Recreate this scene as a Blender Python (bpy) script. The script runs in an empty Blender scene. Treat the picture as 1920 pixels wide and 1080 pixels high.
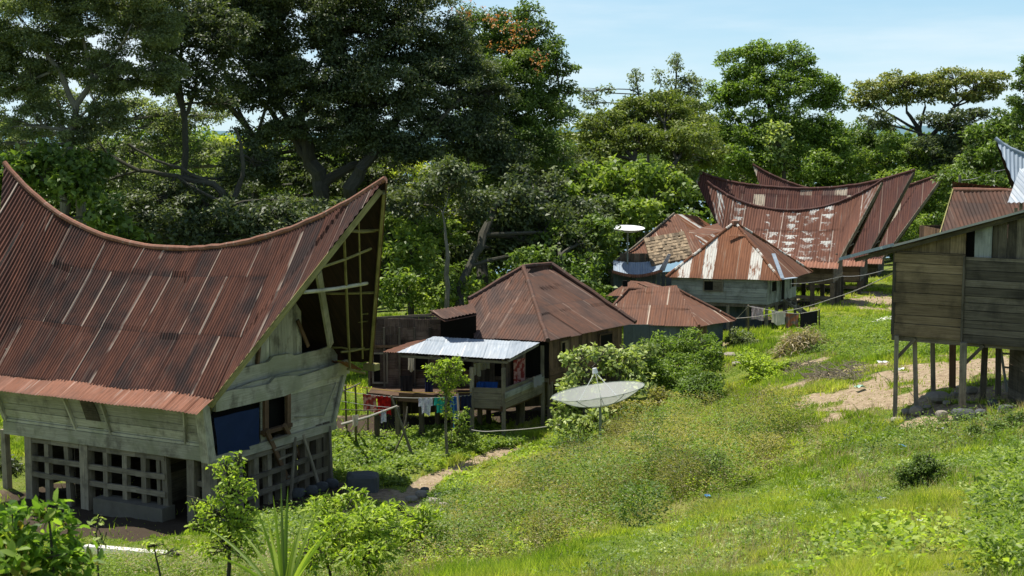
import bpy, math, random
import numpy as np
random.seed(7)
RNG = np.random.default_rng(11)
SC = bpy.context.scene
COL = SC.collection
# ------------------------------------------------------------------ camera model (used to place things at real depths)
F = 2500.0; K = 1.25
CAM = np.array([0.0, 0.0, 11.0])
TH = math.atan(270.0 / F)
CT, ST = math.cos(TH), math.sin(TH)
Z = np.array([0.0, 0.0, 1.0])
def V(*a): return np.array(a, float)
def unit(v):
    v = np.asarray(v, float); return v / (np.linalg.norm(v) + 1e-12)
def ray(px, py):
    a = (px - 960) / F; b = (540 - py) / F
    return V(a, CT + b * ST, -ST + b * CT)
def P(px, py, D):
    r = ray(px, py); return CAM + r * (D * K / r[1])
def on_z(px, py, z):
    r = ray(px, py); return CAM + r * ((z - 11.0) / r[2])
def on_pl(px, py, p, n):
    r = ray(px, py); return CAM + r * (np.dot(np.asarray(p) - CAM, n) / np.dot(r, n))
def mpp(D): return D * K / F          # metres per photo pixel at that depth
# ------------------------------------------------------------------ noise in numpy
def vnoise(x, y, seed=0):
    x = np.asarray(x, float); y = np.asarray(y, float)
    xi = np.floor(x).astype(np.int64); yi = np.floor(y).astype(np.int64)
    xf = x - xi; yf = y - yi
    def h(a, b):
        n = (a * 374761393 + b * 668265263 + seed * 974634777) & 0x7fffffff
        n = ((n ^ (n >> 13)) * 1274126177) & 0x7fffffff
        return ((n ^ (n >> 16)) & 0xffff) / 65535.0
    u = xf * xf * (3 - 2 * xf); v = yf * yf * (3 - 2 * yf)
    return (h(xi, yi) * (1 - u) + h(xi + 1, yi) * u) * (1 - v) + (h(xi, yi + 1) * (1 - u) + h(xi + 1, yi + 1) * u) * v
def fbm(x, y, o=4, seed=0):
    s = 0; a = 0.5
    for i in range(o):
        s = s + a * vnoise(x * 2 ** i, y * 2 ** i, seed + i); a *= 0.5
    return s
# ------------------------------------------------------------------ tagging / linking
def tag(o, label=None, cat=None, group=None, kind=None):
    if label: o['label'] = label
    if cat: o['category'] = cat
    if group: o['group'] = group
    if kind: o['kind'] = kind
    return o
def thing(name, label, cat, loc, group=None):
    o = bpy.data.objects.new(name, None); COL.objects.link(o)
    o.location = tuple(loc); o.empty_display_size = 0.3
    return tag(o, label, cat, group)
def wloc(o):
    l = V(0, 0, 0)
    while o is not None:
        l = l + np.array(o.location); o = o.parent
    return l
class MB:
    def __init__(s): s.v = []; s.f = []; s.uv = []; s.r = []; s.n = 0; s.chunks = []
    def face(s, pts, uv=None, r=None):
        b = len(s.v); s.v.extend([tuple(p) for p in pts]); s.f.append(list(range(b, b + len(pts))))
        if uv is None: uv = [(0, 0)] * len(pts)
        s.uv.extend(uv); s.r.append(random.random() if r is None else r)
    def addf(s, idx, uv, r): s.f.append(list(idx)); s.uv.extend(uv); s.r.append(r)
    def hexa(s, c, r=None, L=None):
        # c: 8 corners, 0-3 start ring, 4-7 end ring; grain runs start -> end
        r = random.random() if r is None else r
        b = len(s.v); s.v.extend([tuple(p) for p in c])
        L = np.linalg.norm(np.asarray(c[4]) - np.asarray(c[0])) if L is None else L
        o = random.random() * 20
        for i in range(4):
            j = (i + 1) % 4; w = np.linalg.norm(np.asarray(c[i]) - np.asarray(c[j]))
            s.addf((b + i, b + j, b + 4 + j, b + 4 + i), [(o, o), (o, o + w), (o + L, o + w), (o + L, o)], r)
        s.addf((b + 3, b + 2, b + 1, b), [(o, o)] * 4, r); s.addf((b + 4, b + 5, b + 6, b + 7), [(o, o)] * 4, r)
    def beam(s, a, b, w, h=None, up=Z, r=None, jit=0.0):
        a = np.asarray(a, float); b = np.asarray(b, float); h = w if h is None else h
        if jit: a = a + RNG.normal(0, jit, 3); b = b + RNG.normal(0, jit, 3)
        d = unit(b - a); x = np.cross(d, up)
        if np.linalg.norm(x) < 1e-3: x = np.cross(d, V(0.3, 1, 0))
        x = unit(x) * w / 2; y = unit(np.cross(x, d)) * h / 2
        s.hexa([a - x - y, a + x - y, a + x + y, a - x + y, b - x - y, b + x - y, b + x + y, b - x + y], r)
    def tube(s, pts, rad, n=6, r=None, cap=True):
        pts = [np.asarray(p, float) for p in pts]
        if not hasattr(rad, '__len__'): rad = [rad] * len(pts)
        r = random.random() if r is None else r
        b0 = len(s.v); t = 0; ts = []
        up = V(0.31, 0.2, 0.93)
        for i, p in enumerate(pts):
            if i: t += np.linalg.norm(p - pts[i - 1])
            ts.append(t)
            d = unit(pts[min(i + 1, len(pts) - 1)] - pts[max(i - 1, 0)])
            x = np.cross(d, up)
            if np.linalg.norm(x) < 0.1: x = np.cross(d, V(1, 0, 0))
            x = unit(x); y = np.cross(x, d)
            for k in range(n):
                a = 2 * math.pi * k / n
                s.v.append(tuple(p + (x * math.cos(a) + y * math.sin(a)) * rad[i]))
        for i in range(len(pts) - 1):
            for k in range(n):
                k2 = (k + 1) % n; A = b0 + i * n
                w = rad[i] * 6.28 / n
                s.addf((A + k, A + k2, A + n + k2, A + n + k), [(ts[i], k * w), (ts[i], k * w + w), (ts[i + 1], k * w + w), (ts[i + 1], k * w)], r)
        if cap:
            s.addf([b0 + k for k in range(n)][::-1], [(0, 0)] * n, r)
            s.addf([b0 + (len(pts) - 1) * n + k for k in range(n)], [(0, 0)] * n, r)
    def slab(s, poly, off, udir=None, r=None):
        # extrude a planar polygon by the vector off
        poly = [np.asarray(p, float) for p in poly]; off = np.asarray(off, float); n = len(poly)
        r = random.random() if r is None else r
        u = unit(udir if udir is not None else poly[1] - poly[0]); w = unit(np.cross(unit(off), u)); o = random.random() * 20
        uvf = lambda p: (float(np.dot(p, u)) + o, float(np.dot(p, w)) + o)
        b = len(s.v); s.v.extend([tuple(p) for p in poly] + [tuple(p + off) for p in poly])
        s.addf(range(b, b + n), [uvf(p) for p in poly], r)
        s.addf([b + n + i for i in range(n)][::-1], [uvf(p) for p in poly][::-1], r)
        for i in range(n):
            j = (i + 1) % n
            s.addf((b + j, b + i, b + n + i, b + n + j), [uvf(poly[j]), uvf(poly[i]), uvf(poly[i]), uvf(poly[j])], r)
    def quad_planks(s, A, B, C, D, n, th=0.03, out=None, gap=0.006, jit=0.006, rv=None):
        # A,B bottom; C,D top (D above A). planks run A->B, stacked A->D
        A, B, C, D = [np.asarray(q, float) for q in (A, B, C, D)]
        nn = unit(np.cross(B - A, D - A)) if out is None else unit(out)
        cuts = np.cumsum(np.r_[0, 0.7 + 0.6 * RNG.random(n)]); cuts /= cuts[-1]
        H = np.linalg.norm(D - A); g = gap / max(H, .01)
        for i in range(n):
            t0 = cuts[i] + g; t1 = cuts[i + 1] - g
            j = nn * RNG.uniform(-jit, jit); e = RNG.uniform(-jit, jit, 2) * 2; ab = unit(B - A)
            a = A + (D - A) * t0 + j + ab * e[0]; d = A + (D - A) * t1 + j + ab * e[0]
            b = B + (C - B) * t0 + j + ab * e[1]; c = B + (C - B) * t1 + j + ab * e[1]
            o = nn * th * (0.8 + 0.4 * RNG.random())
            s.hexa([a, a + o, d + o, d, b, b + o, c + o, c], None if rv is None else rv)
    def poly_planks(s, org, ux, uy, poly, wid, th, jit=0.006, gap=0.008, vert=False):
        # clip planks to a 2-D polygon (convex) given in (ux, uy); planks run along ux (or uy when vert)
        ux = unit(ux); uy = unit(uy); nn = unit(np.cross(ux, uy)); k = 0 if vert else 1
        lo = min(p[k] for p in poly); hi = max(p[k] for p in poly); t = lo
        while t < hi:
            w = wid * (0.75 + 0.5 * random.random()); q = clip(poly, k, t + gap / 2, min(t + w - gap / 2, hi))
            if len(q) > 2:
                j = nn * random.uniform(-jit, jit)
                s.slab([np.asarray(org) + ux * p[0] + uy * p[1] + j for p in q], nn * th, uy if vert else ux)
            t += w
    def build(s, name, mat, parent=None, smooth=False):
        off = wloc(parent) if parent is not None else V(0, 0, 0)
        v = np.asarray(s.v, float).reshape(-1, 3)
        loc = off
        if parent is None and len(v):
            loc = V(v[:, 0].mean(), v[:, 1].mean(), v[:, 2].min())
        me = bpy.data.meshes.new(name)
        me.from_pydata((v - loc).tolist(), [], s.f)
        uv = me.uv_layers.new(name='uv'); uv.data.foreach_set('uv', np.asarray(s.uv, np.float32).ravel())
        at = me.attributes.new('rnd', 'FLOAT', 'FACE'); at.data.foreach_set('value', np.asarray(s.r, np.float32))
        if smooth: me.polygons.foreach_set('use_smooth', [True] * len(me.polygons))
        me.materials.append(mat); me.update()
        o = bpy.data.objects.new(name, me); COL.objects.link(o)
        if parent is not None: o.parent = parent
        else: o.location = tuple(loc)
        return o
def clip(poly, k, lo, hi):
    for sgn, lim in ((1, lo), (-1, -hi)):
        out = []
        for i in range(len(poly)):
            a = poly[i]; b = poly[(i + 1) % len(poly)]; da = sgn * a[k] - lim; db = sgn * b[k] - lim
            if da >= 0: out.append(a)
            if da * db < 0:
                t = da / (da - db); out.append((a[0] + (b[0] - a[0]) * t, a[1] + (b[1] - a[1]) * t))
        poly = out
        if not poly: return []
    return poly
def raw_mesh(name, verts, faces, k, mat, parent=None, rnd=None, uv=None, smooth=False, loc=None):
    """verts (n,3) world, faces (m,k) -> fast mesh"""
    off = wloc(parent) if parent is not None else (V(0, 0, 0) if loc is None else np.asarray(loc))
    me = bpy.data.meshes.new(name); m = len(faces)
    me.vertices.add(len(verts)); me.vertices.foreach_set('co', (verts - off).astype(np.float32).ravel())
    me.loops.add(m * k); me.loops.foreach_set('vertex_index', faces.astype(np.int32).ravel())
    me.polygons.add(m); me.polygons.foreach_set('loop_start', np.arange(0, m * k, k, dtype=np.int32))
    if rnd is not None:
        at = me.attributes.new('rnd', 'FLOAT', 'FACE'); at.data.foreach_set('value', rnd.astype(np.float32))
    if uv is not None:
        u = me.uv_layers.new(name='uv'); u.data.foreach_set('uv', uv.astype(np.float32).ravel())
    me.update(calc_edges=True); me.validate()
    if smooth: me.polygons.foreach_set('use_smooth', [True] * m)
    me.materials.append(mat)
    o = bpy.data.objects.new(name, me); COL.objects.link(o)
    if parent is not None: o.parent = parent
    elif loc is not None: o.location = tuple(off)
    return o
# ------------------------------------------------------------------ node helper
class NT:
    def __init__(s, name):
        s.m = bpy.data.materials.new(name); s.m.use_nodes = True; s.t = s.m.node_tree; s.t.nodes.clear()
        s.out = s.t.nodes.new('ShaderNodeOutputMaterial')
    def n(s, typ, ins=None, **kw):
        nd = s.t.nodes.new('ShaderNode' + typ)
        for k, v in kw.items(): setattr(nd, k, v)
        for k, v in (ins or {}).items(): s.put(nd.inputs[k], v)
        return nd
    def put(s, sock, v):
        if isinstance(v, bpy.types.NodeSocket): s.t.links.new(v, sock)
        elif isinstance(v, (tuple, list)) and sock.type == 'RGBA' and len(v) == 3: sock.default_value = (*v, 1)
        else: sock.default_value = v
    def math(s, op, a, b=0.0, c=0.0, clamp=False):
        nd = s.n('Math', {0: a, 1: b, 2: c}, operation=op); nd.use_clamp = clamp; return nd.outputs[0]
    def mix(s, f, a, b, mode='MIX'):
        nd = s.n('Mix', data_type='RGBA', blend_type=mode); s.put(nd.inputs[0], f); s.put(nd.inputs[6], a); s.put(nd.inputs[7], b); return nd.outputs[2]
    def step(s, x, a, b): 
        nd = s.n('MapRange', {0: x, 1: a, 2: b}, interpolation_type='SMOOTHSTEP'); return nd.outputs[0]
    def noise(s, vec, scale, detail=4, rough=0.55, dist=0.0):
        nd = s.n('TexNoise', {'Scale': scale, 'Detail': detail, 'Roughness': rough, 'Distortion': dist})
        s.put(nd.inputs['Vector'], vec); return nd.outputs[0]
    def mapv(s, vec, sc=(1, 1, 1), loc=(0, 0, 0)):
        nd = s.n('Mapping', {'Scale': sc, 'Location': loc}); s.put(nd.inputs['Vector'], vec); return nd.outputs[0]
    def uv(s): return s.n('UVMap', uv_map='uv').outputs[0]
    def obj(s): return s.n('TexCoord').outputs['Object']
    def rnd(s): return s.n('Attribute', attribute_name='rnd').outputs['Fac']
    def sep(s, v): nd = s.n('SeparateXYZ'); s.put(nd.inputs[0], v); return nd.outputs
    def comb(s, x=0., y=0., z=0.): return s.n('CombineXYZ', {0: x, 1: y, 2: z}).outputs[0]
    def bsdf(s, col, rough=0.8, spec=0.3, metal=0.0, bump=None, bstr=0.3, bdist=0.02, alpha=None):
        b = s.n('BsdfPrincipled', {'Base Color': col, 'Roughness': rough, 'Specular IOR Level': spec, 'Metallic': metal})
        if bump is not None:
            bn = s.n('Bump', {'Strength': bstr, 'Distance': bdist, 'Height': bump}); s.put(b.inputs['Normal'], bn.outputs[0])
        if alpha is not None: s.put(b.inputs['Alpha'], alpha)
        s.t.links.new(b.outputs[0], s.out.inputs[0]); return s.m
def ramp(N, f, stops):
    nd = N.n('ValToRGB', {0: f}); e = nd.color_ramp.elements
    while len(e) < len(stops): e.new(0.5)
    for el, (p, c) in zip(e, stops): el.position = p; el.color = (*c, 1)
    return nd.outputs[0]
def wood(name, c1, c2, stain=(0.02, 0.018, 0.015), var=0.5, stain_amt=0.6, moss=None):
    N = NT(name); uv = N.uv(); o = N.obj(); r = N.rnd()
    g = N.noise(N.mapv(uv, (1.2, 26, 1)), 1.0, 5, 0.7)
    col = N.mix(N.step(g, 0.3, 0.7), c1, c2)
    st = N.noise(N.mapv(o, (1, 1, 0.8)), 1.7, 5, 0.65)
    col = N.mix(N.math('MULTIPLY', N.step(st, 0.45, 0.7), stain_amt), col, stain)
    if moss: col = N.mix(N.math('MULTIPLY', N.step(N.noise(o, 0.9, 4), 0.48, 0.62), 0.7), col, moss)
    v = N.math('MULTIPLY_ADD', r, var * 1.3, 1 - var * 0.75)
    col = N.mix(1.0, col, N.comb(v, v, v), 'MULTIPLY')
    return N.bsdf(col, 0.85, 0.2, bump=g, bstr=0.5, bdist=0.01)
def rust_roof(name, c1, c2, dark, pale, strip=0.5, pale_amt=0.15, sheet=0.8, row=1.8, dark_amt=0.5, white=0.0, wcol=(0.5, 0.5, 0.48), scallop=0.0, seed=0.0):
    N = NT(name); uv = N.uv(); u, v, _ = N.sep(uv)
    sh = N.math('FLOOR', N.math('DIVIDE', u, sheet)); fr = N.math('FRACT', N.math('DIVIDE', u, sheet))
    rw = N.math('FLOOR', N.math('DIVIDE', v, row)); fv = N.math('FRACT', N.math('DIVIDE', v, row))
    def wn(a, b, k):
        nd = N.n('TexWhiteNoise', noise_dimensions='2D'); N.put(nd.inputs[0], N.comb(N.math('ADD', a, k), b)); return nd.outputs[0]
    r1 = wn(sh, rw, seed + 3.1); r2 = wn(sh, rw, seed + 17.7)
    streak = N.noise(N.mapv(uv, (7, 0.55, 1), (seed, r1 and 0, 0)), 1.0, 5, 0.65)
    fine = N.noise(N.mapv(uv, (22, 2.5, 1)), 1.0, 4, 0.7)
    big = N.noise(N.mapv(uv, (0.9, 0.7, 1), (seed * 3, seed, 0)), 1.0, 4, 0.6)
    col = N.mix(N.step(streak, 0.36, 0.66), c1, c2)
    col = N.mix(N.math('MULTIPLY', N.step(fine, 0.45, 0.7), 0.45), col, dark)
    dk = N.math('ADD', N.math('MULTIPLY', big, 0.8), N.math('MULTIPLY_ADD', r1, 0.28, N.math('MULTIPLY', streak, 0.52)))
    col = N.mix(N.math('MULTIPLY', N.step(dk, 0.72, 1.02), dark_amt), col, dark)
    lt = N.step(N.noise(N.mapv(uv, (9, 0.4, 1), (5, seed, 0)), 1.0, 3), 0.58, 0.72)
    col = N.mix(N.math('MULTIPLY', lt, pale_amt), col, pale)
    # pale overlap strip at one side of some sheets
    s1 = N.step(fr, 0.91, 0.95); s2 = N.step(r2, 0.35, 0.5); s3 = N.step(N.noise(N.mapv(uv, (3, 0.8, 1)), 1.0, 3), 0.36, 0.5)
    col = N.mix(N.math('MULTIPLY', N.math('MULTIPLY', s1, N.math('MULTIPLY', s2, s3)), strip), col, pale)
    # dark stained lap line at the head of each row
    lap = N.math('SUBTRACT', 1.0, N.step(fv, 0.0, 0.05))
    col = N.mix(N.math('MULTIPLY', lap, 0.35), col, dark)
    if white:
        wsel = N.step(r1, 1 - white, 1 - white + 0.02)
        wn2 = N.step(N.noise(N.mapv(uv, (5, 0.9, 1), (9, 2, 0)), 1.0, 5, 0.75), 0.40, 0.5)
        col = N.mix(N.math('MULTIPLY', wsel, wn2), col, wcol)
    if scallop:
        ph = N.math('FRACT', N.math('DIVIDE', N.math('ADD', v, N.math('MULTIPLY', wn(N.math('FLOOR', N.math('DIVIDE', u, 1.15)), 1.0, 9.0), 0.6)), N.math('MULTIPLY_ADD', r2, 0.12, 0.55)))
        cx = N.math('ABSOLUTE', N.math('SUBTRACT', N.math('FRACT', N.math('DIVIDE', u, 1.15)), 0.5))
        nz = N.math('MULTIPLY_ADD', N.noise(N.mapv(uv, (6, 6, 1)), 1.0, 5, 0.75), 1.7, -0.88)
        w = N.math('ADD', N.math('SUBTRACT', N.math('MULTIPLY', ph, 0.55), cx), nz)
        area = N.step(N.noise(N.mapv(uv, (0.5, 0.45, 1), (3, 0, 0)), 1.0, 4), 0.42, 0.54)
        c3 = wn(N.math('FLOOR', N.math('DIVIDE', u, 1.15)), 0.0, 4.0)
        area = N.math('MULTIPLY', area, N.step(c3, 0.25, 0.4))
        col = N.mix(N.math('MULTIPLY', N.math('MULTIPLY', N.step(w, 0.12, 0.2), area), scallop), col, wcol)
    sv = N.math('MULTIPLY_ADD', r1, 0.28, 0.74); col = N.mix(1.0, col, N.comb(sv, sv, sv), 'MULTIPLY')
    return N.bsdf(col, 0.8, 0.12, bump=fine, bstr=0.25, bdist=0.008)
def plain(name, col, rough=0.8, spec=0.3, var=0.3, scale=3.0, metal=0.0, alpha=None):
    N = NT(name); n = N.noise(N.obj(), scale, 5, 0.65); v = N.math('MULTIPLY_ADD', n, var * 2, 1 - var)
    c = N.mix(1.0, col, N.comb(v, v, v), 'MULTIPLY')
    return N.bsdf(c, rough, spec, metal, bump=n, bstr=0.3, bdist=0.01, alpha=alpha)
def leafmat(name, stops, trans=0.35, rough=0.5, spec=0.35, tcol=None):
    N = NT(name); r = N.rnd(); col = ramp(N, r, stops)
    big = N.noise(N.obj(), 0.55, 3); v = N.math('MULTIPLY_ADD', big, 0.7, 0.65); col = N.mix(1.0, col, N.comb(v, v, v), 'MULTIPLY')
    b = N.n('BsdfPrincipled', {'Base Color': col, 'Roughness': rough, 'Specular IOR Level': spec})
    tc = N.mix(1.0, col, (1.5, 1.6, 0.7), 'MULTIPLY')
    t = N.n('BsdfTranslucent', {'Color': tc}); mx = N.n('MixShader', {0: trans}); N.put(mx.inputs[1], b.outputs[0]); N.put(mx.inputs[2], t.outputs[0])
    N.t.links.new(mx.outputs[0], N.out.inputs[0]); return N.m
def barkmat(name, c1, c2):
    N = NT(name); g = N.noise(N.mapv(N.uv(), (1.5, 9, 1)), 1.5, 6, 0.7); o = N.noise(N.obj(), 0.8, 3)
    col = N.mix(N.step(g, 0.35, 0.65), c1, c2); col = N.mix(N.math('MULTIPLY', o, 0.5), col, (0.09, 0.1, 0.07))
    return N.bsdf(col, 0.9, 0.15, bump=g, bstr=0.7, bdist=0.03)
M = {}
M['pale_wood'] = wood('green_painted_wood', (0.36, 0.34, 0.27), (0.56, 0.53, 0.43), (0.10, 0.085, 0.065), 0.4, 0.7, (0.32, 0.32, 0.22))
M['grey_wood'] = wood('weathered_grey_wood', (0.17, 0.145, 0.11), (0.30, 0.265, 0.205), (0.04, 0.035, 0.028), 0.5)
M['brown_wood'] = wood('brown_wood', (0.10, 0.058, 0.033), (0.19, 0.115, 0.07), (0.03, 0.02, 0.013), 0.7)
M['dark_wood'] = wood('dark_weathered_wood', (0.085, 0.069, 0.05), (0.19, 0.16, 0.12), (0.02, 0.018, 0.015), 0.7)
M['olive_wood'] = wood('olive_brown_wood', (0.15, 0.105, 0.058), (0.29, 0.21, 0.125), (0.03, 0.024, 0.016), 0.55, 0.5)
M['yellow_wood'] = wood('yellow_lichen_wood', (0.19, 0.165, 0.055), (0.30, 0.27, 0.12), (0.07, 0.06, 0.025), 0.3, 0.5)
M['mat_wall'] = wood('woven_bamboo_wall', (0.085, 0.055, 0.042), (0.20, 0.15, 0.12), (0.03, 0.02, 0.016), 0.8, 0.8)
M['whitish_wood'] = wood('chalky_grey_boards', (0.22, 0.23, 0.22), (0.36, 0.37, 0.35), (0.09, 0.09, 0.085), 0.3, 0.7)
M['roof_red'] = rust_roof('rust_roof_red', (0.095, 0.042, 0.032), (0.175, 0.072, 0.048), (0.030, 0.024, 0.024), (0.42, 0.34, 0.28), 0.85, 0.14, 0.78, 2.05, 0.9, seed=1)
M['roof_awn'] = rust_roof('rust_roof_eave', (0.27, 0.12, 0.075), (0.38, 0.18, 0.12), (0.10, 0.07, 0.06), (0.48, 0.40, 0.34), 0.3, 0.5, 0.78, 3, 0.35, seed=2)
M['roof_brown'] = rust_roof('rust_roof_brown', (0.095, 0.056, 0.043), (0.15, 0.072, 0.047), (0.045, 0.034, 0.031), (0.34, 0.25, 0.2), 0.35, 0.2, 0.8, 2.2, 0.8, seed=5)
M['roof_brown2'] = rust_roof('rust_roof_streaky', (0.14, 0.072, 0.050), (0.205, 0.093, 0.055), (0.075, 0.05, 0.042), (0.5, 0.42, 0.33), 0.8, 0.25, 0.8, 1.6, 0.4, seed=9)
M['roof_white'] = rust_roof('rust_roof_white_stripes', (0.19, 0.08, 0.042), (0.29, 0.125, 0.065), (0.11, 0.055, 0.04), (0.5, 0.4, 0.3), 0.5, 0.35, 0.62, 9, 0.35, white=0.22, wcol=(0.55, 0.53, 0.48), seed=4)
M['roof_scallop'] = rust_roof('rust_roof_scalloped', (0.125, 0.058, 0.042), (0.20, 0.088, 0.056), (0.09, 0.045, 0.035), (0.5, 0.44, 0.38), 0.7, 0.2, 0.8, 2.6, 0.35, scallop=1.0, wcol=(0.5, 0.5, 0.47), seed=6)
M['roof_far'] = rust_roof('rust_roof_far', (0.10, 0.046, 0.039), (0.165, 0.070, 0.050), (0.06, 0.04, 0.04), (0.42, 0.34, 0.27), 0.4, 0.2, 0.8, 2.6, 0.6, white=0.08, wcol=(0.42, 0.36, 0.28), seed=8)
M['roof_dark'] = rust_roof('dark_roof', (0.05, 0.035, 0.03), (0.08, 0.05, 0.04), (0.03, 0.025, 0.022), (0.15, 0.12, 0.1), 0.2, 0.2, 0.8, 2.6, 0.6, seed=12)
M['zinc'] = rust_roof('zinc_sheet', (0.27, 0.315, 0.365), (0.35, 0.395, 0.445), (0.35, 0.36, 0.37), (0.75, 0.76, 0.76), 0.5, 0.3, 0.8, 6, 0.4, seed=3)
M['zinc_blue'] = rust_roof('zinc_sheet_bluish', (0.27, 0.33, 0.40), (0.38, 0.44, 0.50), (0.2, 0.24, 0.30), (0.55, 0.58, 0.6), 0.4, 0.3, 0.8, 6, 0.4, seed=3)
M['void'] = plain('dark_interior', (0.012, 0.011, 0.010), 0.95, 0.05)  # near-black colour stands in for the shade inside openings
M['stone'] = plain('stone', (0.25, 0.22, 0.18), 0.9, 0.2, 0.4, 2.5)
M['darkstone'] = plain('dark_stone', (0.07, 0.075, 0.08), 0.8, 0.3, 0.4, 2.5)
M['concrete'] = plain('concrete', (0.32, 0.31, 0.28), 0.9, 0.2, 0.4, 2.0)
M['white_concrete'] = plain('sunbleached_concrete', (0.62, 0.6, 0.55), 0.9, 0.2, 0.15, 2.0)
M['blue_sheet'] = plain('blue_tarpaulin', (0.018, 0.032, 0.085), 0.8, 0.08, 0.25, 2.5)
M['bluegrey'] = wood('blue_grey_boards', (0.085, 0.11, 0.12), (0.12, 0.15, 0.16), (0.05, 0.06, 0.06), 0.3)
M['rope'] = plain('rope', (0.38, 0.36, 0.33), 0.9, 0.1, 0.2)
M['yrope'] = plain('yellow_rope', (0.42, 0.28, 0.08), 0.9, 0.1, 0.2)
M['cable'] = plain('cable', (0.3, 0.3, 0.3), 0.6, 0.3, 0.2)
M['bark'] = barkmat('bark_dark', (0.035, 0.03, 0.024), (0.075, 0.065, 0.052))
M['bark_pale'] = barkmat('bark_pale', (0.12, 0.11, 0.085), (0.23, 0.21, 0.17))
M['bare_pole'] = barkmat('bare_pole', (0.13, 0.11, 0.085), (0.22, 0.19, 0.15))
M['bright_pole'] = barkmat('sunbleached_pole', (0.38, 0.36, 0.31), (0.52, 0.49, 0.43))
M['thatch'] = wood('old_thatch', (0.15, 0.11, 0.07), (0.26, 0.20, 0.13), (0.06, 0.045, 0.03), 0.8, 0.6)
M['roof_under'] = rust_roof('dark_roof_underside', (0.03, 0.02, 0.016), (0.06, 0.034, 0.025), (0.02, 0.016, 0.015), (0.12, 0.09, 0.07), 0.1, 0.1, 0.78, 2.05, 0.5, seed=14)  # dark brown colour for the underside of the roof
M['stone_dim'] = plain('darker_stone', (0.13, 0.12, 0.10), 0.9, 0.2, 0.4, 2.5)  # stone toned darker for the plinth
# ------------------------------------------------------------------ terrain
_c = []
def cp(px, py, D): _c.append(P(px, py, D))
def cw(x, y, z): _c.append(V(x, y, z))
for a in [(250, 1035, 25.5), (0, 1078, 18.5), (300, 1078, 19.5), (600, 1078, 19), (780, 1060, 20.5),
          (1000, 1000, 19.5), (850, 960, 26), (1000, 900, 29), (1200, 950, 21), (1100, 1075, 14.5), (1330, 935, 21), (1250, 800, 34.5),
          (1500, 1075, 12), (1900, 1075, 10.5), (1740, 930, 17), (1900, 900, 16), (1900, 800, 22), (1680, 786, 26.2), (1785, 722, 30), (1560, 760, 28.5),
          (1640, 700, 33), (1500, 705, 37), (1450, 785, 30), (1450, 860, 24.5), (1440, 685, 44), (1340, 765, 40), (1130, 838, 36.5), (1060, 818, 38.5),
          (1600, 650, 44), (1600, 600, 56), (1640, 570, 64), (1400, 625, 55), (1250, 650, 52), (1850, 720, 29), (1800, 640, 42)]: cp(*a)
for a in [(-12.5, 37, .15), (-17, 42, .1), (-8, 38.5, .1), (-5, 43.5, .15), (-25, 40, .6), (-5, 50, .1), (0, 49, .1), (-10, 55, 0), (5, 55, .1), (-4, 42, .1), (-1.5, 45.5, .1),
          (0, 62, 0), (-25, 62, 0), (-40, 60, 1), (-20, 90, -2), (10, 95, 0), (25, 80, 1.0), (35, 95, 1.5), (50, 70, 3), (30, 45, 4.5), (40, 25, 7),
          (0, 0, 9.4), (8, 2, 9.6), (-8, 2, 8.8), (0, 7, 8.2), (-5, 11, 6.4), (6, 11, 7.3), (-14, 14, 5.0), (-25, 20, 4), (20, 15, 8), (0, -10, 10), (20, -8, 11), (-20, -8, 9), (-30, 110, -4), (30, 125, 0)]: cw(*a)
_c = np.array(_c)
def _tps():
    X = _c[:, :2]; n = len(X); r = np.linalg.norm(X[:, None] - X[None], axis=2)
    A = np.where(r > 0, r * r * np.log(r + 1e-9), 0) + np.eye(n) * 6.0
    Q = np.c_[np.ones(n), X]; Mx = np.block([[A, Q], [Q.T, np.zeros((3, 3))]])
    return np.linalg.solve(Mx, np.r_[_c[:, 2], 0, 0, 0])
_w = _tps()
def ss(x, a, b):
    t = np.clip((np.asarray(x, float) - a) / (b - a), 0, 1); return t * t * (3 - 2 * t)
def gz(x, y, micro=True):
    x = np.asarray(x, float); y = np.asarray(y, float); sh = x.shape; x = x.ravel(); y = y.ravel()
    xc = np.clip(x, -60, 60); yc = np.clip(y, -15, 130)
    z = _w[-3] + _w[-2] * xc + _w[-1] * yc
    for i in range(len(_c)):
        r2 = (xc - _c[i, 0]) ** 2 + (yc - _c[i, 1]) ** 2
        z = z + _w[i] * 0.5 * r2 * np.log(r2 + 1e-9)
    far = ss(np.maximum(np.abs(x) - 60, y - 120), 0, 260)
    z = z * (1 - far) + (-60) * far
    if micro:
        z = z + (fbm(x * 0.55, y * 0.55, 4, 3) - 0.47) * 0.45 * (1 - far)
    return z.reshape(sh)
def gzf(x, y): return float(gz(np.array([x]), np.array([y]))[0])
def on_ground(px, py, D0=20):
    r = ray(px, py); t = np.linspace(6, 140, 1800) / r[1]; q = CAM + r * t[:, None]
    h = q[:, 2] - gz(q[:, 0], q[:, 1]); i = np.argmax(h < 0)
    if h[i] >= 0: return P(px, py, D0)
    return q[i]
def seg_d(x, y, pts):
    d = np.full(x.shape, 1e9)
    for a, b in zip(pts[:-1], pts[1:]):
        ab = b - a; t = np.clip(((x - a[0]) * ab[0] + (y - a[1]) * ab[1]) / (ab @ ab), 0, 1)
        d = np.minimum(d, np.hypot(x - a[0] - ab[0] * t, y - a[1] - ab[1] * t))
    return d
PATHS = [([(948, 843), (905, 862), (850, 882), (800, 905), (782, 925), (760, 945)], 0.42),
         ([(625, 908), (700, 918), (760, 940), (830, 955)], 0.5)]
PATHS = [([on_ground(*p)[:2] for p in a], w) for a, w in PATHS]
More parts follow.
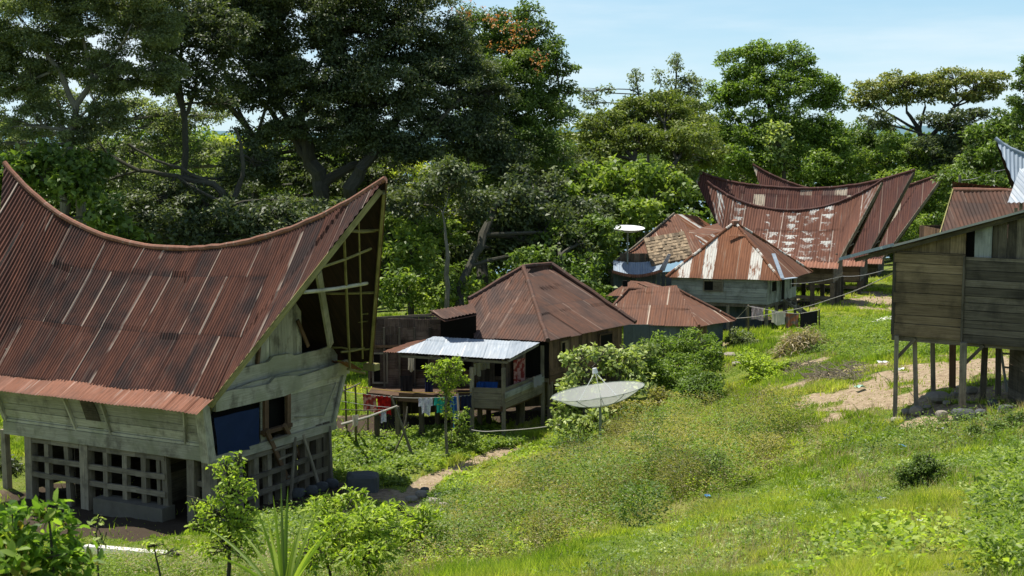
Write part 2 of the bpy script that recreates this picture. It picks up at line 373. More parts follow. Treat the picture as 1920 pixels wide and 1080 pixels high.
DIRTB = [  # px, py, radius along x px, strength of bare soil
    (1700, 745, 2.0, 1.0), (1640, 745, 1.7, 1.0), (1660, 715, 2.2, 1.0), (1760, 700, 3.2, 1.0), (1720, 725, 2.6, 1.0), (1800, 760, 2.2, 1.0), (1880, 740, 3.0, 1.0), (1850, 690, 3.4, 1.0), (1590, 735, 1.7, .75), (1560, 700, 2.4, .8), (1470, 735, 1.5, .45), (1500, 690, 1.3, .6),
    (1610, 568, 7, 1.0), (1660, 560, 7, 1.0), (1520, 570, 5, 1.0), (1560, 790, .9, .35), (1030, 885, .35, .6), (1300, 650, 1.3, .8), (1480, 800, .6, .4)]
DIRTB = [(on_ground(a, b)[:2], r, s) for a, b, r, s in DIRTB]
HOUSEPADS = [((-10.5, 40.0), 6.0), ((-5.5, 52), 3.2), ((-.5, 55), 2.6), ((11.5, 73), 4.5), ((7, 64), 4)]
SHADE_SOIL = [((-10.5, 39.8), 7.2), ((-1.0, 53.5), 7.0), ((-5, 51.5), 4.0), ((11.5, 73), 6), ((16, 82), 4)]  # ground colour darkened here: dark earth plus the shade of the houses
def dirt(x, y):
    nz = fbm(x * 1.3, y * 1.3, 4, 21) - 0.47
    d = np.zeros(x.shape)
    for p, w in PATHS: d = np.maximum(d, 1 - ss(seg_d(x, y, p) + nz * 0.35, w * 0.7, w * 1.35))
    for c, r, s in DIRTB:
        q = np.hypot(x - c[0], y - c[1]) / r + nz * 2.6; d = np.maximum(d, s * (1 - ss(q, 0.55, 1.1)))
    for c, r in HOUSEPADS:
        q = np.hypot(x - c[0], y - c[1]) / r + nz * 0.5; d = np.maximum(d, 1 - ss(q, 0.75, 1.0))
    return d
def axis_coords(lo, hi, st, far):
    c = list(np.arange(lo, hi + 1e-6, st)); s = st; a = hi
    while a < far: s *= 1.35; a += s; c.append(a)
    s = st; a = lo; b = []
    while a > -far: s *= 1.35; a -= s; b.append(a)
    return np.array(b[::-1] + c)
def make_ground():
    xs = axis_coords(-28, 30, 0.22, 9000); ys = axis_coords(4, 90, 0.22, 9000)
    X, Y = np.meshgrid(xs, ys); Zg = gz(X, Y)
    d = dirt(X, Y); Zg = Zg - 0.07 * d + (fbm(X * 4, Y * 4, 3, 9) - 0.45) * 0.12 * d
    v = np.c_[X.ravel(), Y.ravel(), Zg.ravel()]; nx = len(xs); ny = len(ys)
    i, j = np.meshgrid(np.arange(nx - 1), np.arange(ny - 1)); a = (j * nx + i).ravel()
    f = np.c_[a, a + 1, a + nx + 1, a + nx]
    N = NT('ground_grass_and_soil'); o = N.obj(); dm = N.n('Attribute', attribute_name='dirt').outputs['Fac']
    n1 = N.noise(o, 0.35, 5, 0.6); n2 = N.noise(o, 6, 5, 0.7); n3 = N.noise(o, 30, 3, 0.7)
    g = ramp(N, n2, [(0.3, (0.05, 0.075, 0.016)), (0.5, (0.11, 0.155, 0.028)), (0.72, (0.19, 0.22, 0.05))])
    g = N.mix(N.step(n1, 0.45, 0.65), g, (0.2, 0.205, 0.06))
    s = ramp(N, n2, [(0.3, (0.17, 0.12, 0.078)), (0.5, (0.32, 0.245, 0.16)), (0.7, (0.47, 0.38, 0.27))])
    s = N.mix(N.math('MULTIPLY', N.step(n3, 0.5, 0.65), 0.5), s, (0.2, 0.145, 0.09))
    dp = N.n('Attribute', attribute_name='shade_soil').outputs['Fac']; s = N.mix(dp, s, (0.06, 0.045, 0.032))  # dark soil with house shade painted into its colour
    dd = N.step(N.math('ADD', dm, N.math('MULTIPLY_ADD', n2, 0.5, -0.25)), 0.35, 0.65)
    mat = N.bsdf(N.mix(dd, g, s), 0.95, 0.1, bump=N.math('ADD', n2, n3), bstr=0.8, bdist=0.05)
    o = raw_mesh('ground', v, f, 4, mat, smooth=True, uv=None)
    at = o.data.attributes.new('dirt', 'FLOAT', 'POINT'); at.data.foreach_set('value', d.ravel().astype(np.float32))
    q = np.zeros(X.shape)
    for c, r in SHADE_SOIL: q = np.maximum(q, 1 - ss(np.hypot(X - c[0], Y - c[1]) / r, .7, 1.0))
    at = o.data.attributes.new('shade_soil', 'FLOAT', 'POINT'); at.data.foreach_set('value', q.ravel().astype(np.float32))
    tag(o, kind='structure')
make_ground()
def make_far():
    mb = MB(); mb.face([(-9000, 300, -45), (9000, 300, -45), (9000, 8800, -45), (-9000, 8800, -45)])
    w = mb.build('lake', plain('lake_water', (0.05, 0.10, 0.14), 0.12, 0.5, 0.1, 0.01)); tag(w, kind='structure')
    xs = np.linspace(-8500, 8500, 160); prof = 60 + 170 * fbm(xs / 1500, xs * 0, 5, 5)
    v = []; rows = [(5200, 0), (5700, .45), (6300, .8), (6900, 1), (7600, .7), (8600, .2)]
    for y, k in rows:
        for x, h in zip(xs, prof): v.append((x, y, -60 + h * k * (0.85 + 0.3 * vnoise(x / 400, y / 400, 8))))
    v = np.array(v); n = len(xs); i, j = np.meshgrid(np.arange(n - 1), np.arange(len(rows) - 1)); a = (j * n + i).ravel()
    h = raw_mesh('hills', v, np.c_[a, a + 1, a + n + 1, a + n], 4, plain('haze_blue_hillside', (0.10, 0.17, 0.20), 1, 0, 0.2, 0.004), smooth=True); tag(h, kind='structure')  # bluish base colour stands in for distance haze
make_far()
# ------------------------------------------------------------------ roof helpers
def corr_surface(mb, fn, us, vs_of_u, amp=0.022, pitch=0.105, row=2.0, seed=0, sheet=0.78):
    """fn(u, v)->world point; v from 0 at the ridge to vs_of_u(u) at the eave. builds a corrugated grid"""
    rs = np.random.default_rng(seed); nv = 26
    shj = rs.normal(0, 1, 400)
    G = np.zeros((len(us), nv, 3)); UV = np.zeros((len(us), nv, 2))
    for i, u in enumerate(us):
        v0, v1 = vs_of_u(u)
        vv = np.linspace(v0, v1, nv)
        G[i] = [fn(u, v) for v in vv]; UV[i, :, 0] = u; UV[i, :, 1] = v1 - vv
    du = np.gradient(G, axis=0); dv = np.gradient(G, axis=1)
    N_ = np.cross(du, dv); N_ /= np.linalg.norm(N_, axis=2, keepdims=True) + 1e-9
    if N_[:, :, 2].mean() < 0: N_ = -N_
    u = UV[:, :, 0]; v = UV[:, :, 1]
    sh = np.floor(u / sheet).astype(int); fr = 1 - (v / row - np.floor(v / row))
    off = amp * np.sin(2 * math.pi * u / pitch) + 0.022 * fr + 0.012 * shj[(sh + 7 * np.floor(v / row).astype(int)) % 400] + 0.012 * np.sin(u * 1.7 + v * 0.9)
    G = G + N_ * off[:, :, None]
    b = len(mb.v); mb.v.extend([tuple(p) for p in G.reshape(-1, 3)])
    U = UV.reshape(-1, 2)
    for i in range(len(us) - 1):
        for j in range(nv - 1):
            a = i * nv + j; idx = (a, a + 1, a + nv + 1, a + nv)
            mb.addf([b + q for q in idx], [tuple(U[q]) for q in idx], 0.5)
def corr_face(mb, E0, E1, T0, T1, seed=0, amp=0.02, pitch=0.11, row=2.2, sheet=0.8, over=0.0):
    """flat roof face: eave E0-E1, top T0-T1 (same point for a triangle)"""
    E0, E1, T0, T1 = [np.asarray(q, float) for q in (E0, E1, T0, T1)]
    U = unit(E1 - E0); nn = np.cross(U, T0 - E0); nn = unit(nn); Vd = unit(np.cross(nn, U))
    if Vd[2] < 0: Vd = -Vd
    f2 = lambda p: (np.dot(p - E0, U), np.dot(p - E0, Vd))
    L = f2(E1)[0]; t0 = f2(T0); t1 = f2(T1); hmax = max(t0[1], t1[1])
    if t1[0] < t0[0] + 1e-3: t1 = (t0[0] + 1e-3, t1[1])
    lo, hi = min(0, t0[0]), max(L, t1[0])
    us = np.arange(lo, hi, pitch / 4); us = np.r_[us, hi]
    tx, ty = [t0[0], t1[0]], [t0[1], t1[1]]
    if t0[0] > 1e-3: tx, ty = [0] + tx, [0] + ty
    if t1[0] < L - 1e-3: tx, ty = tx + [L], ty + [0]
    bx, by = [0, L], [0, 0]
    if t0[0] < 0: bx, by = [t0[0]] + bx, [t0[1]] + by
    if t1[0] > L: bx, by = bx + [t1[0]], by + [t1[1]]
    fn = lambda u, v: E0 + U * u + Vd * (hmax - v)
    def rng_(u):
        t = np.interp(u, tx, ty); b = np.interp(u, bx, by); return hmax - max(t, b + .004), hmax - b + over
    corr_surface(mb, fn, us, rng_, amp, pitch, row, seed, sheet)
def cap(mb, pts, r=0.09, n=8, wob=0.01):
    q = [np.asarray(p) for p in pts]; out = []
    for a, b in zip(q[:-1], q[1:]):
        m = max(2, int(np.linalg.norm(b - a) / 0.5))
        for i in range(m): out.append(a + (b - a) * i / m + RNG.normal(0, wob, 3))
    out.append(q[-1]); mb.tube(out, r, n)
class Frame:
    def __init__(s, org, ex): s.o = np.asarray(org, float); s.ex = unit(V(ex[0], ex[1], 0)); s.ey = V(-s.ex[1], s.ex[0], 0)
    def w(s, x, y, z): return V(s.o[0], s.o[1], 0) + s.ex * x + s.ey * y + Z * z
    def loc(s, p): d = np.asarray(p) - V(s.o[0], s.o[1], 0); return V(d @ s.ex, d @ s.ey, p[2])
    def at_y(s, px, py, y): return s.loc(on_pl(px, py, s.w(0, y, 0), s.ey))
    def at_x(s, px, py, x): return s.loc(on_pl(px, py, s.w(x, 0, 0), s.ex))
def saddle_roof(name, root, mat, fr, ridge, ymid, yeave, zeave, xl, xr, mat_cap, rowl=2.05, seed=1, capr=0.09, back=True, pitch=0.105, amp=0.022, Wb=None, xrb=None, sagk=0.16):
    """ridge: list of local (x,z); eave line at y=yeave (near) and mirrored; xl/xr eave ends"""
    rx = np.array([p[0] for p in ridge]); rz = np.array([p[1] for p in ridge])
    # smooth interpolation of the ridge
    deg = min(6, len(rx) - 1); co = np.polyfit(rx, rz, min(deg, 5)); zr = lambda x: float(np.polyval(co, x))
    x0, x1 = rx[0], rx[-1]; z0, z1 = zr(x0), zr(x1); W = ymid - yeave
    def edge(x, sgn=-1):
        xr_ = xr if sgn < 0 or xrb is None else xrb
        if x > xr_: t = (x1 - x) / (x1 - xr_); return t, z1 + (zeave - z1) * t
        if x < xl: t = (x - x0) / (xl - x0); return t, z0 + (zeave - z0) * t
        return 1.0, zeave
    mbs = []
    for sgn in ((-1, 1) if back else (-1,)):
        mb = MB(); W = (ymid - yeave) if sgn < 0 or Wb is None else Wb
        def fn(x, v, sgn=sgn, W=W):
            t, ze = edge(x, sgn); t = max(t, 1e-3); L = math.hypot(W * t, zr(x) - ze); f = v / L
            zz = zr(x) + (ze - zr(x)) * f - sagk * math.sin(min(f, 1) * math.pi) * t
            return fr.w(x, ymid + sgn * W * t * f, zz)
        us = np.arange(x0 + 0.03, x1 - 0.02, pitch / 4)
        def vs(x, sgn=sgn, W=W):
            t, ze = edge(x, sgn); t = max(t, 1e-3); L = math.hypot(W * t, zr(x) - ze); return 0.0, L
        corr_surface(mb, fn, us, vs, amp, pitch, rowl, seed + sgn)
        mb.build(name, mat, root)
        if sgn > 0 or Wb is not None:      # dark sheet added below to darken the roof's underside, seen through the gable
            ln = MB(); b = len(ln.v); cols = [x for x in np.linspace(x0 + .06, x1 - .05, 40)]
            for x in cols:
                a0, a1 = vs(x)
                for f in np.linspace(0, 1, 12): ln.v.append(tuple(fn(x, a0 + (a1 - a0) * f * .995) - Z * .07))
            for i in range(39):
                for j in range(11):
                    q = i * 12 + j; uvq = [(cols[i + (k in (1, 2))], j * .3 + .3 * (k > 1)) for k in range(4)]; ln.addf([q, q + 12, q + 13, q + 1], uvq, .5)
            ln.build('roof_underside', M['roof_under'], root)
    cp_ = MB(); cap(cp_, [fr.w(x, ymid, zr(x) + 0.03) for x in np.linspace(x0, x1, 26)], capr); cp_.build('ridge_cap', mat_cap, root)
    return zr, edge
# ------------------------------------------------------------------ house 1
def house1():
    zw = float(P(388, 861, 30)[2]); N0 = on_z(388, 861, zw); L0 = on_z(10, 815, zw); R0 = on_z(630, 790, zw)
    a = unit(N0 - L0); b = unit(R0 - N0); ex = unit(a + V(b[1], -b[0], 0))
    fr = Frame(N0, ex); W = 5.7; Ls = 7.9
    g0 = 0.1
    root = thing('saddle_roofed_house', 'large old house on stilts in the left foreground under a sweeping rusty saddle roof', 'house', V(*fr.w(-Ls / 2, W / 2, 0)[:2], g0), 'saddle-roofed traditional houses')
    ym = W / 2
    ridge = [fr.at_y(px, py, ym) for px, py in [(8, 308), (55, 357), (110, 402), (160, 430), (210, 450), (270, 463), (325, 466), (390, 464), (450, 458), (510, 444), (565, 424), (620, 397), (670, 369), (723, 338)]]
    ridge = [(p[0], p[2]) for p in ridge]
    ec = fr.at_y(402, 748, -0.55); zE = ec[2]; xr = ec[0]; xl = -Ls - 0.3
    zr, edge = saddle_roof('roof', root, M['roof_red'], fr, ridge, ym, -0.55, zE, xl, xr, M['roof_awn'], seed=3, Wb=ym + 1.15, xrb=xr + .35, sagk=.07)
    print('H1', 'zw', zw, 'ridge', ridge[0], ridge[-1], 'eave', ec, 'N', N0, 'ex', ex)
    # lower eave skirt
    for sg in (-1, 1):
        lo = fr.at_y(373, 778, -1.25)
        mb = MB(); y0 = -0.5 if sg < 0 else W + 0.5; y1 = -1.2 if sg < 0 else W + 1.2
        e0, e1, t0, t1 = fr.w(xl - .3, y1, lo[2]), fr.w(xr - .05, y1, lo[2]), fr.w(xl - .3, y0, zE + .03), fr.w(xr, y0, zE + .03)
        if sg > 0: e0, e1, t0, t1 = e1, e0, t1, t0
        corr_face(mb, e0, e1, t0, t1, seed=5, row=3, pitch=0.13, over=0.02)
        mb.build('eave_skirt', M['roof_awn'], root)
    zt = zw + 1.45
    # long side walls
    for sg, y0, y1 in ((-1, 0, -0.35), (1, W, W + 0.35)):
        mb = MB(); A, B, C, D = fr.w(-Ls, y0, zw + .3), fr.w(0, y0, zw + .3), fr.w(0.12, y1, zt + .25), fr.w(-Ls - .2, y1, zt + .25)
        if sg > 0: A, B, C, D = B, A, D, C
        mb.quad_planks(A, B, C, D, 6, 0.04, out=fr.ey * sg, jit=0.012)
        wl = mb.build('side_wall', M['pale_wood'], root)
        tr = MB(); o = fr.ey * sg * 0.06
        if sg < 0:
            tr.beam(fr.w(-Ls - .1, y0, zw + .17) + o, fr.w(0.1, y0, zw + .17) + o, 0.2, 0.40)
            tr.beam(fr.w(-Ls - .05, y0, zw + .42) + o * 1.6, fr.w(0.05, y0, zw + .42) + o * 1.6, 0.08, 0.08)
            for px in (17, 20, 150, 215, 352):
                t = fr.at_y(px, 835, y0)[0]; s = 0.0
                xb = t
                xt = t + (-0.22 if px in (17, 20, 215) else 0.22) if px != 352 else t + .3
                if px == 150: xt = t - 0.25
                if px == 215: xt = t - 0.12
                tr.beam(fr.w(xb, y0 - .05, zw + .32), fr.w(xt, y1 - .08, zt + .2), 0.16, 0.05, up=fr.ex)
            # dark slot between the two slanted posts
            x0 = fr.at_y(172, 838, y0)[0]; x1 = fr.at_y(200, 838, y0)[0]
            sl = MB(); sl.slab([fr.w(x0, y0 - .06, zw + .45), fr.w(x1, y0 - .06, zw + .45), fr.w(x1 - .18, y1 - .06, zt + .2), fr.w(x0 - .12, y1 - .06, zt + .2)], fr.ey * -0.015)
            sl.build('wall_gap', M['dark_wood'], root)
        else: tr.beam(fr.w(-Ls - .1, y0, zw + .17) + o, fr.w(0.1, y0, zw + .17) + o, 0.2, 0.40)
        tr.build('wall_frame', M['pale_wood'], wl)
    # far gable wall (left) and floor, dark core
    mb = MB(); mb.quad_planks(fr.w(-Ls, W, zw), fr.w(-Ls, 0, zw), fr.w(-Ls, 0, zt + 1.2), fr.w(-Ls, W, zt + 1.2), 10, 0.04, out=-fr.ex); mb.build('end_wall', M['pale_wood'], root)
    mb = MB(); mb.hexa([fr.w(-Ls + .05, .05, zw), fr.w(-.5, .05, zw), fr.w(-.5, W - .05, zw), fr.w(-Ls + .05, W - .05, zw), fr.w(-Ls + .05, .05, zw + .12), fr.w(-.5, .05, zw + .12), fr.w(-.5, W - .05, zw + .12), fr.w(-Ls + .05, W - .05, zw + .12)]); mb.build('floor', M['dark_wood'], root)
    # ---- front wall, leaning outwards
    def fx(px, py, x=0.1): q = fr.at_x(px, py, x); return fr.w(*q)
    zb = zw + .05
    def front_plank_wall(name, outline, x, th, n_w=0.22, lean=0.0, mat='pale_wood'):
        pts = [fr.at_x(px, py, x) for px, py in outline]; mb = MB()
        org = fr.w(x, 0, 0); uy = unit(Z + fr.ex * lean); poly = [(p[1], p[2]) for p in pts]
        # non convex outline: split in convex strips by hand outside
        mb.poly_planks(org, fr.ey, uy, poly, n_w, th, jit=0.006); return mb, name, mat
    # lower board wall: left part (over the tarpaulin), lintel and right part
    mb = MB(); org = fr.w(0.08, 0, 0)
    L = lambda px, py, x=0.08: tuple(fr.at_x(px, py, x)[1:])
    def strip(pl, wid=0.24, th=0.05, jit=0.006, vert=False, x=0.08):
        mb.poly_planks(fr.w(x, 0, 0), fr.ey, Z, [L(*p, x) for p in pl], wid, th, jit, 0.008, vert)
    strip([(535, 822), (533, 738), (645, 690), (648, 700), (625, 794)])
    strip([(488, 845), (487, 750), (501, 746), (501, 832)])
    strip([(533, 740), (398, 771), (400, 745), (470, 716), (533, 700), (593, 690), (645, 688)], 0.2)
    fw = mb.build('front_wall', M['pale_wood'], root)
    mb = MB()
    # cut-out top boards with curved edges
    def curved(top, bot, x, th=0.09):
        T = [fr.at_x(a, b, x) for a, b in top]; B = [fr.at_x(a, b, x) for a, b in bot]
        ys = np.linspace(T[0][1], T[-1][1], 28)
        tz = np.interp(ys, [p[1] for p in T], [p[2] for p in T]); bz = np.interp(ys, [p[1] for p in B], [p[2] for p in B])
        r = 0.5
        for i in range(27):
            A = [fr.w(x, ys[i], bz[i]), fr.w(x, ys[i + 1], bz[i + 1]), fr.w(x, ys[i + 1], tz[i + 1]), fr.w(x, ys[i], tz[i])]
            b = len(mb.v); o = fr.ex * th; A += [p + o for p in A]; mb.v.extend([tuple(p) for p in A])
            uvs = [(float(ys[i + (k in (1, 2))]), float(A[k][2])) for k in range(4)]
            for q in ((4, 5, 6, 7), (3, 2, 1, 0)): mb.addf([b + k for k in q], [uvs[k % 4] for k in q], r)
            mb.addf([b + 3, b + 2, b + 6, b + 7][::-1], [uvs[3], uvs[2], uvs[2], uvs[3]], r); mb.addf([b, b + 1, b + 5, b + 4], [uvs[0], uvs[1], uvs[1], uvs[0]], r)
            if i in (0, 26):
                k = (0, 3, 7, 4) if i == 0 else (1, 2, 6, 5); mb.addf([b + q for q in k], [uvs[q % 4] for q in k], r)
    curved([(400, 742), (427, 731), (470, 726), (505, 718), (510, 708), (547, 702), (551, 707), (593, 694), (625, 683), (651, 672)],
           [(400, 772), (530, 742), (590, 715), (650, 700)], 0.16)
    mb.build('lower_parapet_board', M['pale_wood'], root)
    mb = MB()
    curved([(415, 703), (460, 687), (503, 677), (507, 668), (540, 662), (543, 667), (593, 656), (610, 650), (628, 642)],
           [(415, 750), (500, 735), (560, 715), (628, 692)], -0.12)
    mb.build('upper_parapet_board', M['pale_wood'], root)
    # bottom beam and end trim of front
    mb = MB(); mb.beam(fx(392, 866, .16), fx(628, 797, .16), 0.14, 0.26); mb.beam(fx(625, 797, .2), fx(651, 677, .2), 0.14, 0.07, up=fr.ex)
    mb.beam(fx(607, 780, .15), fx(630, 718, .15), 0.03, 0.05, up=fr.ex); mb.beam(fx(553, 782, .15), fx(607, 779, .15), 0.03, 0.03)
    mb.build('wall_frame', M['pale_wood'], fw)
    # corner post
    mb = MB(); mb.beam(fr.w(0.08, -0.02, zw - .05), fr.w(0.14, -0.34, zt + .25), 0.30, 0.3, up=fr.ex); mb.build('corner_post', M['pale_wood'], root)
    # door with frame
    mb = MB()
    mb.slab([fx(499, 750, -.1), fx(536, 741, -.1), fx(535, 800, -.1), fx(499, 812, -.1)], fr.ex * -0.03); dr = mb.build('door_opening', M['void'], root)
    mb = MB()
    for a_, b_ in (((498, 747), (498, 818)), ((540, 738), (540, 806))): mb.beam(fx(*a_, .19), fx(*b_, .19), 0.18, 0.10, up=fr.ex)
    mb.beam(fx(492, 812, .2), fx(545, 796, .2), .16, .12)
    mb.build('frame', M['brown_wood'], dr)
    # blue tarpaulin panel over a dark opening
    mb = MB(); mb.slab([fx(400, 772, -.05), fx(486, 751, -.05), fx(486, 775, -.05), fx(400, 792, -.05)], fr.ex * -0.03); op = mb.build('side_opening', M['void'], root)
    mb = MB(); G = np.zeros((14, 10, 3))
    for i in range(14):
        for j in range(10):
            s, t = i / 13, j / 9
            top = np.array([400 + 85 * s, 784 - 20 * s]); bot = np.array([408 + 79 * s, 857 - 14 * s - 5 * math.sin(s * 3.14)])
            q = top + (bot - top) * t; G[i, j] = fx(q[0], q[1], 0.22) + fr.ex * (0.02 * math.sin(s * 9 + t * 3) + 0.02 * RNG.random())
    b = len(mb.v); mb.v.extend([tuple(p) for p in G.reshape(-1, 3)])
    for i in range(13):
        for j in range(9): mb.addf([b + i * 10 + j, b + i * 10 + j + 1, b + (i + 1) * 10 + j + 1, b + (i + 1) * 10 + j], [(0, 0)] * 4, .5)
    t_ = mb.build('tarpaulin', M['blue_sheet'], root, smooth=True); tag(t_, 'deep blue sheet hung over the opening beside the door')
    # ---- gable wall above (recessed)
    xg = -0.2; q = lambda px, py: tuple(fr.at_x(px, py, xg)[1:])
    mb = MB()
    def clipz(poly): return poly
    def tri_at(x, inset=0.15):
        zt_ = zr(x) - inset; return [(.1, zE - .7), (W - .1, zE - .7), (W + .5, zE + .25), (ym, zt_), (-.2, zE + .25)]
    T = tri_at(xg)
    # planks left of the opening and right of it, dark opening between
    yo0 = fr.at_x(563, 600, xg)[1]; yo1 = fr.at_x(612, 600, xg)[1]
    left = clip(T, 0, -9, yo0); right = clip(T, 0, yo1, 99); mid = clip(T, 0, yo0, yo1)
    mid_top = clip(mid, 1, fr.at_x(590, 548, xg)[2], 99)
    for pl in (left, right, mid_top):
        if len(pl) > 2: mb.poly_planks(fr.w(xg, 0, 0), fr.ey, Z, pl, 0.2, 0.04, 0.01, 0.01, True)
    gw = mb.build('gable_wall', M['pale_wood'], root)
    mb = MB()
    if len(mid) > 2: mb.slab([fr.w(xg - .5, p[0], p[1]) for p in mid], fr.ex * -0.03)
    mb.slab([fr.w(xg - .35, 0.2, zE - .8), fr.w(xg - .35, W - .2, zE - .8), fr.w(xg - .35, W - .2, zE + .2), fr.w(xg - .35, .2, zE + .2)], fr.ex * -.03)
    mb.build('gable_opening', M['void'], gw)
    mb = MB(); mb.beam(fr.w(*fr.at_x(597, 512, 1.28)), fr.w(*fr.at_x(620, 647, .38)), 0.26, 0.09, up=fr.ex); mb.build('gable_post', M['pale_wood'], root)
    mb = MB(); mb.beam(fr.w(*fr.at_x(487, 640, -.1)), fr.w(*fr.at_x(482, 690, -.1)), .1, .08, up=fr.ex); mb.build('gable_strut', M['brown_wood'], root); mb = MB(); mb.beam(fr.w(*fr.at_x(558, 600, -.1)), fr.w(*fr.at_x(578, 650, -.05)), .12, .05, up=fr.ex)
    mb.build('gable_strut', M['brown_wood'], root)
    # ---- rake boards along the front edge of both slopes
    x1 = ridge[-1][0]; z1 = zr(x1)
    def rake(sg, t, dx=0.0, dz=0.0):
        xe = xr if sg < 0 else xr + .35; x = x1 + (xe - x1) * t; zz = z1 + (zE - z1) * t; return fr.w(x + dx, ym + sg * (ym + (.55 if sg < 0 else 1.15)) * t, zz + dz)
    mb = MB(); mb.beam(rake(-1, 0.02, -.05, -.18), rake(-1, 1.02, -.05, -.10), 0.06, 0.16); mb.build('rake_board', M['yellow_wood'], root)
    mb = MB(); mb.beam(rake(1, 0.02, -.06, -.22), rake(1, 1.0, -.06, -.10), 0.09, 0.26); mb.build('rake_board', M['yellow_wood'], root)
    mb = MB(); mb.beam(rake(1, 0.0, .02, -.02), rake(1, 1.03, .02, .0), 0.05, 0.22); mb.build('outer_rake_board', M['brown_wood'], root)
    mb = MB(); c0 = rake(1, 1.0, 0, -.12); mb.hexa([c0 + fr.ex * a_ * .22 + fr.ey * b_ * .16 - Z * .16 * (c_ < 0) + Z * .06 * (c_ > 0) * 1.0 for c_ in (-1, 1) for a_, b_ in ((-1, -1), (1, -1), (1, 1), (-1, 1))]); mb.build('rake_foot', M['yellow_wood'], root)
    # battens on the underside of the far slope
    def under(x, f, dz=-0.07):
        t, ze = edge(x, 1); return fr.w(x, ym + (ym + 1.15) * t * f, zr(x) + (ze - zr(x)) * f + dz - 0.07 * math.sin(f * 3.14) * t)
    def xedge(z):  # x on the rake at height z
        return x1 + (xr + .35 - x1) * (z1 - z) / (z1 - zE)
    for k, z in enumerate(np.linspace(zE + .6, z1 - 1.4, 3)):
        xa = xg + .05; xb = xedge(z) - .05
        pts = []
        for x in np.linspace(xa, xb, 7):
            t, ze = edge(x, 1); f = (zr(x) - z) / max(zr(x) - ze, .1); pts.append(under(x, min(max(f, 0), 1), -.10 + RNG.normal(0, .015)))
        m_ = MB(); m_.tube(pts, 0.045 if k % 2 else .035, 5); m_.build('roof_batten', M['yellow_wood'], root)
    def onr(px, py, k=.14):      # point seen at that pixel lying in the sloping plane of the rakes
        x = 1.5
        for _ in range(8): x = xedge(fr.at_x(px, py, x)[2]) - k
        return fr.w(*fr.at_x(px, py, x))
    for A_, B_, r_ in (((645, 440), (656, 692), .045), ((672, 400), (680, 672), .03)):
        m_ = MB(); m_.tube([onr(*A_), onr(*B_)], r_, 6); m_.build('gable_pole', M['yellow_wood'], root)
    for A_, B_, r_ in ((onr(568, 548), onr(688, 531), .055), (onr(600, 502), onr(696, 466), .04), (onr(654, 433), onr(703, 433), .04), (onr(640, 660), onr(683, 652), .035)):
        m_ = MB(); m_.tube([A_, (A_ + B_) / 2 - Z * .03, B_], r_, 6); m_.build('tie_beam', M['pale_wood' if r_ > .05 else 'yellow_wood'], root)
    for A_, B_, r_ in ((fr.w(*fr.at_x(612, 594, .35)), onr(690, 588), .03), (fr.w(*fr.at_x(616, 610, .35)), onr(689, 602), .03), (onr(652, 692), onr(684, 700), .045)):
        m_ = MB(); m_.tube([A_, B_], r_, 6); m_.build('tie_beam', M['yellow_wood'], root)
    # ---- stilts, lattice
    def post(x, y, w, mat='grey_wood', zlo=None, tilt=0.0):
        mb = MB(); p = fr.w(x, y, 0); g = gzf(p[0], p[1]) - .15
        mb.beam(V(p[0], p[1], g if zlo is None else zlo) + fr.ex * (tilt + random.uniform(-.05, .05)) + fr.ey * random.uniform(-.04, .04), fr.w(x, y, zw + .04), w, w * 1.05, up=fr.ex); mb.build('stilt', M[mat], root)
    for px, w in [(57, .27), (89, .17), (125, .17), (161, .30), (199, .17), (235, .17), (270, .18), (296, .12), (308, .18), (360, .26)]:
        post(fr.at_y(px, 835, .02)[0], .05, w)
    post(fr.at_y(6, 830, .02)[0], .1, .2)
    post(-0.05, .15, .3)
    xa = fr.at_y(50, 835, .0)[0]; xb = fr.at_y(310, 835, .0)[0]
    for z, h in ((zw - .12, .18), (zw - .70, .16), (zw - 1.22, .16)):
        mb = MB(); n = 5
        for i in range(n): mb.beam(fr.w(xa + (xb - xa) * i / n, -.02, z + RNG.normal(0, .01)), fr.w(xa + (xb - xa) * (i + 1) / n, -.02, z + RNG.normal(0, .01)), .10, h)
        mb.build('lattice_rail', M['grey_wood'], root)
    mb = MB(); mb.beam(fr.w(fr.at_y(355, 835, 0)[0] - .1, .1, zw - .75), fr.w(0, .1, zw - .8), .1, .15); mb.beam(fr.w(xb, .1, zw - .05), fr.w(0, .1, zw - .05), .1, .14); mb.build('lattice_rail', M['grey_wood'], root)
    # stone plinth
    mb = MB(); x2 = fr.at_y(185, 950, -.1)[0]; g = gzf(*fr.w((x2 + xb) / 2, 0, 0)[:2]); mb.beam(fr.w(x2, -.05, g + .14), fr.w(xb + .1, -.05, g + .14), .55, .5); mb.build('plinth', M['stone_dim'], root)
    # front stilts + lattice
    for py, w in [(0.6, .24), (1.35, .2), (2.1, .22), (2.75, .2), (3.4, .24), (4.05, .2), (4.65, .24), (5.25, .3), (5.65, .34)]:
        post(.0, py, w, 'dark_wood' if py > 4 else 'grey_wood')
    for z in (zw - .35, zw - .95, zw - 1.5):
        mb = MB(); mb.beam(fr.w(.12, .3, z + random.uniform(-.06, .06)), fr.w(.12, W, z + random.uniform(-.08, .08)), .10, .15); mb.build('lattice_rail', M['grey_wood'], root)
    for y in (W - .1,):
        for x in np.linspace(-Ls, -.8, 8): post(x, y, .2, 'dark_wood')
        for z in (zw - .3, zw - 1.0):
            mb = MB(); mb.beam(fr.w(-Ls, y - .1, z), fr.w(0, y - .1, z), .1, .16); mb.build('lattice_rail', M['dark_wood'], root)
    for y in (1.4, 3.2, 4.6): post(-Ls, y, .25, 'dark_wood')
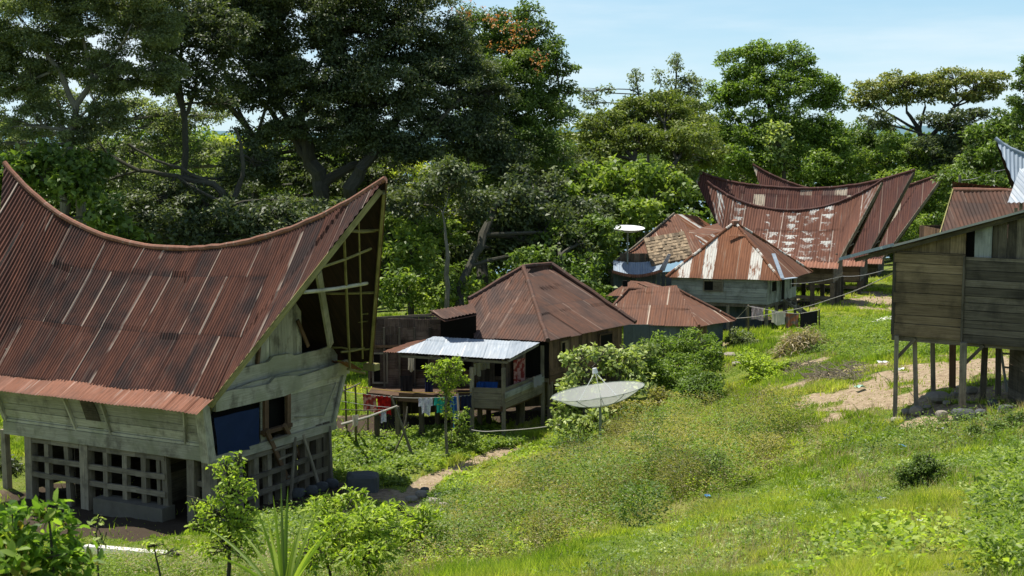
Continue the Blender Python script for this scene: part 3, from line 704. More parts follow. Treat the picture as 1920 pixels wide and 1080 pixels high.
    mb = MB(); mb.quad_planks(fr.w(-Ls + .1, W - .7, g0), fr.w(-.9, W - .7, g0), fr.w(-.9, W - .7, zw), fr.w(-Ls + .1, W - .7, zw), 6, .03, out=-fr.ey, gap=0, jit=0); mb.build('light_block_wall', M['dark_wood'], root)  # inner wall closed up to block light under the floor
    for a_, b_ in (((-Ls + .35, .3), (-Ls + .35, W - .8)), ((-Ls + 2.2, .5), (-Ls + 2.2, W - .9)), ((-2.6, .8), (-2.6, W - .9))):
        mb = MB(); mb.quad_planks(fr.w(*a_, g0), fr.w(*b_, g0), fr.w(*b_, zw - .1), fr.w(*a_, zw - .1), 6, .03, out=fr.ex, gap=0, jit=0); mb.build('light_block_wall', M['dark_wood'], root)  # cross walls added to keep the space under the floor dark
    for y0, y1 in ((3.3, 3.9), (4.9, 4.3), (5.5, 5.75)):
        mb = MB(); p = fr.w(.45, y0, 0); mb.tube([V(p[0], p[1], gzf(p[0], p[1]) - .1), fr.w(.22, y1, zw - .1)], [.06, .05], 7); mb.build('leaning_prop', M['grey_wood'], root)
    # ---- ladder, a thing of its own
    lt = thing('ladder', 'wooden ladder leaning against the doorway of the green-grey house', 'ladder', on_ground(570, 915))
    A0, A1 = fr.w(*fr.at_x(499, 812, .32)), fr.w(*fr.at_x(533, 803, .32))
    B0 = on_ground(549, 922); B1 = on_ground(583, 902)
    for a_, b_ in ((A0, B0), (A1, B1)):
        mb = MB(); mb.beam(a_ + Z * .1, b_, .15, .08, up=fr.ex); mb.build('rail', M['brown_wood'], lt)
    for t in np.linspace(.12, .9, 6):
        mb = MB(); mb.beam(A0 + (B0 - A0) * t, A1 + (B1 - A1) * t, .11, .06); mb.build('rung', M['grey_wood'], lt)
    return fr, zw, W
H1 = house1()
# ------------------------------------------------------------------ generic hut on stilts under a hipped roof
def quad_wall(mb, a, b, z0, z1, n, mat_rv=None, th=.03, inset=0.0):
    a = np.asarray(a, float); b = np.asarray(b, float); d = unit(V(b[0] - a[0], b[1] - a[1], 0)); o = V(d[1], -d[0], 0)
    A = V(a[0], a[1], z0); B = V(b[0], b[1], z0); C = V(b[0], b[1], z1); D = V(a[0], a[1], z1)
    mb.quad_planks(A, B, C, D, n, th, out=o)
def vwall(mb, a, b, z0, z1, wid=.2, th=.03, jit=.006, z1b=None, vert=True):
    a = V(a[0], a[1], 0); b = V(b[0], b[1], 0); L = np.linalg.norm(b - a); z1b = z1 if z1b is None else z1b
    mb.poly_planks(a, unit(b - a), Z, [(0, z0), (L, z0), (L, z1b), (0, z1)], wid, th, jit, .008, vert)
def toward(a, b, d):   # point moved from a toward b by d metres
    return np.asarray(a) + unit(np.asarray(b) - np.asarray(a)) * d
def opening(root, a, b, s0, s1, z0, z1, name='window', fmat='grey_wood', out=None, fw=.07, shutter=None):
    """window/door on wall a->b; s metres along"""
    a = V(a[0], a[1], 0); b = V(b[0], b[1], 0); d = unit(b - a); o = V(d[1], -d[0], 0)
    if out is not None and np.dot(o, out) < 0: o = -o
    p = lambda s, z, k: a + d * s + Z * z + o * k
    mb = MB(); mb.slab([p(s0, z0, .045), p(s1, z0, .045), p(s1, z1, .045), p(s0, z1, .045)], o * .012); w = mb.build(name, M['void'], root)
    mb = MB()
    mb.beam(p(s0, z0 - fw / 2, .07), p(s0, z1 + fw / 2, .07), fw, .05, up=o); mb.beam(p(s1, z0 - fw / 2, .07), p(s1, z1 + fw / 2, .07), fw, .05, up=o)
    mb.beam(p(s0 + fw / 2, z1, .07), p(s1 - fw / 2, z1, .07), .048, fw); mb.beam(p(s0 + fw / 2, z0, .07), p(s1 - fw / 2, z0, .07), .048, fw)
    mb.build('frame', M[fmat], w)
    if shutter:
        mb = MB(); m = (s0 + s1) / 2
        mb.slab([p(m, z0 + .04, .08), p(s1 - .04, z0 + .04, .08), p(s1 - .04, z1 - .04, .08), p(m, z1 - .04, .08)], o * .02); mb.build('shutter', M[shutter], w)
    return w
def stilt(root, p, z1, w=.14, mat='grey_wood', tilt=0.03, z0=None):
    g = gzf(p[0], p[1]) - .12 if z0 is None else z0; mb = MB()
    mb.beam(V(p[0] + random.uniform(-tilt, tilt), p[1], g), V(p[0], p[1], z1), w, w * random.uniform(.85, 1.1), up=V(0.3, 1, 0)); return mb.build('stilt', M[mat], root)
def box_floor(root, pts, z0, z1, mat='dark_wood', name='floor'):
    mb = MB(); mb.slab([V(p[0], p[1], z0) for p in pts], Z * (z1 - z0)); return mb.build(name, M[mat], root)
def inset(pts, d):
    c = sum(np.asarray(p) for p in pts) / len(pts); out = []
    for p in pts: v = c - p; out.append(p + v * min(.8, d / np.linalg.norm(v[:2]) * 1.3))
    return out
# ------------------------------------------------------------------ house 2: hipped brown roof with zinc awning and porch
def house2():
    ze = 3.4
    C = on_z(1027, 641, ze); R = on_z(1192, 606, ze); Lf = on_z(880, 634, ze); B = R + (Lf - C) * 1.15 + V(0, 1.6, 0)
    A0 = P(981, 502, 46.2); A1 = P(1034, 497, 47.2)
    root = thing('hip_roofed_house', 'brown hip-roofed wooden house with a bright zinc awning over its laundry porch', 'house', V((C[0] + Lf[0]) / 2, C[1] + 3, 0.1), 'hip-roofed wooden houses')
    Lf = on_z(889, 635, ze); P1 = on_pl(878, 563, Lf, np.cross(C - Lf, A0 - Lf))
    for i, (e0, e1, t0, t1) in enumerate(((Lf, C, P1, A0), (C, R, A0, A1), (R, B, A1, A1), (B, Lf + V(.3, 2.5, 0), A1, A0))):
        mb = MB(); corr_face(mb, e0, e1, t0, t1, seed=20 + i, pitch=.12, amp=.013, row=1.75 if i < 2 else 2); mb.build('roof', M['roof_brown'], root)
    for q in ((P1, A0), (C, A0), (A0, A1), (A1, R)):
        mb = MB(); cap(mb, [p + Z * .05 for p in q], .10, 7); mb.build('ridge_cap', M['roof_brown'], root)
    zf = 1.85
    c, r, b, l = inset([C, R, B, Lf], .55)
    mb = MB(); vwall(mb, c, r, zf, ze + .05, .26); w = mb.build('right_wall', M['brown_wood'], root)
    mb = MB(); quad_wall(mb, c, r, zf - .25, zf + .35, 2, th=.05); mb.build('skirt_board', M['brown_wood'], root)
    opening(root, c, r, 3.6, 4.6, zf + .5, zf + 1.3, out=V(1, -1, 0), fmat='brown_wood'); opening(root, c, r, .75, 1.25, zf + .5, zf + 1.35, out=V(1, -1, 0), fmat='olive_wood', shutter='olive_wood')
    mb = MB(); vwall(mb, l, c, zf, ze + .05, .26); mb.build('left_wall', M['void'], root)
    mb = MB(); vwall(mb, r, b, zf, ze + .05, .3); mb.build('back_wall', M['brown_wood'], root); mb = MB(); vwall(mb, b, l, zf, ze + .05, .3); mb.build('back_wall', M['brown_wood'], root)
    box_floor(root, [c, r, b, l], zf - .15, zf)
    for t in (.02, .27, .5, .75, .98): stilt(root, c + (r - c) * t, zf - .15, .18, 'dark_wood')
    for t in (.5, 1): stilt(root, c + (l - c) * t, zf - .15, .16, 'dark_wood')
    stilt(root, b, zf - .15, .16, 'dark_wood')
    # porch (balcony) under the zinc awning
    zb = 1.32; zr_ = 2.05
    p0 = on_z(944, 764, zb); p1 = on_z(1017, 734, zb); p2 = on_z(885, 762, zb); p3 = on_z(690, 738, zb)
    back = V(p0[0] + 1.0, p0[1] + 4.2, 0); bl = V(p3[0], p3[1] + 4, 0)
    box_floor(root, [p0, p1, back, bl, p3], zb - .12, zb, 'brown_wood', 'porch_floor')
    mb = MB(); q0, q1 = P(748, 744, 40.2), P(884, 752, 39.6); mb.beam(q0, q1, .05, .34); mb.build('porch_board', M['brown_wood'], root)
    mb = MB(); quad_wall(mb, p2, p0, zb - .05, zr_, 3, th=.05); mb.build('porch_railing', M['grey_wood'], root)
    mb = MB(); quad_wall(mb, p0, p1, zb - .05, zr_, 3, th=.05); rl = mb.build('porch_railing', M['grey_wood'], root)
    mb = MB(); q0 = p0 + V(.05, -.05, 0); q1 = p1 + V(.05, -.05, 0); mb.beam(V(q0[0], q0[1], zb + .45), V(q1[0], q1[1], zb + .5), .05, .22); mb.build('pale_board', M['whitish_wood'], rl)
    mb = MB(); mb.beam(V(p3[0], p3[1], zb - .05), V(p0[0], p0[1], zb - .05), .14, .2); mb.build('floor_beam', M['brown_wood'], root)
    awz = 3.0
    for p, zt_ in ((p0, awz - .2), (p1, awz + .15), (p2, awz - .2)): stilt(root, p, zt_, .13, 'grey_wood')
    for x in (707, 745, 790, 850):
        q = on_z(x, 762, zb); stilt(root, q, zb, .16, 'dark_wood')
    for x, y in ((760, 740), (900, 742), (820, 735), (980, 735)): q = on_z(x, y, zb); stilt(root, q, zb, .16, 'dark_wood')
    # woven wall left part
    wl = P(693, 720, 42.3); wr = P(892, 722, 42.3); z0 = zb + .0; z1 = 3.62
    mb = MB(); n = 14; L = np.linalg.norm(wr - wl); d = unit(wr - wl)
    for i in range(7):
        s0 = L * i / 7; s1 = L * (i + 1) / 7
        zz = z0
        while zz < z1 + .4:
            h = random.choice([.35, .5, .7]); mb.slab([V(wl[0], wl[1], 0) + d * s + Z * z + V(0, -1, 0) * 0 for s, z in ((s0 + .01, zz), (s1 - .01, zz), (s1 - .01, min(zz + h - .01, z1 + .45)), (s0 + .01, min(zz + h - .01, z1 + .45)))], V(0, -.03 - .02 * random.random(), 0), Z if random.random() < .6 else V(1, 0, 0)); zz += h
    lw = mb.build('woven_wall', M['mat_wall'], root)
    for s in np.linspace(0, L, 8):
        mb = MB(); q = wl + d * s; mb.beam(V(q[0], q[1] - .09, z0), V(q[0], q[1] - .09, z1 + .1), .08, .08, up=V(0, 1, 0)); mb.build('wall_stud', M['dark_wood'], lw)
    mb = MB(); mb.beam(V(wl[0], wl[1] - .1, 2.95), V(wl[0] + L * .62, wl[1] - .1, 2.98), .08, .1); mb.build('wall_rail', M['brown_wood'], lw)
    opening(root, wl, wr, .15, .72, z0 + .15, z0 + 1.35, 'door', 'grey_wood', V(0, -1, 0), shutter='mat_wall')
    opening(root, wl, wr, L * .66, L * .97, z0 + .65, z1 - .7, 'window', 'dark_wood', V(0, -1, 0))
    opening(root, wl, wr, L * .40, L * .56, z0 + .65, z1 - .65, 'window', 'dark_wood', V(0, -1, 0))
    mb = MB(); vwall(mb, V(wl[0], wl[1] + 4, 0), wl, z0, z1, .3); mb.build('end_wall', M['mat_wall'], root)
    mb = MB(); vwall(mb, V(wl[0] + 5, wl[1] + 4, 0), V(wl[0], wl[1] + 4, 0), z0, z1, .3); mb.build('back_wall', M['dark_wood'], root)
    # low roof over the left part
    f0, f1 = P(695, 594, 41.6), P(893, 583, 41.8); b0, b1 = P(722, 590.5, 45.5), P(893, 563, 45.5)
    mb = MB(); corr_face(mb, f0, f1, b0, b1, seed=31, pitch=.14); mb.build('low_roof', M['roof_dark'], root)
    mb = MB(); mb.beam(f0 - Z * .06, f1 - Z * .06, .05, .09); mb.build('fascia', M['dark_wood'], root)
    e0, e1, t0, t1 = P(834, 600, 40.6), P(894, 588, 40.9), P(806, 584, 41.9), P(886, 569, 42.2)
    mb = MB(); corr_face(mb, e0, e1, t0, t1, seed=32, pitch=.14); mb.slab([e0 - Z * .05, e1 - Z * .05, t1 - Z * .05, t0 - Z * .05], -Z * .02); mb.build('small_canopy', M['roof_brown'], root)
    mb = MB(); v0 = P(826, 601, 41.9); v1 = P(893, 590, 41.9); mb.slab([V(v0[0], v0[1], 3.0), V(v1[0], v1[1], 3.0), V(v1[0], v1[1], v1[2]), V(v0[0], v0[1], v0[2])], V(0, -.04, 0), Z); mb.build('dark_board', M['void'], root)  # near-black board below the small canopy
    # zinc awning
    a0, a1, a2 = P(744, 662, 38.9), P(957, 674, 38.7), P(1013, 643, 40.9); a3 = a2 + unit(a0 - a1) * 4.15
    aw = MB(); corr_face(aw, a0, a1, a3, a2, seed=33, pitch=.12, amp=.006); aw = aw.build('awning', M['zinc'], root); tag(aw, 'bright zinc awning sheets over the porch')
    mb = MB(); q0, q1 = P(717, 661, 39.2), a0 + V(-.02, 0, -.02); corr_face(mb, q0, q1, P(770, 642, 41), P(800, 633, 41.4), seed=34, pitch=.12); mb.build('awning_end_sheet', M['roof_brown2'], root)
    for t in (0.02, .3, .6, .98):
        mb = MB(); mb.beam(a0 + (a1 - a0) * t - Z * .07, a3 + (a2 - a3) * t - Z * .07, .06, .08); mb.build('awning_rafter', M['grey_wood'], root)
    mb = MB(); mb.beam(a0 + V(.1, .12, -.13), a1 + V(-.1, .12, -.13), .07, .09); mb.build('awning_beam', M['grey_wood'], root)
    mb = MB(); vwall(mb, V(p3[0] + .3, p3[1] + 2.2, 0), V(r[0], r[1] + .5, 0), 0, zf, .3); mb.build('under_screen', M['dark_wood'], root)  # dark boards added at the back to darken the space under the house
    # curtain-like boards right of the porch opening
    w0 = P(940, 722, 40.0); w1 = P(985, 706, 41.0)
    mb = MB(); vwall(mb, w0, w1, zr_ - .3, 3.25, .14, .02, .015); mb.build('porch_side_boards', M['mat_wall'], root)
    # back of the porch: dark with a few boards
    mb = MB(); vwall(mb, P(893, 722, 41.6), P(1000, 705, 42.2), zb, 3.3, .22); mb.build('porch_back_wall', M['dark_wood'], root)
    return dict(zb=zb, zr=zr_, p0=p0, p1=p1, p2=p2, wl=wl, wr=wr)
H2 = house2()
# ------------------------------------------------------------------ house 3: low brown roof
def house3():
    ze = 2.62; C = on_z(1311, 613, ze); R = on_z(1380, 602, ze); Lf = on_z(1185, 612, ze) + V(-1.6, .8, 0); B = R + (Lf - C) + V(0, .8, 0)
    A0 = P(1178, 543, 51.2); A1 = P(1269, 543, 51.2)
    root = thing('hip_roofed_house', 'low hut with a streaky brown hip roof and blue-grey walls behind the leafy shrubs', 'house', V(C[0] - 2, C[1] + 2, 0.1), 'hip-roofed wooden houses')
    for i, (e0, e1, t0, t1) in enumerate(((Lf, C, A0, A1), (C, R, A1, A1), (R, B, A1, A0), (B, Lf, A0, A0))):
        mb = MB(); corr_face(mb, e0, e1, t0, t1, seed=40 + i, pitch=.12, amp=.009, row=1.3); mb.build('roof', M['roof_brown2'], root)
    for q in ((Lf, A0), (C, A1), (A0, A1), (A1, R)):
        mb = MB(); cap(mb, [p + Z * .04 for p in q], .07, 7); mb.build('ridge_cap', M['roof_brown2'], root)
    # second small roof rising behind on the left
    S0 = P(1183, 526, 53.5); S1 = P(1212, 522, 54.5); e0 = P(1136, 556, 53); e1 = P(1250, 556, 52); e2 = P(1290, 552, 54.5)
    for i, (a, b, t0, t1) in enumerate(((e0, e1, S0, S0), (e1, e2, S0, S1))):
        mb = MB(); corr_face(mb, a, b, t0, t1, seed=50 + i, pitch=.12, amp=.009, row=1.3); mb.build('rear_roof', M['roof_brown2'], root)
    mb = MB(); mb.tube([P(1172, 537, 53), P(1172, 526, 53)], .13, 8); mb.build('flue', M['void'], root)
    c, r, b, l = inset([C, R, B, Lf], .5)
    l = V(*on_z(1172, 613, ze)[:2], 0) + V(0, .5, 0)
    for nm, a_, b_ in (('wall', l, c), ('wall', c, r), ('wall', r, b), ('wall', b, l)):
        mb = MB(); vwall(mb, a_, b_, .2, ze + .05, .35); mb.build(nm, M['bluegrey'], root)
    mb = MB(); vwall(mb, c + V(.06, -.06, 0), c + unit(r - c) * 1.1 + V(.06, -.06, 0), .3, ze, .18); mb.build('door', M['olive_wood'], root)
    opening(root, l, c, 2.5, 3.3, 1.3, 2.1, out=V(0, -1, 0), fmat='dark_wood')
    stilt(root, C + V(-.15, .1, 0), ze - .05, .14, 'grey_wood'); stilt(root, R + V(-.2, .1, 0), ze - .05, .12, 'grey_wood')
house3()
# ------------------------------------------------------------------ house 4: pyramid roof with white streaks
def house4():
    C = P(1465, 527, 55); ze = C[2]; Lf = on_z(1249, 520, ze); R = on_z(1523, 511, ze); B = Lf + R - C + V(0, .8, 0)
    A = P(1378, 418, 57.6); A0 = A + V(-.12, 0, 0); A1 = A + V(.12, .1, 0)
    g = gzf(C[0] - 2, C[1] + 3)
    root = thing('hip_roofed_house', 'pale stilt house under a pointed rusty roof with white streaks', 'house', V(C[0] - 2, C[1] + 3, g), 'hip-roofed wooden houses')
    for i, (e0, e1) in enumerate(((Lf, C), (C, R), (R, B), (B, Lf))):
        mb = MB(); corr_face(mb, e0, e1, A, A, seed=60 + i, pitch=.13, amp=.009, row=9, sheet=.62); mb.build('roof', M['roof_white' if i != 1 else 'roof_brown2'], root)
    for q in (Lf, C, R):
        mb = MB(); cap(mb, [q + Z * .04, A + Z * .04], .075, 7); mb.build('ridge_cap', M['roof_white'], root)
    mb = MB(); mb.tube([A + Z * -.1, A + Z * .12, A + V(0, 0, .2)], [.22, .20, .06], 9); mb.build('finial', M['roof_awn'], root)
    mb = MB(); q = C + (A - C) * .02; mb.beam(q + V(.05, -.1, .04), q + V(.9, .55, .06), .3, .04); mb.beam(q + V(.1, -.05, .08), C + (A - C) * .42 + V(.65, .1, .12), .2, .03); mb.build('zinc_strip', M['zinc_blue'], root)
    mb = MB(); vA = C + (A - C) * .55 + V(-.45, 0, .1); mb.slab([Lf + (A - Lf) * .72 + V(.6, -.45, .12), Lf + (A - Lf) * .72 + V(1.6, -.45, .12), Lf + (A - Lf) * .72 + V(1.6, -.33, .22), Lf + (A - Lf) * .72 + V(.6, -.33, .22)], V(0, -.02, .01)); mb.build('roof_patch', M['roof_white'], root)
    zf = P(1460, 570, 55.6)[2]
    c = C + V(-.65, .45, 0); l = Lf + V(.35, .3, 0); r = R + V(-.95, -.25, 0); b = l + r - c
    mb = MB(); quad_wall(mb, l, c, zf, ze, 6); mb.build('left_wall', M['whitish_wood'], root)
    mb = MB(); vwall(mb, c, r, zf, ze, .22); mb.build('right_wall', M['whitish_wood'], root)
    for a_, b_ in ((r, b), (b, l)):
        mb = MB(); vwall(mb, a_, b_, zf, ze, .3); mb.build('back_wall', M['whitish_wood'], root)
    ll = np.linalg.norm((c - l)[:2]); px2s = lambda px: ll * (px - 1258) / (1433 - 1258)
    opening(root, l, c, px2s(1318), px2s(1353), zf + .62, ze - .12, out=V(0, -1, 0), shutter='dark_wood')
    rl = np.linalg.norm((r - c)[:2])
    opening(root, c, r, rl * .10, rl * .28, zf + .6, ze - .1, out=V(1, -.5, 0), fmat='whitish_wood'); opening(root, c, r, rl * .42, rl * .56, zf + .02, ze - .1, 'door', 'whitish_wood', V(1, -.5, 0)); opening(root, c, r, rl * .78, rl * .95, zf + .55, ze - .15, out=V(1, -.5, 0), fmat='whitish_wood', shutter='olive_wood')
    box_floor(root, [l, c, r, b], zf - .18, zf)
    for t in (0, .2, .4, .6, .8, 1): stilt(root, l + (c - l) * t, zf - .1, .15, 'grey_wood')
    for t in (.33, .66, 1): stilt(root, c + (r - c) * t, zf - .1, .15, 'grey_wood')
    for t in (.0, .5, 1): stilt(root, l + (c - l) * t + (r - c) * .6, zf - .1, .15, 'dark_wood')
    mb = MB(); mb.beam(V(l[0], l[1] - .1, zf - .75), V(c[0], c[1] - .1, zf - .75), .06, .1); mb.build('brace_rail', M['grey_wood'], root)
    mb = MB(); vwall(mb, l + V(0, 1.2, 0), c + V(0, 1.2, 0), g, zf - .1, .4); mb.build('under_screen', M['bluegrey'], root)
    # ladder
    t0 = c + (r - c) * .5; lad = thing('ladder', 'grey wooden steps at the door of the white-streaked house', 'ladder', V(t0[0] + 1.5, t0[1] - .6, gzf(t0[0] + 1.5, t0[1] - .6)))
    f0 = V(t0[0] + 1.55, t0[1] - 1.0, gzf(t0[0] + 1.5, t0[1] - .8)); 
    for k in (0, .55):
        o = unit(r - c) * k; mb = MB(); mb.beam(V(t0[0] + .1, t0[1] - .05, zf + .05) + o, f0 + o, .06, .14); mb.build('rail', M['grey_wood'], lad)
    for t in np.linspace(.15, .85, 5):
        q = V(t0[0] + .1, t0[1] - .05, zf + .05) * (1 - t) + f0 * t; mb = MB(); mb.beam(q, q + unit(r - c) * .55, .05, .14); mb.build('rung', M['grey_wood'], lad)
    return dict(c=c, r=r, zf=zf)
H4 = house4()
# ------------------------------------------------------------------ ramshackle hut with thatch patch
def hut():
    root = thing('ramshackle_hut', 'ramshackle hut with a torn thatch patch, rusty sheets and a sagging blue-grey eave', 'hut', P(1210, 560, 64) * V(1, 1, 0) + V(0, 0, 1.0))
    D = 62
    e0, e1, t0, t1 = P(1180, 478, D), P(1330, 468, D + 1), P(1265, 400, D + 3), P(1320, 398, D + 5)
    mb = MB(); corr_face(mb, P(1150, 492, D), P(1335, 478, D + .5), P(1264, 401, D + 4), P(1268, 401, D + 4), seed=71, pitch=.16, row=1.8); mb.build('roof', M['roof_brown2'], root)
    mb = MB(); corr_face(mb, P(1335, 478, D + .5), P(1350, 434, D + 6), P(1268, 401, D + 4), P(1312, 397, D + 6), seed=72, pitch=.16, row=9); mb.build('roof', M['roof_white'], root)
    mb = MB(); mb.tube([P(1148, 494, D - .1), P(1190, 462, D + 1), P(1264, 400, D + 4)], .07, 6); mb.build('ridge_cap', M['grey_wood'], root)
    mb = MB(); corr_face(mb, P(1316, 446, D - 1), P(1360, 432, D + .5), P(1288, 434, D + .4), P(1345, 427, D + 2), seed=73, pitch=.16); mb.build('roof_sheet', M['roof_brown2'], root)
    # thatch slab, built as layered clumps
    mb = MB(); a, b, c_, d = P(1222, 500, D - 1.4), P(1300, 486, D - 1.2), P(1282, 438, D + .9), P(1208, 452, D + .7)
    for i in range(9):
        t = i / 9
        for k in range(16):
            s = k / 16; q0 = a + (b - a) * s + (d - a) * t * 1.0 + (c_ - b - (d - a)) * s * t; q1 = q0 + (b - a) / 15; up_ = (d - a) * .17
            mb.hexa([q0 + V(0, 0, RNG.normal(0, .03)), q0 + V(0, 0, .12), q1 + V(0, 0, .12), q1, q0 + up_ - Z * .05, q0 + up_ + Z * .07, q1 + up_ + Z * .07 + V(0, 0, RNG.normal(0, .03)), q1 + up_ - Z * .05])
    mb.build('thatch', M['thatch'], root)
    # gable boards + lower sagging sheet
    mb = MB(); o = P(1170, 500, D - .3); vwall(mb, P(1162, 505, D - .3), P(1232, 505, D - .3), P(0, 510, D)[2], P(0, 474, D)[2], .3); mb.build('gable_wall', M['dark_wood'], root)
    mb = MB()
    def fn(u, v):
        s = u / 4.6; x = 1150 + 92 * s; top = 489 + 3 * math.sin(s * 3.1); bot = 508 + 10 * math.sin(s * 3.14) - 3 * s
        t = v / 1.6; return P(x, top + (bot - top) * t, D - .8 - 1.2 * t)
    corr_surface(mb, fn, np.arange(0, 4.6, .04), lambda u: (0, 1.6), .015, .16, 9, 5); mb.build('sagging_eave', M['zinc_blue'], root)
    mb = MB()
    def fn2(u, v):
        s = u / 4.6; x = 1148 + 96 * s; bot = 506 + 10 * math.sin(s * 3.14) - 3 * s; return P(x, bot + 6 * v / .3, D - 2.05 - .05 * v)
    corr_surface(mb, fn2, np.arange(0, 4.6, .04), lambda u: (0, .3), .015, .16, 9, 6); mb.build('eave_edge', M['roof_awn'], root)
    z0 = 1.0
    a, b = P(1150, 540, D - 1.4), P(1260, 540, D - 1.4)
    mb = MB(); vwall(mb, a, b, z0, P(0, 510, D - 1.4)[2], .3); mb.build('wall', M['bluegrey'], root)
    mb = MB(); vwall(mb, V(a[0], a[1] + 4, 0), a, z0, P(0, 505, D)[2], .3); mb.build('end_wall', M['dark_wood'], root)
    mb = MB(); q = P(1236, 505, D - 2.2); mb.slab([q, q + V(.5, 0, .9), q + V(.65, .05, .85), q + V(.3, 0, -.1)], V(0, -.03, 0)); mb.build('loose_sheet', M['zinc'], root)
hut()
# ------------------------------------------------------------------ far saddle-roofed houses
def far_batak(label, px_mid, D, ang, ridge, eaveR, eaveL, zg, W, mat, seed, spec):
    ex = V(math.cos(math.radians(ang)), -math.sin(math.radians(ang)), 0)
    org = P(px_mid, 420, D); fr = Frame(org, ex)          # axis plane y'=0
    rd = [fr.at_y(a, b, 0) for a, b in ridge]; rd = [(p[0], p[2]) for p in rd]
    eR = fr.at_y(eaveR[0], eaveR[1], -W); eL = fr.at_y(eaveL[0], eaveL[1], -W); zE = eR[2]; xr, xl = eR[0], eL[0]
    g = zg; root = thing('saddle_roofed_house', label, 'house', V(*fr.w((xl + xr) / 2, 0, 0)[:2], g), 'saddle-roofed traditional houses')
    zr, edge = saddle_roof('roof', root, M[mat], fr, rd, 0, -W, zE, xl, xr, M['roof_far'], rowl=2.6, seed=seed, capr=.1, pitch=.16, amp=.016)
    x1, z1 = rd[-1][0], zr(rd[-1][0]); Wb = W - .5
    print(label[:20], 'xl', xl, 'xr', xr, 'x1', x1, 'zE', zE, 'ztip', z1)
    zw = zE - spec.get('wall', 1.2)
    mb = MB(); corr_face(mb, fr.w(xl, -W - .5, zE - .35), fr.w(xr, -W - .5, zE - .35), fr.w(xl, -W + .05, zE + .03), fr.w(xr, -W + .05, zE + .03), seed=seed + 5, pitch=.2); mb.build('eave_skirt', M['roof_awn'], root)
    for nm, a, b in (('side_wall', (xl + .4, -Wb), (xr - .4, -Wb)), ('front_wall', (xr - .4, -Wb), (xr - .4, Wb)), ('side_wall', (xr - .4, Wb), (xl + .4, Wb)), ('end_wall', (xl + .4, Wb), (xl + .4, -Wb))):
        mb = MB(); A = fr.w(*a, 0); B = fr.w(*b, 0); quad_wall(mb, A, B, zw, zE + .2, 5, th=.05); mb.build(nm, M['dark_wood'], root)
    mb = MB(); T = [(-Wb, zE), (Wb, zE), (0, zr(xr - .4) - .3)]; mb.poly_planks(fr.w(xr - .8, 0, 0), fr.ey, Z, T, .3, .05, vert=True); gw = mb.build('gable_wall', M['dark_wood'], root)
    mb = MB(); mb.beam(fr.w(xr - .2, -Wb - .1, zE + .25), fr.w(xr - .2, Wb + .1, zE + .25), .12, .5); mb.build('parapet_board', M['grey_wood'], root)
    for sg in (-1, 1):
        mb = MB(); mb.beam(fr.w(x1 - .05, 0, z1 - .15), fr.w(xr - .05, sg * W, zE - .1), .08, .2); mb.build('rake_board', M['dark_wood'], root)
    for f in (.25, .45, .65, .82):
        x = x1 + (xr - x1) * f; z = z1 + (zE - z1) * f; mb = MB(); mb.tube([fr.w(x - .1, -W * f, z - .1), fr.w(x - .1, W * f, z - .1)], .05, 5); mb.build('tie_beam', M['dark_wood'], root)
    box_floor(root, [fr.w(xl + .4, -Wb, 0), fr.w(xr - .4, -Wb, 0), fr.w(xr - .4, Wb, 0), fr.w(xl + .4, Wb, 0)], zw - .1, zw)
    for x in np.linspace(xl + .4, xr - .4, 6):
        for y in (-Wb, Wb): stilt(root, fr.w(x, y, 0), zw, .26, 'dark_wood', z0=g - .3)
    for y in np.linspace(-Wb, Wb, 4)[1:-1]: stilt(root, fr.w(xr - .4, y, 0), zw, .26, 'dark_wood', z0=g - .3)
    mb = MB(); mb.beam(fr.w(xl + .4, -Wb - .05, (zw + g) / 2), fr.w(xr - .4, -Wb - .05, (zw + g) / 2), .1, .2); mb.build('lattice_rail', M['dark_wood'], root)
    return fr, root, xr, zE, zw, W
fb1 = far_batak('nearer rusty saddle-roofed house with scalloped white stains on its roof', 1470, 67, 20, [(1325, 341), (1345, 356), (1380, 374), (1425, 389), (1470, 395), (1520, 393), (1570, 381), (1615, 362), (1656, 338)], (1573, 492), (1362, 492), .8, 3.0, 'roof_scallop', 101, dict(wall=1.3))
fb2 = far_batak('long dark saddle-roofed house directly behind the white-stained roof', 1500, 75, 20, [(1289, 309), (1335, 332), (1390, 345), (1450, 352), (1540, 353), (1600, 349), (1660, 335), (1716, 319)], (1622, 490), (1375, 490), .9, 3.2, 'roof_far', 111, dict(wall=1.4))
fb3 = far_batak('farthest saddle-roofed house with only its red-brown roof tips showing', 1590, 84, 20, [(1411, 309), (1450, 330), (1500, 350), (1560, 362), (1630, 364), (1695, 350), (1735, 338), (1774, 322)], (1655, 486), (1470, 480), 1.0, 3.3, 'roof_far', 121, dict(wall=1.4))
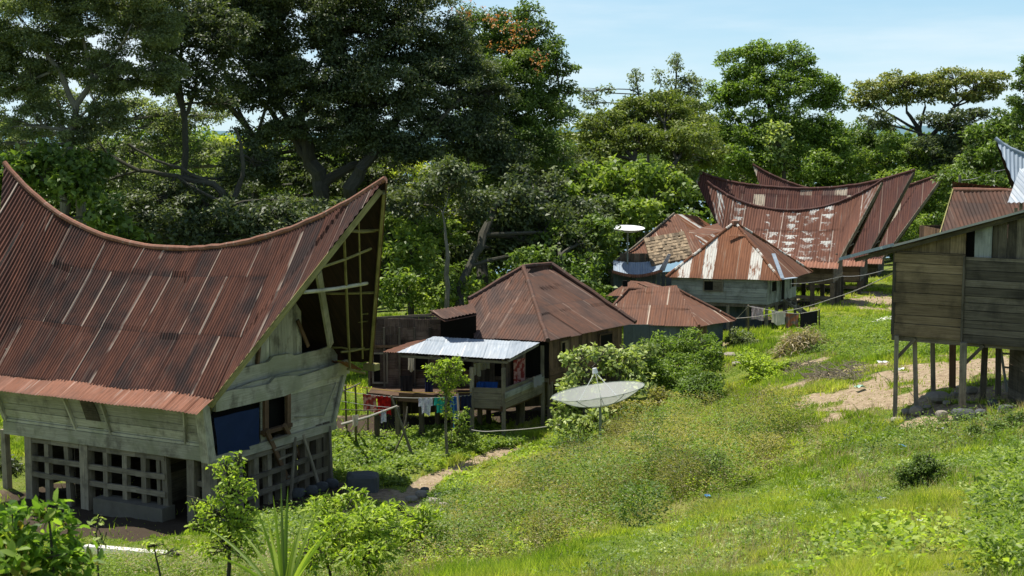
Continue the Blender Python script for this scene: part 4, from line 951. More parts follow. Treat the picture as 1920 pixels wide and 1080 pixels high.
# ------------------------------------------------------------------ right stilt house
def house_right():
    zf = P(1676, 628, 26.5)[2]
    L = on_z(1674, 628, zf); Mx = on_z(1801, 640, zf); Rr = on_z(1930, 648, zf); d = unit(Rr - L); Rr = L + d * 5.2; 
    n = V(-d[1], d[0], 0)                                  # away from camera
    dep = 4.6
    root = thing('stilt_house', 'dark plank house on tall thin stilts at the right above bare soil', 'house', V(*(L + d * 2 + n * 2)[:2], gzf(*(L + d * 2)[:2])))
    fl = lambda s, y, z: V(*(L + d * s + n * y)[:2], z)
    sM = np.dot(Mx - L, d); S = 5.2
    def zat(px, py, off=0.0): q = on_pl(px, py, fl(0, off, 0), n); return np.dot(q - L, d), q[2]
    # roof plane: edge line from (1575,488) to (1925,393)
    s0, z0 = zat(1577, 487, -.35); s1, z1 = zat(1920, 396, -.35); sl = (z1 - z0) / (s1 - s0)
    rz = lambda s: z0 + (s - s0) * sl
    wt = zat(1735, 474)[1]
    mb = MB(); mb.poly_planks(fl(0, 0, 0), d, Z, [(0, zf), (sM, zf), (sM, wt), (0, wt)], .26, .04, .014, gap=.014); mb.build('left_front_wall', M['olive_wood'], root)
    mb = MB(); wt2 = zat(1850, 483)[1]; mb.poly_planks(fl(0, -.05, 0), d, Z, [(sM, zf - .05), (S, zf - .05), (S, wt2), (sM, wt2)], .2, .04, .022, gap=.014); mb.build('right_front_wall', M['dark_wood'], root)
    a = zat(1672, 470)[0]
    mb = MB(); mb.poly_planks(fl(0, .06, 0), d, Z, [(.1, wt + .01), (zat(1810, 470)[0], wt + .01), (zat(1810, 440)[0], rz(zat(1810, 440)[0]) - .08), (.1, max(rz(.1) - .08, wt + .05))], .3, .03, .02, vert=True); mb.build('upper_wall', M['olive_wood'], root)
    sa, sb = zat(1828, 450)[0], zat(1860, 450)[0]
    mb = MB(); mb.slab([fl(s, .02, z) for s, z in ((sa, wt2), (sb, wt2), (sb, rz(sb) - .1), (sa, rz(sa) - .1))], -n * .03, Z); mb.build('pale_panel', M['whitish_wood'], root)
    mb = MB(); mb.poly_planks(fl(0, .06, 0), d, Z, [(sb, wt2), (S, wt2), (S, rz(S) - .1), (sb, rz(sb) - .1)], .18, .03, .03, vert=True); mb.build('upper_wall', M['dark_wood'], root)
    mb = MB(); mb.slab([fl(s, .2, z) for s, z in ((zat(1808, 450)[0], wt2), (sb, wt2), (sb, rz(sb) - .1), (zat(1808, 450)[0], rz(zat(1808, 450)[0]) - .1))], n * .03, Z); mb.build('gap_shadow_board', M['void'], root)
    for nm, p, q, w_, mt in (('side_wall', fl(0, dep, 0), fl(0, 0, 0), .3, 'olive_wood'), ('back_wall', fl(S, dep, 0), fl(0, dep, 0), .3, 'dark_wood'), ('side_wall', fl(S, 0, 0), fl(S, dep, 0), .3, 'dark_wood')):
        mb = MB(); mb.poly_planks(V(p[0], p[1], 0), unit(q - p), Z, [(0, zf), (np.linalg.norm(q - p), zf), (np.linalg.norm(q - p), wt), (0, wt)], w_, .04); mb.build(nm, M[mt], root)
    mb = MB(); mb.slab([fl(.02, .05, zf + .02), fl(S, .05, zf + .02), fl(S, dep - .05, zf + .02), fl(.02, dep - .05, zf + .02)], Z * .05); mb.build('floor', M['dark_wood'], root)
    for y in (.12, dep / 2, dep - .12):
        mb = MB(); mb.beam(fl(-.05, y, zf - .07), fl(S, y, zf - .07), .12, .14); mb.build('floor_beam', M['dark_wood'], root)
    mb = MB(); mb.beam(fl(.0, -.02, zf + .02), fl(0, -.02, wt), .06, .08, up=d); mb.build('corner_board', M['dark_wood'], root)
    mb = MB(); mb.beam(fl(sM, -.10, zf - .1), fl(sM, -.10, wt2), .07, .05, up=d); mb.build('corner_board', M['dark_wood'], root)
    # roof
    mb = MB(); e0, e1 = fl(s0, dep + .4, z0), fl(s0, -.4, z0); t0, t1 = fl(S + .6, dep + .4, rz(S + .6)), fl(S + .6, -.4, rz(S + .6)); corr_face(mb, e0, e1, t0, t1, seed=81, pitch=.15); mb.build('roof', M['roof_dark'], root)
    mb = MB(); mb.beam(fl(s0 - .02, -.44, z0 + .02), fl(s0 + 1.35, -.44, rz(s0 + 1.35) + .03), .03, .075); mb.build('verge_strip', M['zinc'], root)
    mb = MB(); mb.beam(fl(s0 + 1.3, -.43, rz(s0 + 1.3)), fl(S + .6, -.43, rz(S + .6)), .03, .05); mb.build('verge_strip', M['rope'], root)
    for y in (-.15, dep * .33, dep * .66, dep): 
        mb = MB(); mb.beam(fl(s0 + .3, y, rz(s0 + .3) - .1), fl(S, y, rz(S) - .1), .07, .1); mb.build('rafter', M['dark_wood'], root)
    # stilts with the photo's footing positions
    def leg(px_f, py_f, px_t, w, mat='grey_wood', zt=None):
        f = on_ground(px_f, py_f); t = on_pl(px_t, 640, f, n); t = V(t[0], t[1], (zf if zt is None else zt)); mb = MB(); mb.beam(f - Z * .25, V(t[0] + random.uniform(-.04, .04), t[1], t[2]), w * random.uniform(.85, 1.1), w, up=V(.2, 1, 0)); mb.build('stilt', M[mat], root); return f
    feet = [leg(1678, 786, 1681, .11), leg(1719, 768, 1717, .11), leg(1751, 742, 1749, .12), leg(1786, 722, 1785, .16, 'brown_wood'), leg(1804, 766, 1806, .17, 'grey_wood'), leg(1842, 752, 1846, .13, 'dark_wood'), leg(1872, 738, 1871, .12, 'dark_wood'), leg(1903, 745, 1905, .16, 'dark_wood'), leg(1955, 790, 1955, .16, 'dark_wood'), leg(1960, 735, 1960, .14, 'dark_wood')]
    mb = MB(); mb.beam(fl(.05, .05, zf - .65), fl(.55, .05, zf - .05), .06, .08); mb.build('knee_brace', M['dark_wood'], root)
    mb = MB(); mb.beam(fl(sM + .05, .0, zf - .6), fl(sM + .5, .0, zf - .08), .06, .08); mb.build('knee_brace', M['dark_wood'], root)
    # dark lean-to wall of stones/earth under the right end
    mb = MB(); q0 = on_ground(1890, 742); q1 = on_ground(1960, 770); mb.quad_planks(V(q0[0], q0[1], q0[2] - .3), V(q1[0], q1[1], q1[2] - .3), V(q1[0], q1[1], zf), V(q0[0], q0[1], zf), 7, .04, out=-n); mb.build('under_screen', M['dark_wood'], root)
    lad = thing('ladder', 'small pale ladder under the dark plank house on the right', 'ladder', on_ground(1882, 735))
    a_ = on_ground(1888, 735); 
    for k in (0, .4):
        mb = MB(); mb.tube([a_ + d * k * 1.0, a_ + d * k + V(-.15, .3, 1.4)], .035, 6); mb.build('rail', M['bright_pole'], lad)
    for t in (.2, .45, .7, .92):
        mb = MB(); mb.tube([a_ + V(-.15, .3, 1.4) * t, a_ + d * .4 + V(-.15, .3, 1.4) * t], .028, 6); mb.build('rung', M['bright_pole'], lad)
    return fl, zf
HR = house_right()
# ------------------------------------------------------------------ houses peeking in from the right edge
def right_back():
    D = 42
    root = thing('rusty_roofed_house', 'house behind the plank house, only its rusty gabled roof showing', 'house', V(*P(1880, 500, D + 2)[:2], 4.0))
    r0, r1 = P(1787, 356, D + 2), P(2010, 362, D + 2.2); e0, e1 = P(1762, 440, D), P(2010, 452, D)
    mb = MB(); corr_face(mb, e0, e1, r0, r1, seed=91, pitch=.17, row=9); mb.build('roof', M['roof_brown'], root)
    mb = MB(); e2, e3 = e1 + V(0, 5.5, 0), e0 + V(2.2, 5.5, 0); corr_face(mb, e2, e3, r1, r0, seed=92, pitch=.17, row=9); mb.build('roof', M['roof_brown'], root)
    mb = MB(); cap(mb, [r0, r1], .1); mb.build('ridge_cap', M['roof_awn'], root)
    mb = MB(); mb.beam(e0, r0, .04, .12); mb.build('rake_board', M['yellow_wood'], root)
    a, b = e0 + V(.6, .5, 0), e1 + V(0, .5, 0); c, dd = b + V(0, 4, 0), a + V(0, 4, 0)
    for p, q in ((a, b), (b, c), (c, dd), (dd, a)):
        mb = MB(); vwall(mb, p, q, 3.0, e0[2] + .1, .3); mb.build('wall', M['brown_wood'], root)
    root = thing('saddle_roofed_house', 'house at the right edge with a steep pointed bluish zinc roof', 'house', V(*P(2010, 420, 46)[:2], 4.5), 'saddle-roofed traditional houses')
    tip = P(1866, 261, 46); fr = Frame(tip, V(.95, -.3, 0))
    rid = [fr.at_y(a, b, 0) for a, b in ((1866, 261), (1890, 277), (1920, 291), (1975, 305), (2060, 312), (2130, 305), (2200, 280), (2250, 255))]; rid = [(p[0], p[2]) for p in rid]
    el = fr.at_y(1930, 420, -2.4)
    saddle_roof('roof', root, M['zinc_blue'], fr, rid, 0, -2.4, el[2], el[0], rid[-1][0] - 1.0, M['zinc_blue'], rowl=9, seed=95, pitch=.17)
    mb = MB(); mb.hexa([fr.w(el[0] + x, y, z) for x in (.3, rid[-1][0] - 1.4 - el[0]) for y, z in ((-2, el[2] - 3), (2, el[2] - 3), (2, el[2] + .1), (-2, el[2] + .1))]); mb.build('body', M['dark_wood'], root)
    aw = thing('zinc_canopy_shed', 'lean-to shed with a bright new zinc sheet roof at the right edge', 'shed', V(*P(1960, 400, 40.5)[:2], 4.6))
    mb = MB(); corr_face(mb, P(1889, 381, 40), P(1990, 381, 40), P(1912, 316, 42.5), P(2010, 316, 42.5), seed=97, pitch=.19, row=9, amp=.025); mb.build('roof', M['zinc'], aw)
    for x in (1905, 1980):
        q = P(x, 390, 40.4); mb = MB(); mb.beam(V(q[0], q[1], 4.4), q, .12); mb.build('post', M['grey_wood'], aw); q = P(x + 12, 322, 42.3); mb = MB(); mb.beam(V(q[0], q[1], 4.4), q, .12); mb.build('post', M['grey_wood'], aw)
right_back()
# ------------------------------------------------------------------ leaves
def rdir(n, rs):
    v = rs.normal(size=(n, 3)); return v / np.linalg.norm(v, axis=1, keepdims=True)
def nrm(v): return v / (np.linalg.norm(v, axis=1, keepdims=True) + 1e-9)
def leaf_quads(name, C, N_, T, L, W, mat, parent, rnd, near=False, curl=0.15):
    """C base points, N_ leaf normals, T leaf direction, L length, W width ratio"""
    n = len(C); T = nrm(T - N_ * (T * N_).sum(1, keepdims=True)); S = np.cross(N_, T); L = L[:, None]; Wd = L * W * 0.5
    if not near:
        v = np.stack([C, C + T * L * .45 + S * Wd + N_ * L * curl, C + T * L, C + T * L * .45 - S * Wd + N_ * L * curl], 1).reshape(-1, 3)
        f = np.arange(n * 4).reshape(n, 4); return raw_mesh(name, v, f, 4, mat, parent, rnd)
    d = N_ * L * curl
    v = np.stack([C, C + T * L * .3 + S * Wd * .85 + d * .7, C + T * L * .7 + S * Wd * .75 + d * .5 - N_ * L * .03, C + T * L - N_ * L * .12,
                  C + T * L * .7 - S * Wd * .75 + d * .5 - N_ * L * .03, C + T * L * .3 - S * Wd * .85 + d * .7, C + T * L * .5 - N_ * L * .01], 1).reshape(-1, 3)
    q = np.array([[0, 1, 2, 6], [6, 2, 3, 3], [0, 6, 4, 5], [6, 3, 4, 4]])
    q = np.array([[0, 1, 2, 6], [6, 2, 3, 4], [0, 6, 4, 5]])
    f = (np.arange(n)[:, None, None] * 7 + q[None]).reshape(-1, 4)
    return raw_mesh(name, v, f, 4, mat, parent, np.repeat(rnd, 3))
CV = 2.3
def crown(blobs, size, cover, rs, sub=(0.22, 0.36), flat=0.75, upw=0.35, droop=0.0, ratio=.5, dens_sub=1.0, svar=.35, inner=.35, sway=0.0):
    """blobs: (center, (rx,ry,rz), k). returns leaf arrays and sub-clump centres"""
    CC, NN, TT, LL, RR, SUB = [], [], [], [], [], []
    for c, r, k in blobs:
        r = np.asarray(r); rm = float((r[0] * r[1] * r[2]) ** (1 / 3))
        ns = max(6, int(36 * k * dens_sub))
        d = rdir(ns, rs); rad = inner + (1 - inner) * rs.random(ns) ** .6
        sc = c + d * r * rad[:, None]
        sr = rm * rs.uniform(sub[0], sub[1], ns)
        SUB.append(sc)
        area = cover * CV * math.pi * r[0] * r[2] * k
        nl = int(area / (size * size * ratio * .5)); w = sr ** 2; w /= w.sum(); cnt = rs.multinomial(nl, w)
        for i in range(ns):
            m = cnt[i]
            if m == 0: continue
            dd = rdir(m, rs); q = sc[i] + dd * sr[i] * np.array([1.25, 1.25, flat]) * (rs.random(m) ** .45)[:, None]
            nr = nrm(dd * .5 + rs.normal(size=(m, 3)) * .55 + np.array([0, 0, upw + .25]))
            CC.append(q); NN.append(nr); TT.append(nrm(dd + rs.normal(size=(m, 3)) * .6 + np.array([0, 0, -droop])))
            base = rs.normal(0, .13); LL.append(size * rs.uniform(1 - svar, 1 + svar, m)); RR.append(np.clip(.5 + base + rs.normal(0, .17, m), 0.01, .99))
    return np.concatenate(CC), np.concatenate(NN), np.concatenate(TT), np.concatenate(LL), np.concatenate(RR), SUB
def pb(blobs, dk=.8):
    out = []
    for b in blobs:
        px, py, D, rx, ry = b[:5]; k = b[5] if len(b) > 5 else 1.0
        m = mpp(D); out.append((P(px, py, D), (rx * m, max(rx, ry) * m * dk, ry * m), k))
    return out
def bend(a, b, n=5, amp=.12, sag=0.0):
    a, b = np.asarray(a), np.asarray(b); L = np.linalg.norm(b - a); o = RNG.normal(0, amp * L * .5, 3); o[2] = abs(o[2]) * .5 - sag * L
    return [a + (b - a) * t + o * math.sin(math.pi * t) * 1.0 for t in np.linspace(0, 1, n)]
def tree(name, label, cat, trunks, blobs, mat, size=.2, cover=3.0, bark='bark', group=None, limbs=1.0, extra=None, near=False, **kw):
    """trunks: lists of (px,py,D,r_px)"""
    rs = np.random.default_rng(abs(hash_(label)) % 99991)
    t0 = trunks[0][0]; base = P(*t0[:3]); gx = base[:2]; g = gzf(*gx)
    root = thing(name, label, cat, V(gx[0], gx[1], g), group)
    B = pb(blobs); C, N_, T, L, R, SUB = crown(B, size, cover, rs, **kw)
    mb = MB(); nodes = []
    for k, tr in enumerate(trunks):
        pts = [P(*t[:3]) for t in tr]; rad = [t[3] * mpp(t[2]) for t in tr]
        if k == 0 or len(tr[0]) > 4 or True:
            if pts[0][2] > g and k == 0: pts = [V(pts[0][0], pts[0][1], g - .4)] + pts; rad = [rad[0] * 1.35] + rad
        # subdivide for wobble
        P2, R2 = [], []
        for i in range(len(pts) - 1):
            for s in (0, .33, .66): P2.append(pts[i] + (pts[i + 1] - pts[i]) * s + (rs.normal(0, rad[i] * .35, 3) if s else 0)); R2.append(rad[i] + (rad[i + 1] - rad[i]) * s)
        P2.append(pts[-1]); R2.append(rad[-1]); mb.tube(P2, R2, 8)
        for p, r_ in zip(P2[len(P2) // 2:], R2[len(P2) // 2:]): nodes.append((p, r_))
    for (c, r, k), sc in zip(B, SUB):
        j = min(range(len(nodes)), key=lambda q: np.linalg.norm((nodes[q][0] - c) * V(1, 1, 1.3)) + max(0, nodes[q][0][2] - c[2]) * 2)
        a, ra = nodes[j]; hub = c - V(0, 0, r[2] * .35); rb = min(ra * .7, .05 + .035 * r[0]); path = bend(a, hub, 6, .16)
        if limbs > 0:
            mb.tube(path, np.linspace(rb, rb * .6, 6), 6)
            for s in sc[::max(1, int(2.2 / limbs))]:
                q = path[int(rs.integers(3, 6))]; mb.tube(bend(q, s, 4, .15), np.linspace(rb * .42, rb * .1 + .008, 4), 4)
    mb.build('trunk', M[bark], root)
    leaf_quads('crown', C, N_, T, L, kw.get('ratio', .5), M[mat], root, R, near)
    if extra: extra(root, B, SUB, rs)
    return root
def hash_(s):
    h = 7
    for ch in s: h = (h * 131 + ord(ch)) & 0x7fffffff
    return h
LK = 1.75
def S3(a, b, c, d=None): a, b, c = [tuple(min(x * LK, .6) for x in q) for q in (a, b, c)]; return [(0.12, a), (0.45, b), (0.8, c)] + ([(0.97, d)] if d else [])
M['lf_dark'] = leafmat('leaf_dark', S3((0.018, 0.028, 0.013), (0.04, 0.055, 0.023), (0.078, 0.095, 0.038)), .3)
M['lf_fine'] = leafmat('leaf_fine_grey', S3((0.045, 0.06, 0.028), (0.085, 0.108, 0.048), (0.15, 0.17, 0.075)), .42)
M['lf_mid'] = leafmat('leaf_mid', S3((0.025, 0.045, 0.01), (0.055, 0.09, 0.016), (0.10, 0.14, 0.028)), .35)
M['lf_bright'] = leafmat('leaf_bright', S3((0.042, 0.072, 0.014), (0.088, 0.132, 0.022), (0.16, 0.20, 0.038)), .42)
M['lf_lime'] = leafmat('leaf_lime', S3((0.07, 0.115, 0.014), (0.145, 0.20, 0.022), (0.24, 0.29, 0.045)), .45)
M['lf_acacia'] = leafmat('leaf_acacia', S3((0.04, 0.06, 0.012), (0.08, 0.105, 0.022), (0.13, 0.15, 0.035)), .35)
M['lf_umbrella'] = leafmat('leaf_olive_gold', S3((0.05, 0.07, 0.016), (0.105, 0.125, 0.03), (0.19, 0.185, 0.055)), .3)
M['lf_pale'] = leafmat('leaf_pale', S3((0.07, 0.10, 0.03), (0.15, 0.19, 0.06), (0.27, 0.30, 0.11)), .35)
M['lf_olive'] = leafmat('leaf_olive', S3((0.06, 0.06, 0.018), (0.13, 0.125, 0.035), (0.23, 0.205, 0.065)), .45)
M['lf_dry'] = leafmat('leaf_dry', S3((0.08, 0.065, 0.035), (0.16, 0.13, 0.07), (0.27, 0.22, 0.13)), .3)
M['lf_glossy'] = leafmat('leaf_glossy', S3((0.035, 0.07, 0.012), (0.085, 0.145, 0.02), (0.17, 0.235, 0.04), (0.26, 0.20, 0.04)), .5, .5, .25)
M['flower'] = leafmat('flower_orange', [(.1, (0.36, 0.12, 0.04)), (.5, (0.48, 0.19, 0.07)), (.9, (.55, .30, .15))], .3)
M['lf_yellow'] = leafmat('leaf_yellowgreen', S3((0.10, 0.13, 0.02), (0.2, 0.24, 0.03), (0.32, 0.32, 0.06)), .45)
M['lf_leafy'] = leafmat('leaf_leafy', S3((0.035, 0.06, 0.012), (0.075, 0.12, 0.018), (0.13, 0.18, 0.03)), .4)
GT = 'trees on the slope behind the village'
# --- T1 light feathery tree at far left
tree('feathery_tree', 'tall grey-green feathery tree with forked pale limbs above the left roof tip', 'tree',
     [[(150, 345, 50, 9), (132, 270, 50, 8), (142, 195, 50, 7)], [(142, 200, 50, 6), (110, 130, 50, 4.5), (60, 70, 50, 3)], [(142, 198, 50, 6), (175, 150, 50, 4.5), (215, 105, 50, 3), (240, 60, 49, 2)], [(175, 150, 50, 4), (160, 90, 50, 3), (150, 30, 50, 2)], [(110, 130, 50, 4), (80, 90, 50, 3), (10, 75, 50, 2)]],
     [(60, 40, 50, 90, 60), (170, 20, 50, 80, 55), (270, 50, 50, 75, 60), (30, 150, 50, 60, 50, .9), (120, 110, 51, 70, 45), (215, 130, 50, 60, 45), (60, 225, 50, 60, 35, .6), (140, 240, 50, 55, 30, .7), (-30, 90, 50, 60, 80), (200, 215, 50, 45, 35, .7), (15, 260, 51, 40, 30, .5), (300, 130, 50, 45, 50, .8), (100, -40, 50, 120, 50), (260, -30, 50, 100, 50)],
     'lf_fine', .145, 2.9, 'bark_pale', GT, .9, dens_sub=1.5, sub=(.2, .34), flat=.5, ratio=.42)
tree('back_tree', 'grey-green tree filling the view behind the forked pale limbs', 'tree', [[(120, 380, 66, 8), (120, 250, 66, 5)]],
     [(60, 180, 66, 70, 30, .7), (190, 260, 66, 70, 34, .8), (80, 300, 66, 90, 34), (250, 330, 66, 70, 40), (330, 260, 67, 60, 40, .8), (240, 180, 68, 50, 30, .5), (-20, 230, 66, 50, 40), (400, 300, 67, 60, 36, .8), (110, 190, 67, 50, 26), (200, 195, 67, 50, 26), (255, 215, 67, 50, 24), (330, 235, 67, 40, 22), (400, 215, 68, 40, 18, .9), (60, 250, 67, 50, 26), (90, 130, 67, 60, 34, .8), (200, 150, 67, 50, 34, .7), (0, 110, 67, 40, 30, .7), (330, 200, 67, 50, 26, .6)], 'lf_fine', .2, 1.5, 'bark_pale', GT, .6, flat=.6)
tree('back_tree', 'dark tree closing the gaps between the slender tree and the giant', 'tree', [[(480, 380, 64, 8), (480, 260, 64, 5)]],
     [(420, 180, 64, 50, 36, .8), (480, 320, 63, 70, 36), (560, 330, 62, 60, 36), (660, 350, 62, 60, 40), (420, 40, 64, 60, 50, .8), (300, 60, 62, 60, 50, .6), (520, 120, 64, 60, 50, .7), (720, 330, 62, 60, 40), (640, 200, 64, 90, 50, .8), (400, 370, 60, 90, 36), (620, 290, 64, 80, 36), (700, 280, 64, 70, 40), (520, 260, 64, 60, 30, .8)], 'lf_dark', .22, 1.9, 'bark', GT, .6, flat=.55)
# --- T2 slender dark tree
tree('slender_tree', 'slender dark-trunked tree between the feathery tree and the dark giant', 'tree',
     [[(345, 350, 54, 7), (347, 250, 54, 6), (338, 170, 54, 5), (340, 90, 54, 3)], [(347, 215, 54, 4), (322, 160, 54, 3), (300, 120, 54, 2)], [(344, 225, 54, 4), (368, 170, 54, 3), (372, 110, 54, 2)]],
     [(330, 80, 54, 60, 40, .9), (390, 110, 54, 55, 40, .8), (290, 150, 54, 45, 32, .6), (370, 165, 54, 45, 25, .8), (330, 20, 54, 80, 45), (420, 60, 54, 60, 45, .9), (410, 190, 55, 35, 18, .6)],
     'lf_dark', .19, 2.1, 'bark', GT, 1.2, dens_sub=1.3, flat=.5)
# --- low long limb tree
tree('leaning_tree', 'low dark tree with a long sagging limb behind the left roof', 'tree',
     [[(430, 400, 52, 10), (400, 345, 52, 6), (330, 330, 52, 4.5), (260, 320, 52, 3.5), (205, 290, 52, 3), (180, 262, 52, 1)], [(400, 345, 52, 4), (340, 315, 52, 3), (290, 300, 52, 2.5), (240, 270, 52, 2.5)], [(430, 400, 52, 6), (455, 330, 52, 4.5), (452, 270, 52, 3), (440, 240, 52, 2)]],
     [(300, 385, 52, 80, 45), (400, 400, 52, 90, 50), (200, 330, 53, 45, 25, .6), (480, 300, 53, 50, 40, .7), (250, 280, 53, 40, 22, .5), (430, 330, 54, 40, 30, .6), (540, 410, 51, 80, 50)],
     'lf_dark', .2, 2.4, 'bark', GT, 1.0, flat=.55)
# --- T3 dark giant
tree('dark_broad_tree', 'huge dark spreading tree filling the sky behind the left house', 'tree',
     [[(612, 400, 58, 17), (600, 340, 58, 15), (578, 290, 58, 13), (560, 220, 58, 9)], [(600, 345, 58, 12), (645, 320, 58, 9), (700, 290, 58, 6)], [(650, 400, 57, 14), (672, 330, 57, 13), (700, 290, 57, 10), (760, 200, 58, 7)], [(578, 300, 58, 8), (540, 250, 58, 6), (490, 190, 58, 4)], [(560, 220, 58, 6), (600, 120, 58, 4), (640, 60, 58, 3)], [(735, 390, 57, 7), (800, 350, 57, 6), (880, 325, 57, 4)], [(700, 290, 57, 6), (790, 260, 57, 5), (860, 190, 57, 3)], [(578, 290, 58, 6), (500, 170, 58, 5), (440, 100, 58, 3)]],
     [(470, 60, 58, 90, 75), (580, 30, 58, 100, 70), (690, 60, 58, 100, 80), (790, 50, 59, 80, 75), (500, 160, 58, 85, 50), (610, 150, 57, 90, 65), (720, 170, 57, 95, 70), (820, 170, 58, 85, 70), (560, 235, 57, 60, 30, .8), (660, 245, 57, 75, 40), (770, 265, 57, 80, 45), (880, 260, 58, 75, 50), (900, 170, 59, 60, 50), (850, 100, 59, 55, 60, .8), (400, 0, 58, 80, 60, .9), (620, -50, 58, 200, 60), (950, 300, 58, 55, 40, .8), (480, 250, 58, 45, 28, .45)],
     'lf_dark', .175, 2.9, 'bark', GT, 1.0, dens_sub=1.5, flat=.5)
# --- T4 flowering tree
def flowers(root, B, SUB, rs):
    c = [(P(px, py, 60.5), (rx * mpp(60), rx * mpp(60) * .5, ry * mpp(60)), 1.0) for px, py, rx, ry in ((895, 28, 40, 18), (945, 40, 40, 22), (985, 65, 28, 20), (870, 15, 25, 15), (1010, 120, 20, 26), (950, 85, 40, 16))]
    C, N_, T, L, R, _ = crown(c, .15, .10, rs, dens_sub=.8, sub=(.1, .18)); leaf_quads('blossom', C, N_, T, L, .6, M['flower'], root, R)
tree('flowering_tree', 'tall tree with orange blossom at its top, against the open sky', 'tree',
     [[(905, 520, 60, 12), (935, 400, 62, 11), (940, 280, 64, 9), (930, 150, 64, 6)], [(940, 280, 64, 6), (1000, 200, 64, 4), (1050, 170, 64, 3)]],
     [(900, 60, 64, 60, 48), (960, 60, 64, 55, 45), (1000, 110, 64, 55, 45), (950, 140, 63, 80, 55), (1030, 160, 64, 40, 34, .8), (1000, 210, 63, 70, 50), (920, 230, 63, 80, 50), (1062, 128, 64, 24, 13, .7), (1020, 50, 64, 22, 14, .6), (1000, 280, 62, 80, 55), (1045, 78, 64, 20, 14, .5), (1068, 172, 64, 18, 10, .5), (1050, 215, 64, 35, 22, .7), (990, 15, 64, 30, 14, .5), (890, 330, 62, 80, 50)],
     'lf_mid', .18, 2.5, 'bark', GT, .7, dens_sub=1.4, flat=.6, extra=flowers)
# --- understory at left
tree('broadleaf_tree', 'bright large-leaved bushy tree just above the left slope of the big roof', 'tree', [[(120, 460, 48, 6), (130, 380, 48, 4)]],
     [(60, 320, 48, 60, 36), (140, 340, 48, 60, 36), (200, 400, 47.5, 50, 32), (100, 300, 49, 60, 28), (170, 310, 50, 50, 25), (0, 330, 49, 60, 40), (235, 440, 47, 40, 22)], 'lf_mid', .34, 2.6, 'bark', GT, .4, ratio=.6)
tree('broadleaf_tree', 'dark undergrowth tree filling the gap below the sagging limb', 'tree', [[(300, 500, 50, 7), (320, 440, 50, 5)]],
     [(270, 430, 51, 60, 45), (360, 440, 50, 80, 45), (460, 430, 50, 80, 50), (560, 440, 51, 80, 40), (640, 420, 52, 60, 45)], 'lf_dark', .24, 3.2, 'bark', GT, .4)
tree('back_tree', 'sunlit yellow-green tree seen through the gap under the dark crowns', 'tree', [[(420, 400, 78, 8), (425, 320, 78, 5)]],
     [(300, 250, 80, 60, 40), (380, 280, 78, 70, 40), (440, 268, 78, 45, 16), (520, 300, 78, 90, 45), (640, 320, 78, 90, 50), (250, 300, 80, 90, 45), (400, 340, 76, 120, 50), (560, 370, 76, 120, 50)], 'lf_bright', .3, 2.0, 'bark', GT, .3)
tree('back_tree', 'shaded green tree behind the left roof tip above the lake', 'tree', [[(100, 400, 72, 8), (100, 330, 72, 5)]],
     [(40, 330, 72, 90, 36), (160, 320, 72, 90, 34), (250, 350, 72, 80, 40), (80, 400, 70, 130, 50), (-40, 300, 72, 50, 45), (230, 400, 70, 130, 60)], 'lf_mid', .3, 2.2, 'bark', GT, .3)
tree('back_tree', 'tree with yellowing leaves and a few red flowers behind the giant', 'tree', [[(470, 400, 70, 7), (470, 320, 70, 5)]],
     [(470, 285, 70, 35, 22, .6), (430, 262, 70, 30, 14, .6), (610, 185, 68, 22, 12, .5), (560, 190, 68, 20, 10, .5), (760, 330, 66, 60, 40), (840, 380, 66, 70, 50)], 'lf_yellow', .26, 1.6, 'bark', GT, .3)
# --- understory centre
tree('broadleaf_tree', 'bright broad-leaved tree right of the pointed roof, above the woven wall', 'tree', [[(770, 570, 52, 6), (760, 500, 52, 5)]],
     [(745, 540, 50, 40, 38), (775, 470, 52, 50, 45), (740, 440, 53, 45, 40), (820, 430, 54, 50, 40), (800, 540, 51, 60, 36, .9), (870, 540, 52, 45, 30, .7)], 'lf_bright', .27, 1.9, 'bark', GT, .5)
tree('slender_tree', 'bare grey trunk standing behind the woven-walled house', 'tree', [[(838, 560, 50, 5), (838, 500, 50, 4.5), (836, 450, 50, 3), (830, 400, 50, 1.5)]],
     [(840, 330, 51, 60, 35), (780, 370, 52, 60, 35), (890, 380, 52, 50, 35, .8)], 'lf_dark', .24, 2.4, 'bark_pale', GT, .7)
tree('leaning_tree', 'dark tree with a leaning trunk behind the brown hip roof', 'tree', [[(862, 570, 51, 9), (880, 500, 52, 7), (905, 440, 53, 8), (930, 380, 54, 6)]],
     [(950, 380, 55, 75, 50), (1010, 430, 55, 75, 50), (930, 460, 55, 60, 40, .8), (1060, 480, 55, 60, 38), (1000, 350, 57, 70, 40), (1080, 420, 57, 60, 45)], 'lf_dark', .26, 2.7, 'bark', GT, .6)
tree('broadleaf_tree', 'dark green mango-like tree right behind the peak of the brown hip roof', 'tree', [[(1060, 560, 53, 8), (1050, 480, 53, 6)]],
     [(1000, 490, 52.5, 55, 32), (1060, 530, 52, 50, 26), (1090, 500, 54, 45, 30), (1110, 440, 56, 50, 40), (1040, 450, 55, 50, 35)], 'lf_mid', .26, 2.4, 'bark', GT, .3)
tree('back_tree', 'dense dark tree closing the gap between the giant and the acacias', 'tree', [[(860, 520, 68, 9), (860, 440, 68, 6)]],
     [(760, 420, 66, 90, 60), (880, 440, 66, 100, 65), (1000, 400, 68, 100, 70), (1070, 330, 70, 70, 50), (1090, 420, 66, 80, 70), (980, 300, 70, 80, 50), (700, 480, 64, 80, 70)], 'lf_dark', .3, 2.6, 'bark', GT, .3)
